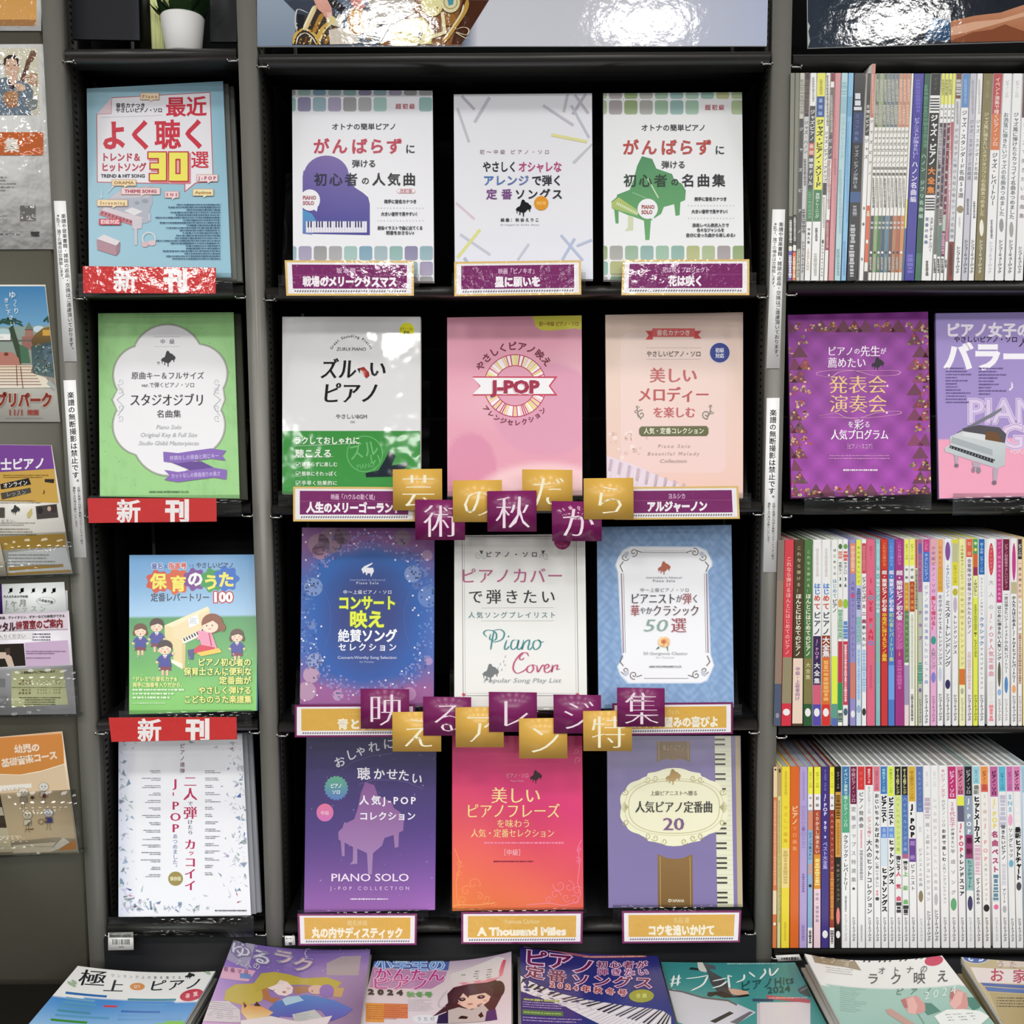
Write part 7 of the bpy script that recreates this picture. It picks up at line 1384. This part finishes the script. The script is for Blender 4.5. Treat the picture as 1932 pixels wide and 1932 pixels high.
# face-out pair on the second shelf of the right bay
GR = 'face-out music books in the right bay'
K = [(1486, 594), (1751, 588), (1757, 932), (1493, 940)]
c, o, T = face_book(K, '8c3c94', 'purple diamond pattern book with flower triangles and gold title', GR, '7a3484')
book_stand(K, T, 'clear acrylic stand under the purple diamond pattern book', GST, SH[2, 2], .018, -.010, lipdx=(0, .006))
c.bg(lambda u, v: lerp3('8a3f92', 'a048a8', np.clip(v, 0, 1))+((np.abs(((u*5+v*6.2) % 1)-.5)+np.abs(((u*5-v*6.2) % 1)-.5))[..., None]-.5)*[34, 22, 36], 72, 90)
c.z(1432, 480); c.flat(); rr = random.Random(12)
for r in range(15):
    y = 480+r*92
    for k in range(14):
        x = 215+k*80+(40 if r % 2 else 0)
        ds = min(abs(x-215), abs(x-1250)); edge_ = ds < 150 or y < 520 or y > 1640
        if not edge_ or rr.random() < .35: continue
        c.poly([(x, y-5), (x-62, y+88), (x+62, y+88)], rr.choice(['7a3c5c', '6c3a50', '74405c', '8a4668']))
c.deep(); c.flat()
for r in range(15):
    y = 480+r*92
    for k in range(14):
        x = 215+k*80+(40 if r % 2 else 0); ds = min(abs(x-215), abs(x-1250))
        if not (ds < 150 or y < 520 or y > 1640) or rr.random() < .3: continue
        for q in range(9):
            t = rr.uniform(.3, 1); fx, fy = x+rr.uniform(-50, 50)*t, y-5+88*t; c.ell(fx, fy, rr.uniform(5, 14), rr.uniform(5, 12), rr.choice(['c8a070', 'b8503c', 'd8c098', '6c6a48', '8c7c50', 'e0b08c', 'a84848', '5c4c40', 'd09060']), 7)
c.deep(); c.g = 'title_lettering'
c.t('ピアノの先生が', 712, 706, 84, 'f0e6f2', w=430, wt=(.012, -.01), sizes=[.9, .9, .85, .62, 1, 1, .6]); c.t('薦めたい', 640, 790, 82, 'f0e6f2', w=280, wt=(.012, -.01)); c.piano(865, 800, 92, '24202c')
c.t('発表会', 720, 950, 142, 'eac888', w=425, wt=(.004, -.03)); c.t('演奏会', 722, 1090, 142, 'ecc890', w=420, wt=(.004, -.03))
c.t('を彩る', 728, 1240, 74, 'f0e6f2', w=165, wt=(.01, -.01), sizes=[.7, 1.1, .7]); c.t('人気プログラム', 733, 1315, 80, 'f4ecf4', w=420, wt=(.02, -.005)); c.t('［ピアノ・スコア］', 733, 1400, 42, 'e0b8dc', w=212)
c.g = 'cover_artwork'; c.brush([(420,880),(520,895),(600,855),(800,850),(1010,850),(1000,880),(840,885),(700,850),(560,845),(430,860),(420,885)], 7, 'dfa4c4').brush([(425,1180),(560,1160),(640,1190),(820,1190),(1020,1165),(1010,1145),(860,1155),(720,1195),(560,1190),(430,1190)], 7, 'dfa4c4')
c.ell(934, 960, 8, 8, 'f0d8e4').ell(930, 1155, 8, 8, 'f0d8e4').ell(508, 882, 7, 7, 'f0d8e4'); c.g = 'small_print'; c.small(500, 1458, 960, 1500, 2, 'c890c4', 'c', .95, .4).small(612, 1565, 862, 1582, 1, 'f0e0f0', fill=1, hh=.8)

K = [(1765, 591), (2022, 588), (2028, 935), (1771.5, 941)]
c, o, T = face_book(K, 'a793cc', 'lilac and pink book with white grand piano and bold white title', GR, '9480bc')
book_stand(K, T, 'clear acrylic stand under the lilac and pink book', GST, SH[2, 2], .018, 0)
c.bg(lambda u, v: np.where((v > .685)[..., None], C('efa4be')+0*u[..., None], lerp3('9f8fca', 'a990cc', v)), 4, 80); c.z(1432, 480)
c.g = 'title_lettering'; c.t('ピアノ女子の', 1360, 552, 108, 'efe8f6', 'l', 620, .035); c.t('バラード', 1345, 745, 215, 'f6f3fa', 'l', 850, .045); c.t('やさしいピアノ・ソロ', 1420, 620, 48, '2c2038', 'l', 465, .02); c.t('人', 1890, 645, 70, '2c2038', 'l')
c.g = 'cover_artwork'; c.t('♪', 1838, 955, 100, 'e8e0f4'); 
for k, wt in enumerate((.05, .022, .002)): c.t('PIANO', 1515, 1135, 245, ['d9c8e8', 'a990cc', 'd9c8e8'][k], 'l', wt=wt)
for k, wt in enumerate((.05, .02, .0)): c.t('GIRL', 1755, 1320, 245, ['e2cce6', 'ac94cc', 'e2cce6'][k], 'l', wt=wt)
c.t('POPULAR', 1828, 1440, 40, 'f4d0de', 'l', wt=.02)
c.poly([(1440,1300),(1770,1115),(1765,1140),(1700,1185),(1490,1290),(1465,1312)], '7c7e88', '6c6e78').line([(1750,1190),(1735,1345)], 4, 'a8a8b0').poly([(1480,1270),(1600,1245),(1750,1262),(1800,1310),(1790,1380),(1700,1370),(1500,1300)], '4c4850').poly([(1650,1290),(1740,1300),(1770,1370),(1650,1365)], '6c4828')
c.poly([(1390,1330),(1480,1290),(1645,1315),(1640,1350),(1800,1378),(1790,1540),(1730,1562),(1355,1440),(1350,1410),(1392,1390)], 'cdd2d4', 'b8c0c4').poly([(1405,1330),(1700,1425),(1700,1470),(1395,1375)], 'a8b0b4').poly([(1392,1392),(1720,1498),(1702,1522),(1385,1412)], '2c2e34').poly([(1482,1290),(1648,1318),(1645,1362),(1485,1328)], 'd8dcde')
c.flat(); [c.line([(1400+i*22,1402+i*7.1),(1396+i*22,1415+i*7.1)], 3, 'd8dcdc') for i in range(15)]; c.deep()
for P_ in ([(1420,1462),(1452,1470),(1445,1530),(1428,1530)], [(1702,1562),(1742,1560),(1728,1650),(1705,1650)], [(1550,1510),(1612,1530),(1605,1560),(1560,1550)]): c.poly(P_, 'b4a8b8')
c.ell(1437, 1540, 15, 14, '7c6c7c').ell(1712, 1665, 17, 16, '7c6c7c').ell(1560, 1572, 12, 20, '8c8490').ell(1598, 1575, 16, 22, '8c8490')
c.g = 'small_print'; c.small(1360, 820, 1560, 1090, 12, '6c5c94', 'l', .5, .4).small(1600, 820, 1830, 1030, 9, '6c5c94', 'l', .5, .4)
# ================= magazines lying on the table =================
GMZ = 'music magazines laid out on the display table'
def mag(TLp, TRp, ztop, rot, label, col, arch=.010, skewp=None, Lm=.292, t=.005, under=1, ucol='c8c8c4', name='magazine', arch_fn=None, ulab=None):
    """top corners given in the photo; the sheet lies on the table and comes towards the viewer"""
    pl0 = Plane((0, 0, ztop), (1, 0, 0), (0, 0, 1)); A, B = pl0.hit([TLp, TRp]); w = B-A; W = np.linalg.norm(w[:2]); e = w/np.linalg.norm(w)
    a = math.radians(rot); dn = np.array([-math.sin(a), -math.cos(a), 0])   # along the page, towards the viewer
    C3, D3 = B+dn*Lm, A+dn*Lm
    pl = Plane(D3, e, (0, 0, 1))
    def inv(P):
        q = (P-CAM) @ RM; return (966-q[0]/q[2]*FPX, 966+q[1]/q[2]*FPX)
    corners = [TLp, TRp, inv(C3), inv(D3)]
    fn = arch_fn or (lambda u, v: arch*(2*np.clip((u+(v/Lm)*0)/W, 0, 1)-1)**2*np.clip(v/Lm, 0, 1)**.5)
    # bend measured across the page: u runs along the top edge
    dd = pl.uv(corners); 
    def bend(u, v):
        t_ = np.clip((v-dd[3][1])/(dd[0][1]-dd[3][1]), 0, 1); left = dd[3][0]+(dd[0][0]-dd[3][0])*t_; s_ = np.clip((u-left)/W, 0, 1); return fn(s_, t_)
    o = tag(sheet_mesh('magazine', pl, corners, .0005, col, 'cover_glossy', bend), label, 'magazine', GMZ)
    sheet_mesh('page_block', pl, corners, t-.0008, 'd6d4cc', 'matt_paper', bend, o, w1=-.0006)
    c = Canvas(pl, corners, w0=.0002, step=.00003, bend=bend, mat='cover_glossy'); CANV.append((c, o))
    z = ztop-t-.0010
    for k in range(under):
        pz = Plane((pl.O[0]+.002*(k+1)*(-1)**k, pl.O[1]+.001*k, z), e, (0, 0, 1)); sh = (t+.0008)
        uvx = pl.uv(corners); q = [tuple(uvx[3]), tuple(uvx[2]), tuple(uvx[1]), tuple(uvx[0])]
        m = MB().prism(q, -sh+.0010, 0, ucol); oo = tag(m.build('magazine', 'cover_paper', None, pz.mat()), (ulab or label)+f', {["copy just below it", "third one down", "fourth one down", "fifth one down"][k]} in its stack', 'magazine', GMZ); z -= sh
    while z > TZ+.004:
        m = MB().prism(q, -min(.012, z-TZ-.0006), 0, ucol); pz = Plane((pl.O[0], pl.O[1], z-.0002), e, (0, 0, 1)); h_ = min(.012, z-TZ-.0006)
        oo = tag(m.build('magazine', 'cover_paper', None, pz.mat()), (ulab or label)+(', thick one near the bottom of its stack', ', thick one just under the thin copies')[z > TZ+.02] if z-h_ > TZ+.004 else (ulab or label)+', lowest one lying on the table', 'magazine', GMZ); z -= h_+.0006
    return c, o
z1 = .724
def arch2(a0, a1): return lambda s, t: (a0*np.clip(1-2*s, 0, 1)**2+a1*np.clip(2*s-1, 0, 1)**2)*(.35+.65*t)
# 1 gokujo piano
c, o = mag((147,1829), (407,1839), z1, 2.5, 'white and blue piano magazine at the left end of the table', '6aa8dc', arch_fn=arch2(.006, .006), ulab='magazine under the white and blue one')
c.bg(lambda u, v: np.where((v < .24-.02*np.sin(u*3))[..., None], C('eeeeec')+0*u[..., None], np.where((v+.12*u+.03*np.sin(u*9) < .52)[..., None], lerp3('4a8cd0', 'b4d4ee', np.clip((v-.24)*3.2+noise2(u, v, 12, 31)*.3, 0, 1)), lerp3('84c440', '4a9c3c', np.clip((v-.5)*2, 0, 1)))), 40, 70)
c.z(20, 1760, 4.83); c.flat()
for y, x0, x1, k in ((568,505,880,'2c6cb0'),(612,505,770,'6ca4c8'),(646,480,780,'5c9cc0'),(680,450,760,'5c98bc'),(722,430,730,'4c90a8'),(764,410,900,'5c9cc4'),(608,1070,1510,'4c8c9c'),(650,1060,1420,'5c98d0'),(682,1050,1380,'5c98d0'),(716,1010,1365,'3c70b8'),(752,990,1590,'6ca0d4'),(790,980,1560,'6ca0d4'),(806,370,700,'3c8c30')):
    c.poly([(x0,y-10),(x1,y+6),(x1-6,y+26),(x0-6,y+10)], k)
c.deep(); c.poly([(850,662),(975,664),(965,682),(845,680)], 'cc4858'); c.g = 'title_lettering'
c.t('極', 752, 428, 150, '24262c', wt=(.012, -.01), skew=.35, sx=1.7); c.t('上', 945, 488, 118, '24262c', wt=(.012, -.01), skew=.3, sx=1.6); c.ell(1155, 492, 68, 34, 'dc9458').t('の', 1152, 492, 60, 'f4e8d8', wt=.01); c.t('ピアノ', 1505, 485, 112, '24262c', w=490, wt=(.01, .0), skew=.3, sx=1.4)
c.t('ワンランク上の音を奏でる', 1235, 408, 30, '7a7c7c', w=640, rot=2); c.g = 'cover_artwork'; c.piano(1635, 408, 92, '2a2c2c', ky=.6); c.ell(1650, 592, 108, 54, 'c83c50', rot=-8).t('春夏', 1650, 590, 46, 'f4c8cc', w=120, rot=-8, wt=.03)
for x, y in ((1780,375),(1800,395),(1770,360),(545,490),(570,500),(580,475)): c.ell(x, y, 30, 14, 'a4bc9c', 8, rot=30)
# 2 purple dreamy
c, o = mag((441,1787), (699,1794), z1+.014, -4, 'purple dreamy magazine with golden-haired figure in blue', '8a70b8', arch_fn=arch2(.012, .003), under=2, ulab='magazine under the purple dreamy one')
c.bg(lambda u, v: lerp3('7c64ac', 'c8a4c4', np.clip(v*1.6-.1+.4*noise2(u, v, 8, 41), 0, 1))*(1-.35*np.clip((u-.6)*2, 0, 1)[..., None]*np.clip(v*3-.4, 0, 1)[..., None])+np.clip((.25-u)*3, 0, 1)[..., None]*[20, 10, 24], 30, 40)
c.z(370, 1760, 5.682); c.poly([(360,130),(660,70),(560,420),(250,330)], 'b4aec4', 'a49cc0').poly([(1400,330),(1560,260),(1770,260),(1740,470),(1400,460)], 'a89aa0').ell(700, 500, 10, 10, 'a8a0c0')
c.poly([(290,430),(470,420),(640,430),(560,545),(260,545)], 'dca8c0').rect(470, 470, 590, 520, '7088c0')
c.poly([(620,560),(700,450),(850,425),(1000,450),(1150,490),(1400,480),(1560,540),(1500,620),(1180,560),(880,560),(760,620),(700,740),(540,800),(300,760),(320,660),(420,590)], 'b8a844', 'c8b050').poly([(700,600),(760,590),(800,700),(900,700),(830,760),(720,720)], 'b4764c').poly([(1040,580),(1200,570),(1200,640),(1060,660)], 'b0805c').poly([(1470,600),(1590,600),(1560,700),(1470,690)], 'c8a468')
c.poly([(750,590),(860,560),(900,510),(980,530),(1040,590),(1030,650),(960,680),(880,670),(830,630)], 'eedcd8').ring(965, 575, 18, 24, '5a5048', 8, 20, 160).ring(820, 605, 20, 26, '5a5048', 8, 10, 150).ell(945, 640, 22, 12, 'c87878', 10).ell(990, 600, 24, 12, 'e8b8b4', 10).poly([(640,560),(720,470),(880,440),(900,500),(840,570),(740,610),(650,640)], 'bca848')
c.ell(1290, 615, 90, 50, 'dcb8a8', 16).ell(1400, 630, 78, 70, '9474b8', 20).ell(1245, 630, 8, 9, 'b84848', 8)
c.poly([(780,820),(850,745),(960,720),(1180,668),(1310,690),(1500,740),(1680,830),(1600,900),(1440,960),(1340,840),(1240,830),(1020,910),(900,900),(860,950),(780,880)], '5a8cc8', '6a5cb0').poly([(920,720),(980,690),(1100,680),(1155,730),(960,785)], 'b4d0e0').poly([(1030,880),(1270,830),(1360,920),(1200,990),(1060,960)], 'c8c8c4').small(1060, 870, 1260, 950, 5, 'a8a8a4')
c.poly([(500,760),(560,790),(640,795),(650,755),(700,800),(830,860),(780,900),(560,960),(480,870)], 'dc9448', 'ecd8a8').poly([(505,765),(545,800),(520,830)], '4a2c18').poly([(620,800),(650,752),(695,800)], '4a2c18').poly([(30,900),(150,790),(350,770),(470,850),(480,980),(30,1000)], 'd8ccd0').small(120, 790, 450, 960, 8, 'a8a0a8', 'c').poly([(480,960),(800,900),(1100,960),(1460,900),(1400,1000),(480,1000)], 'e8dcdc')
c.flat(); [c.ell(random.uniform(450, 1850), random.uniform(120, 420), random.uniform(2, 7), None, random.choice(['c8b8dc', 'a48cc8', 'd8c8e0']), 6) for _ in range(60)]; c.deep(); c.g = 'title_lettering'
c.brush([(1240,190),(1190,180),(1170,230),(1190,280),(1250,285)], 14, 'b8a4d4')
for s, x, y, k in (('ゆ',480,245,'dcd8e4'),('る',700,285,'dcd8e4'),('ラ',935,270,'d8b8bc'),('ク',1150,350,'d8b8bc')): c.t(s, x, y, 160, k, wt=.0, sx=1.5, rot=8, ol=('8c84a8', .07))
c.t('大人の', 560, 375, 80, 'c8c4d0', w=260, rot=6, wt=.01); c.t('初級ソロ', 430, 455, 44, '8c5a84', w=260, wt=.02)
# 3 pupils' easy piano
c, o = mag((706,1817), (965,1811), z1+.004, 0, 'pale magazine titled in blue and pink, drawn brown-haired girl', 'd8ccd8', arch_fn=arch2(.003, .014), ulab='magazine under the brown-haired girl one')
c.bg(lambda u, v: lerp3('d4c4c8', 'ece4ea', np.clip(v*1.5+.5*noise2(u, v, 12, 51), 0, 1))+(np.clip((.12-v)*6, 0, 1)[..., None]*[-40, -45, -20]), 30, 40)
c.z(670, 1760, 6.0375); c.poly([(210,275),(1080,300),(1060,430),(200,410)], '5464a8').poly([(190,420),(1050,440),(1010,560),(870,640),(160,640)], 'b888b0').poly([(1090,470),(1620,330),(1700,360),(1660,560),(1100,620)], 'dcd4d4').poly([(1680,380),(1720,390),(1680,550),(1520,625),(1140,628),(1130,580),(1620,560)], 'c8405c', 'e8a0ac').small(1180, 450, 1600, 560, 4, '6c7468', 'r', .7)
c.rect(120, 815, 330, 1030, 'e09838').rect(330, 815, 600, 980, 'd87c44').small(130, 830, 620, 1000, 7, 'b8642c').small(600, 760, 900, 900, 7, 'b8b4b8').ell(805, 985, 155, 52, 'e8eaee').t('うた付', 805, 985, 50, '6c7480', w=200)
# girl
c.poly([(1050,700),(1120,630),(1300,600),(1500,605),(1600,590),(1680,650),(1700,720),(1660,800),(1600,900),(1560,1040),(1050,1040),(1040,900),(880,960),(1000,860),(1060,800)], '4a2a30').ell(1630, 700, 75, 95, '3e2228').poly([(1170,760),(1230,700),(1420,700),(1560,740),(1520,820),(1420,880),(1290,890),(1190,830)], 'ecc8b4').poly([(1100,740),(1150,640),(1500,620),(1580,700),(1560,780),(1480,720),(1300,735),(1290,760),(1230,700),(1160,800),(1110,820)], '50303a')
c.ell(1220, 772, 40, 22, '3a2430', 12).ell(1435, 762, 46, 22, '3a2430', 12).ell(1222, 768, 14, 8, 'b8909c', 8).ell(1437, 758, 14, 8, 'b8909c', 8).ell(1310, 832, 34, 10, 'c87470', 10).ell(1190, 815, 24, 12, 'e8a89c', 8).ell(1480, 808, 24, 12, 'e8a89c', 8).poly([(1060,890),(1180,860),(1330,900),(1460,850),(1520,920),(1480,1040),(1060,1040)], 'c8bcb8').poly([(1170,990),(1210,955),(1290,975),(1270,1000)], '1a1418').poly([(1400,970),(1440,930),(1465,985),(1430,1000)], '1a1418').poly([(950,950),(1050,910),(1060,1040),(930,1040)], '2c2248').poly([(1500,930),(1600,920),(1620,1040),(1480,1040)], '48306c')
c.brush([(1050,660),(960,780),(960,850),(1040,850)], 12, 'c8c0c4'); c.g = 'title_lettering'
c.t('小学生の', 630, 372, 150, '6c9ce0', w=810, wt=.01, sx=1.5, ol=('d8e4f8', .05)); c.t('かんたん', 620, 490, 150, 'b03c84', w=810, wt=.01, sx=1.6, ol=('f0c4e0', .05)); c.t('ピアノ', 520, 598, 140, 'b84c8c', w=680, wt=.01, sx=1.6, ol=('f0c4e0', .05)); c.t('2024', 345, 692, 78, '28242c', 'c', 390, .06, sx=1.6); c.t('秋冬号', 735, 712, 66, '6ca860', w=300, wt=.03, sx=1.5)
# 4 navy keyboard
c, o = mag((981,1793), (1241,1806), z1+.010, 0, 'navy magazine with white keyboard sweeping across and pink title', '2c2a6c', arch_fn=arch2(.007, .002), under=2, ulab='magazine under the navy keyboard one')
c.bg(lambda u, v: lerp3('30286c', '2a3c84', np.clip(v*1.2, 0, 1))+(u[..., None]*[-6, 4, 8]), 12, 16)
c.z(960, 1760, 5.8545)
TOPk = [(80,510),(330,600),(580,680),(860,740),(1120,780),(1370,820),(1560,840),(1700,870),(1790,930)]; BOTk = [(75,665),(290,725),(460,770),(640,830),(900,960),(1050,1030),(1250,1100),(1500,1200),(1800,1300)]
c.poly(TOPk+BOTk[::-1], 'e9e6ea')
def tb(P, t): 
    k = t*(len(P)-1); i = min(int(k), len(P)-2); f = k-i; return (P[i][0]*(1-f)+P[i+1][0]*f, P[i][1]*(1-f)+P[i+1][1]*f)
c.flat()
for i in range(34):
    if i % 7 in (2, 6): continue
    t0, t1 = (i+.30)/34, (i+.78)/34; a_, b_ = tb(TOPk, t0), tb(TOPk, t1); d_, e_ = tb(BOTk, max(0, t0-.055)), tb(BOTk, max(0, t1-.055)); k = .52
    c.poly([a_, b_, (b_[0]+(e_[0]-b_[0])*k, b_[1]+(e_[1]-b_[1])*k), (a_[0]+(d_[0]-a_[0])*k, a_[1]+(d_[1]-a_[1])*k)], '201c24')
c.deep(); c.flat()
for i in range(35): a_, d_ = tb(TOPk, i/34.), tb(BOTk, max(0, i/34.-.055)); c.line([a_, d_], 3, '8c88a0')
c.deep(); c.line([(165,188),(400,188),(700,240),(900,268),(1520,268)], 26, 'a0586c').small(170, 172, 640, 208, 1, 'e8b49c', fill=1).small(820, 256, 1500, 282, 1, 'e8b49c', fill=1).ell(1465, 705, 138, 72, 'a0a43c').t('全曲', 1465, 700, 52, 'd8dc80', w=120, wt=.02).small(165, 735, 560, 800, 1, 'a8b868', fill=1).small(155, 785, 640, 860, 3, 'b4a4d0', fill=.95).rect(150, 880, 600, 935, '4c7c4c').small(165, 890, 580, 925, 1, '9cc468', fill=1).small(155, 950, 900, 1010, 2, 'a8a0d0')
c.g = 'title_lettering'; c.t('ピア', 430, 318, 190, '6c1c50', w=540, wt=.02, sx=1.6, rot=3, ol=('e4c4e0', .07)); c.t('ノ', 830, 378, 170, '6c1c50', wt=.02, sx=1.6, rot=3, ol=('e4c4e0', .07)); c.t('初心者が', 1250, 360, 78, '6c1c50', w=560, wt=.02, sx=1.6, rot=1, ol=('e4c4e0', .09)); c.t('弾きたい', 1260, 442, 78, '8c3c74', w=570, wt=.02, sx=1.6, rot=1, ol=('e4c4e0', .09))
c.t('定番', 410, 480, 138, '701c40', w=450, wt=.02, sx=1.5, rot=5, ol=('e4c4e0', .07)); c.t('ソングス', 1140, 545, 132, '6c1c50', w=900, wt=.015, sx=1.55, rot=3, ol=('e4c4e0', .07)); c.t('2024年秋冬号', 880, 630, 74, '8c3c40', w=850, wt=.02, sx=1.3, rot=6, ol=('f0c0c8', .12))
# 5 teal
c, o = mag((1247,1816), (1500,1817), z1-.006, 0, 'teal and pink magazine with white grand piano and hashtag title', '3f8c8c', arch_fn=arch2(.001, .001), ulab='magazine under the teal and pink one')
c.bg(lambda u, v: np.where((v > .60+.02*np.sin(u*6))[..., None], lerp3('e09ca4', 'd88c98', v), lerp3('3a8a8c', '4c9c98', np.clip(v*1.8+.2*noise2(u, v, 10, 61), 0, 1))), 30, 60)
c.z(1230, 1760, 5.8545); c.poly([(165,640),(240,628),(350,660),(600,730),(850,760),(950,790),(1150,880),(900,1030),(600,1100),(250,980)], 'c4c6d0', 'd4d6de').line([(180,635),(330,655),(560,720),(840,750),(940,800)], 18, '5c5c60').poly([(640,980),(860,870),(905,890),(700,1000)], '26262a').poly([(860,990),(1080,870),(1120,880),(940,1010)], '6c6c74').rect(1190, 770, 1750, 1200, 'dcd6da').rect(1160, 780, 1195, 1200, 'c8c0c8').poly([(1265,690),(1750,745),(1745,785),(1270,730)], 'bc5c64').small(1290, 708, 1720, 740, 1, 'e8a8ac', fill=1).poly([(1110,730),(1340,735),(1340,760),(1115,762)], '3c4c64')
c.poly([(500,325),(560,330),(610,410),(600,440),(540,430),(510,400)], 'd8d8d0').poly([(560,330),(700,370),(705,410),(650,400),(640,420),(780,500),(830,560),(900,680),(880,710),(760,700),(650,560),(610,430)], '5c6468', '3a3838').poly([(410,410),(430,385),(510,395),(515,420)], '2a3434').poly([(610,700),(620,660),(780,650),(900,700),(1060,680),(1080,700),(980,715),(800,720),(700,690),(650,710)], '241c1c').poly([(840,620),(930,625),(1060,650),(1075,680),(950,695),(880,680)], 'd0a890').poly([(1610,630),(1700,580),(1760,720),(1700,700),(1630,670)], '4c5450').line([(1640,650),(1740,610)], 10, '8c9490').small(830, 330, 1370, 362, 1, 'a8ccc8', fill=.9)
c.g = 'title_lettering'; TW = 'e4f0ee'
for P_ in ([(245,480),(215,610)], [(300,470),(280,595)], [(200,530),(325,510)], [(195,575),(320,555)], [(375,515),(500,500),(625,475)], [(620,480),(560,580),(430,650)], [(670,540),(830,505)], [(840,470),(855,600),(850,610)], [(830,540),(760,590),(670,615)], [(850,480),(885,490)], [(1020,465),(1010,520),(930,555)], [(1070,440),(1140,495)], [(1240,405),(1250,450),(1190,520)], [(1300,395),(1310,475),(1350,460),(1400,400)]): c.brush(P_, 24, TW)
c.t('ピアノHits', 1270, 560, 120, '1c4c50', w=600, wt=.0, rot=-8, skew=.1); c.t('2024', 1400, 630, 100, '1c4c50', w=260, rot=-5)
# barcode slip
cc, oo = card([(1463,1803),(1508,1801),(1513,1812),(1468,1814)], 'small white bar code slip standing behind the teal magazine', 'barcode_label', col='e0dfdc', mat='matt_paper', y=D-.020, cat='label'); cc.small(1474, 1806, 1506, 1811, 1, '4a4a4c', fill=1, hh=1.2)
# 6 mint tulips
c, o = mag((1517,1813), (1777,1812), z1+.014, 0, 'mint green magazine with keyboard top edge and pink tulips', 'b0d0c4', arch_fn=arch2(.012, .008), under=2, ulab='magazine under the mint tulip one')
c.bg(lambda u, v: np.where((v < .235-.015*np.sin(u*3.1))[..., None], C('ecebe8')+0*u[..., None], lerp3('a4c8bc', '84b4a8', np.clip((v-.2)+.5*noise2(u, v, 9, 71), 0, 1))), 30, 60)
c.z(1500, 1760, 4.472); c.flat()
for i in range(27):
    if i % 7 in (3, 6): continue
    x = 75+i*43.5; y = 195+18*math.sin(i*.12*1.0)+8; c.poly([(x,y-25),(x+14,y-25),(x+34,y+30),(x+18,y+30)], '2a2826')
c.deep(); c.poly([(130,215),(480,200),(560,325),(420,305),(165,300)], '9c8c70').t('七の音', 330, 255, 80, 'c8bca0', w=270, rot=3).small(240, 315, 500, 375, 3, 'b4b4b0', 'c').ell(1170, 265, 78, 40, 'cc4060')
for x, y, r in ((1000,610,-10),(1380,590,25)):
    c.poly([(x+20,y-20),(x+150,y-10),(x+230,y+60),(x+120,y+90)], '4c8474'); ca, sa = math.cos(math.radians(r)), math.sin(math.radians(r)); R = lambda P: [(x+px*ca-py*sa, y+px*sa+py*ca) for px, py in P]
    c.poly(R([(-100,-60),(-40,-72),(40,-70),(95,10),(90,70),(20,85),(-70,30)]), 'd89a94').poly(R([(-60,60),(-40,-60),(10,-68),(30,20),(0,82)]), 'e8b4ac').poly(R([(-100,-60),(-60,-65),(-50,20),(-80,10)]), 'b8706c')
c.poly([(760,655),(810,645),(1010,770),(960,800),(780,690)], 'c49c90').line([(1040,690),(1090,770)], 10, '7ca48c').poly([(1175,710),(1280,660),(1420,665),(1560,690),(1640,740),(1560,800),(1240,800)], 'eef2ee').small(1260, 690, 1540, 760, 3, 'a4aca8', 'c').small(380, 480, 620, 700, 12, '98bcb0', 'l', .7, .3)
c.g = 'title_lettering'; c.t('オトナの', 910, 322, 66, '5a5c5c', w=420, skew=.1); c.t('ラク映え', 950, 392, 105, '4a4c4c', w=690); c.t('ピアノ', 1000, 500, 62, '5c7468', w=300, skew=.3); c.t('2024', 1225, 520, 90, 'dcebe4', w=270, rot=-8, skew=.2)
# 7 beige
c, o = mag((1813,1808), (2070,1822), z1+.020, 6, 'beige songbook with blue round badge and pink title at the right end', 'c4b48c', arch_fn=arch2(.002, .002), under=2, t=.012, ucol='b8a880', ulab='songbook under the beige one')
c.bg(lambda u, v: lerp3('c0b088', 'ccbc94', v), 4, 4); c.z(1500, 1760, 4.472)
c.ell(1525, 215, 116, 52, 'e0dcd0').ell(1525, 215, 108, 48, '3c5ca4').t('CD', 1525, 222, 60, 'dce4f4', w=130, wt=.05); c.poly([(1480,300),(2500,330),(2600,440),(1545,430)], 'e8dcd8').poly([(1700,240),(2400,240),(2400,300),(1720,290)], 'd8c8b8').poly([(1565,430),(2500,470),(2520,505),(1590,455)], '4c64a8').poly([(1600,465),(2500,510),(2520,540),(1625,500)], '5470b0').poly([(1640,510),(2500,550),(2500,1000),(1800,900)], 'b4a070').small(1700, 545, 1990, 640, 4, '5c4c34')
c.g = 'title_lettering'; c.t('お家で弾く', 1640, 360, 125, 'b83c54', 'l', 900, .01, rot=2); c.t('うた・えんかの', 1700, 268, 70, 'a88c94', 'l', 700, rot=2)
for cv in CANV: cv[0].build(cv[1])
bpy.data.objects.remove(_to)
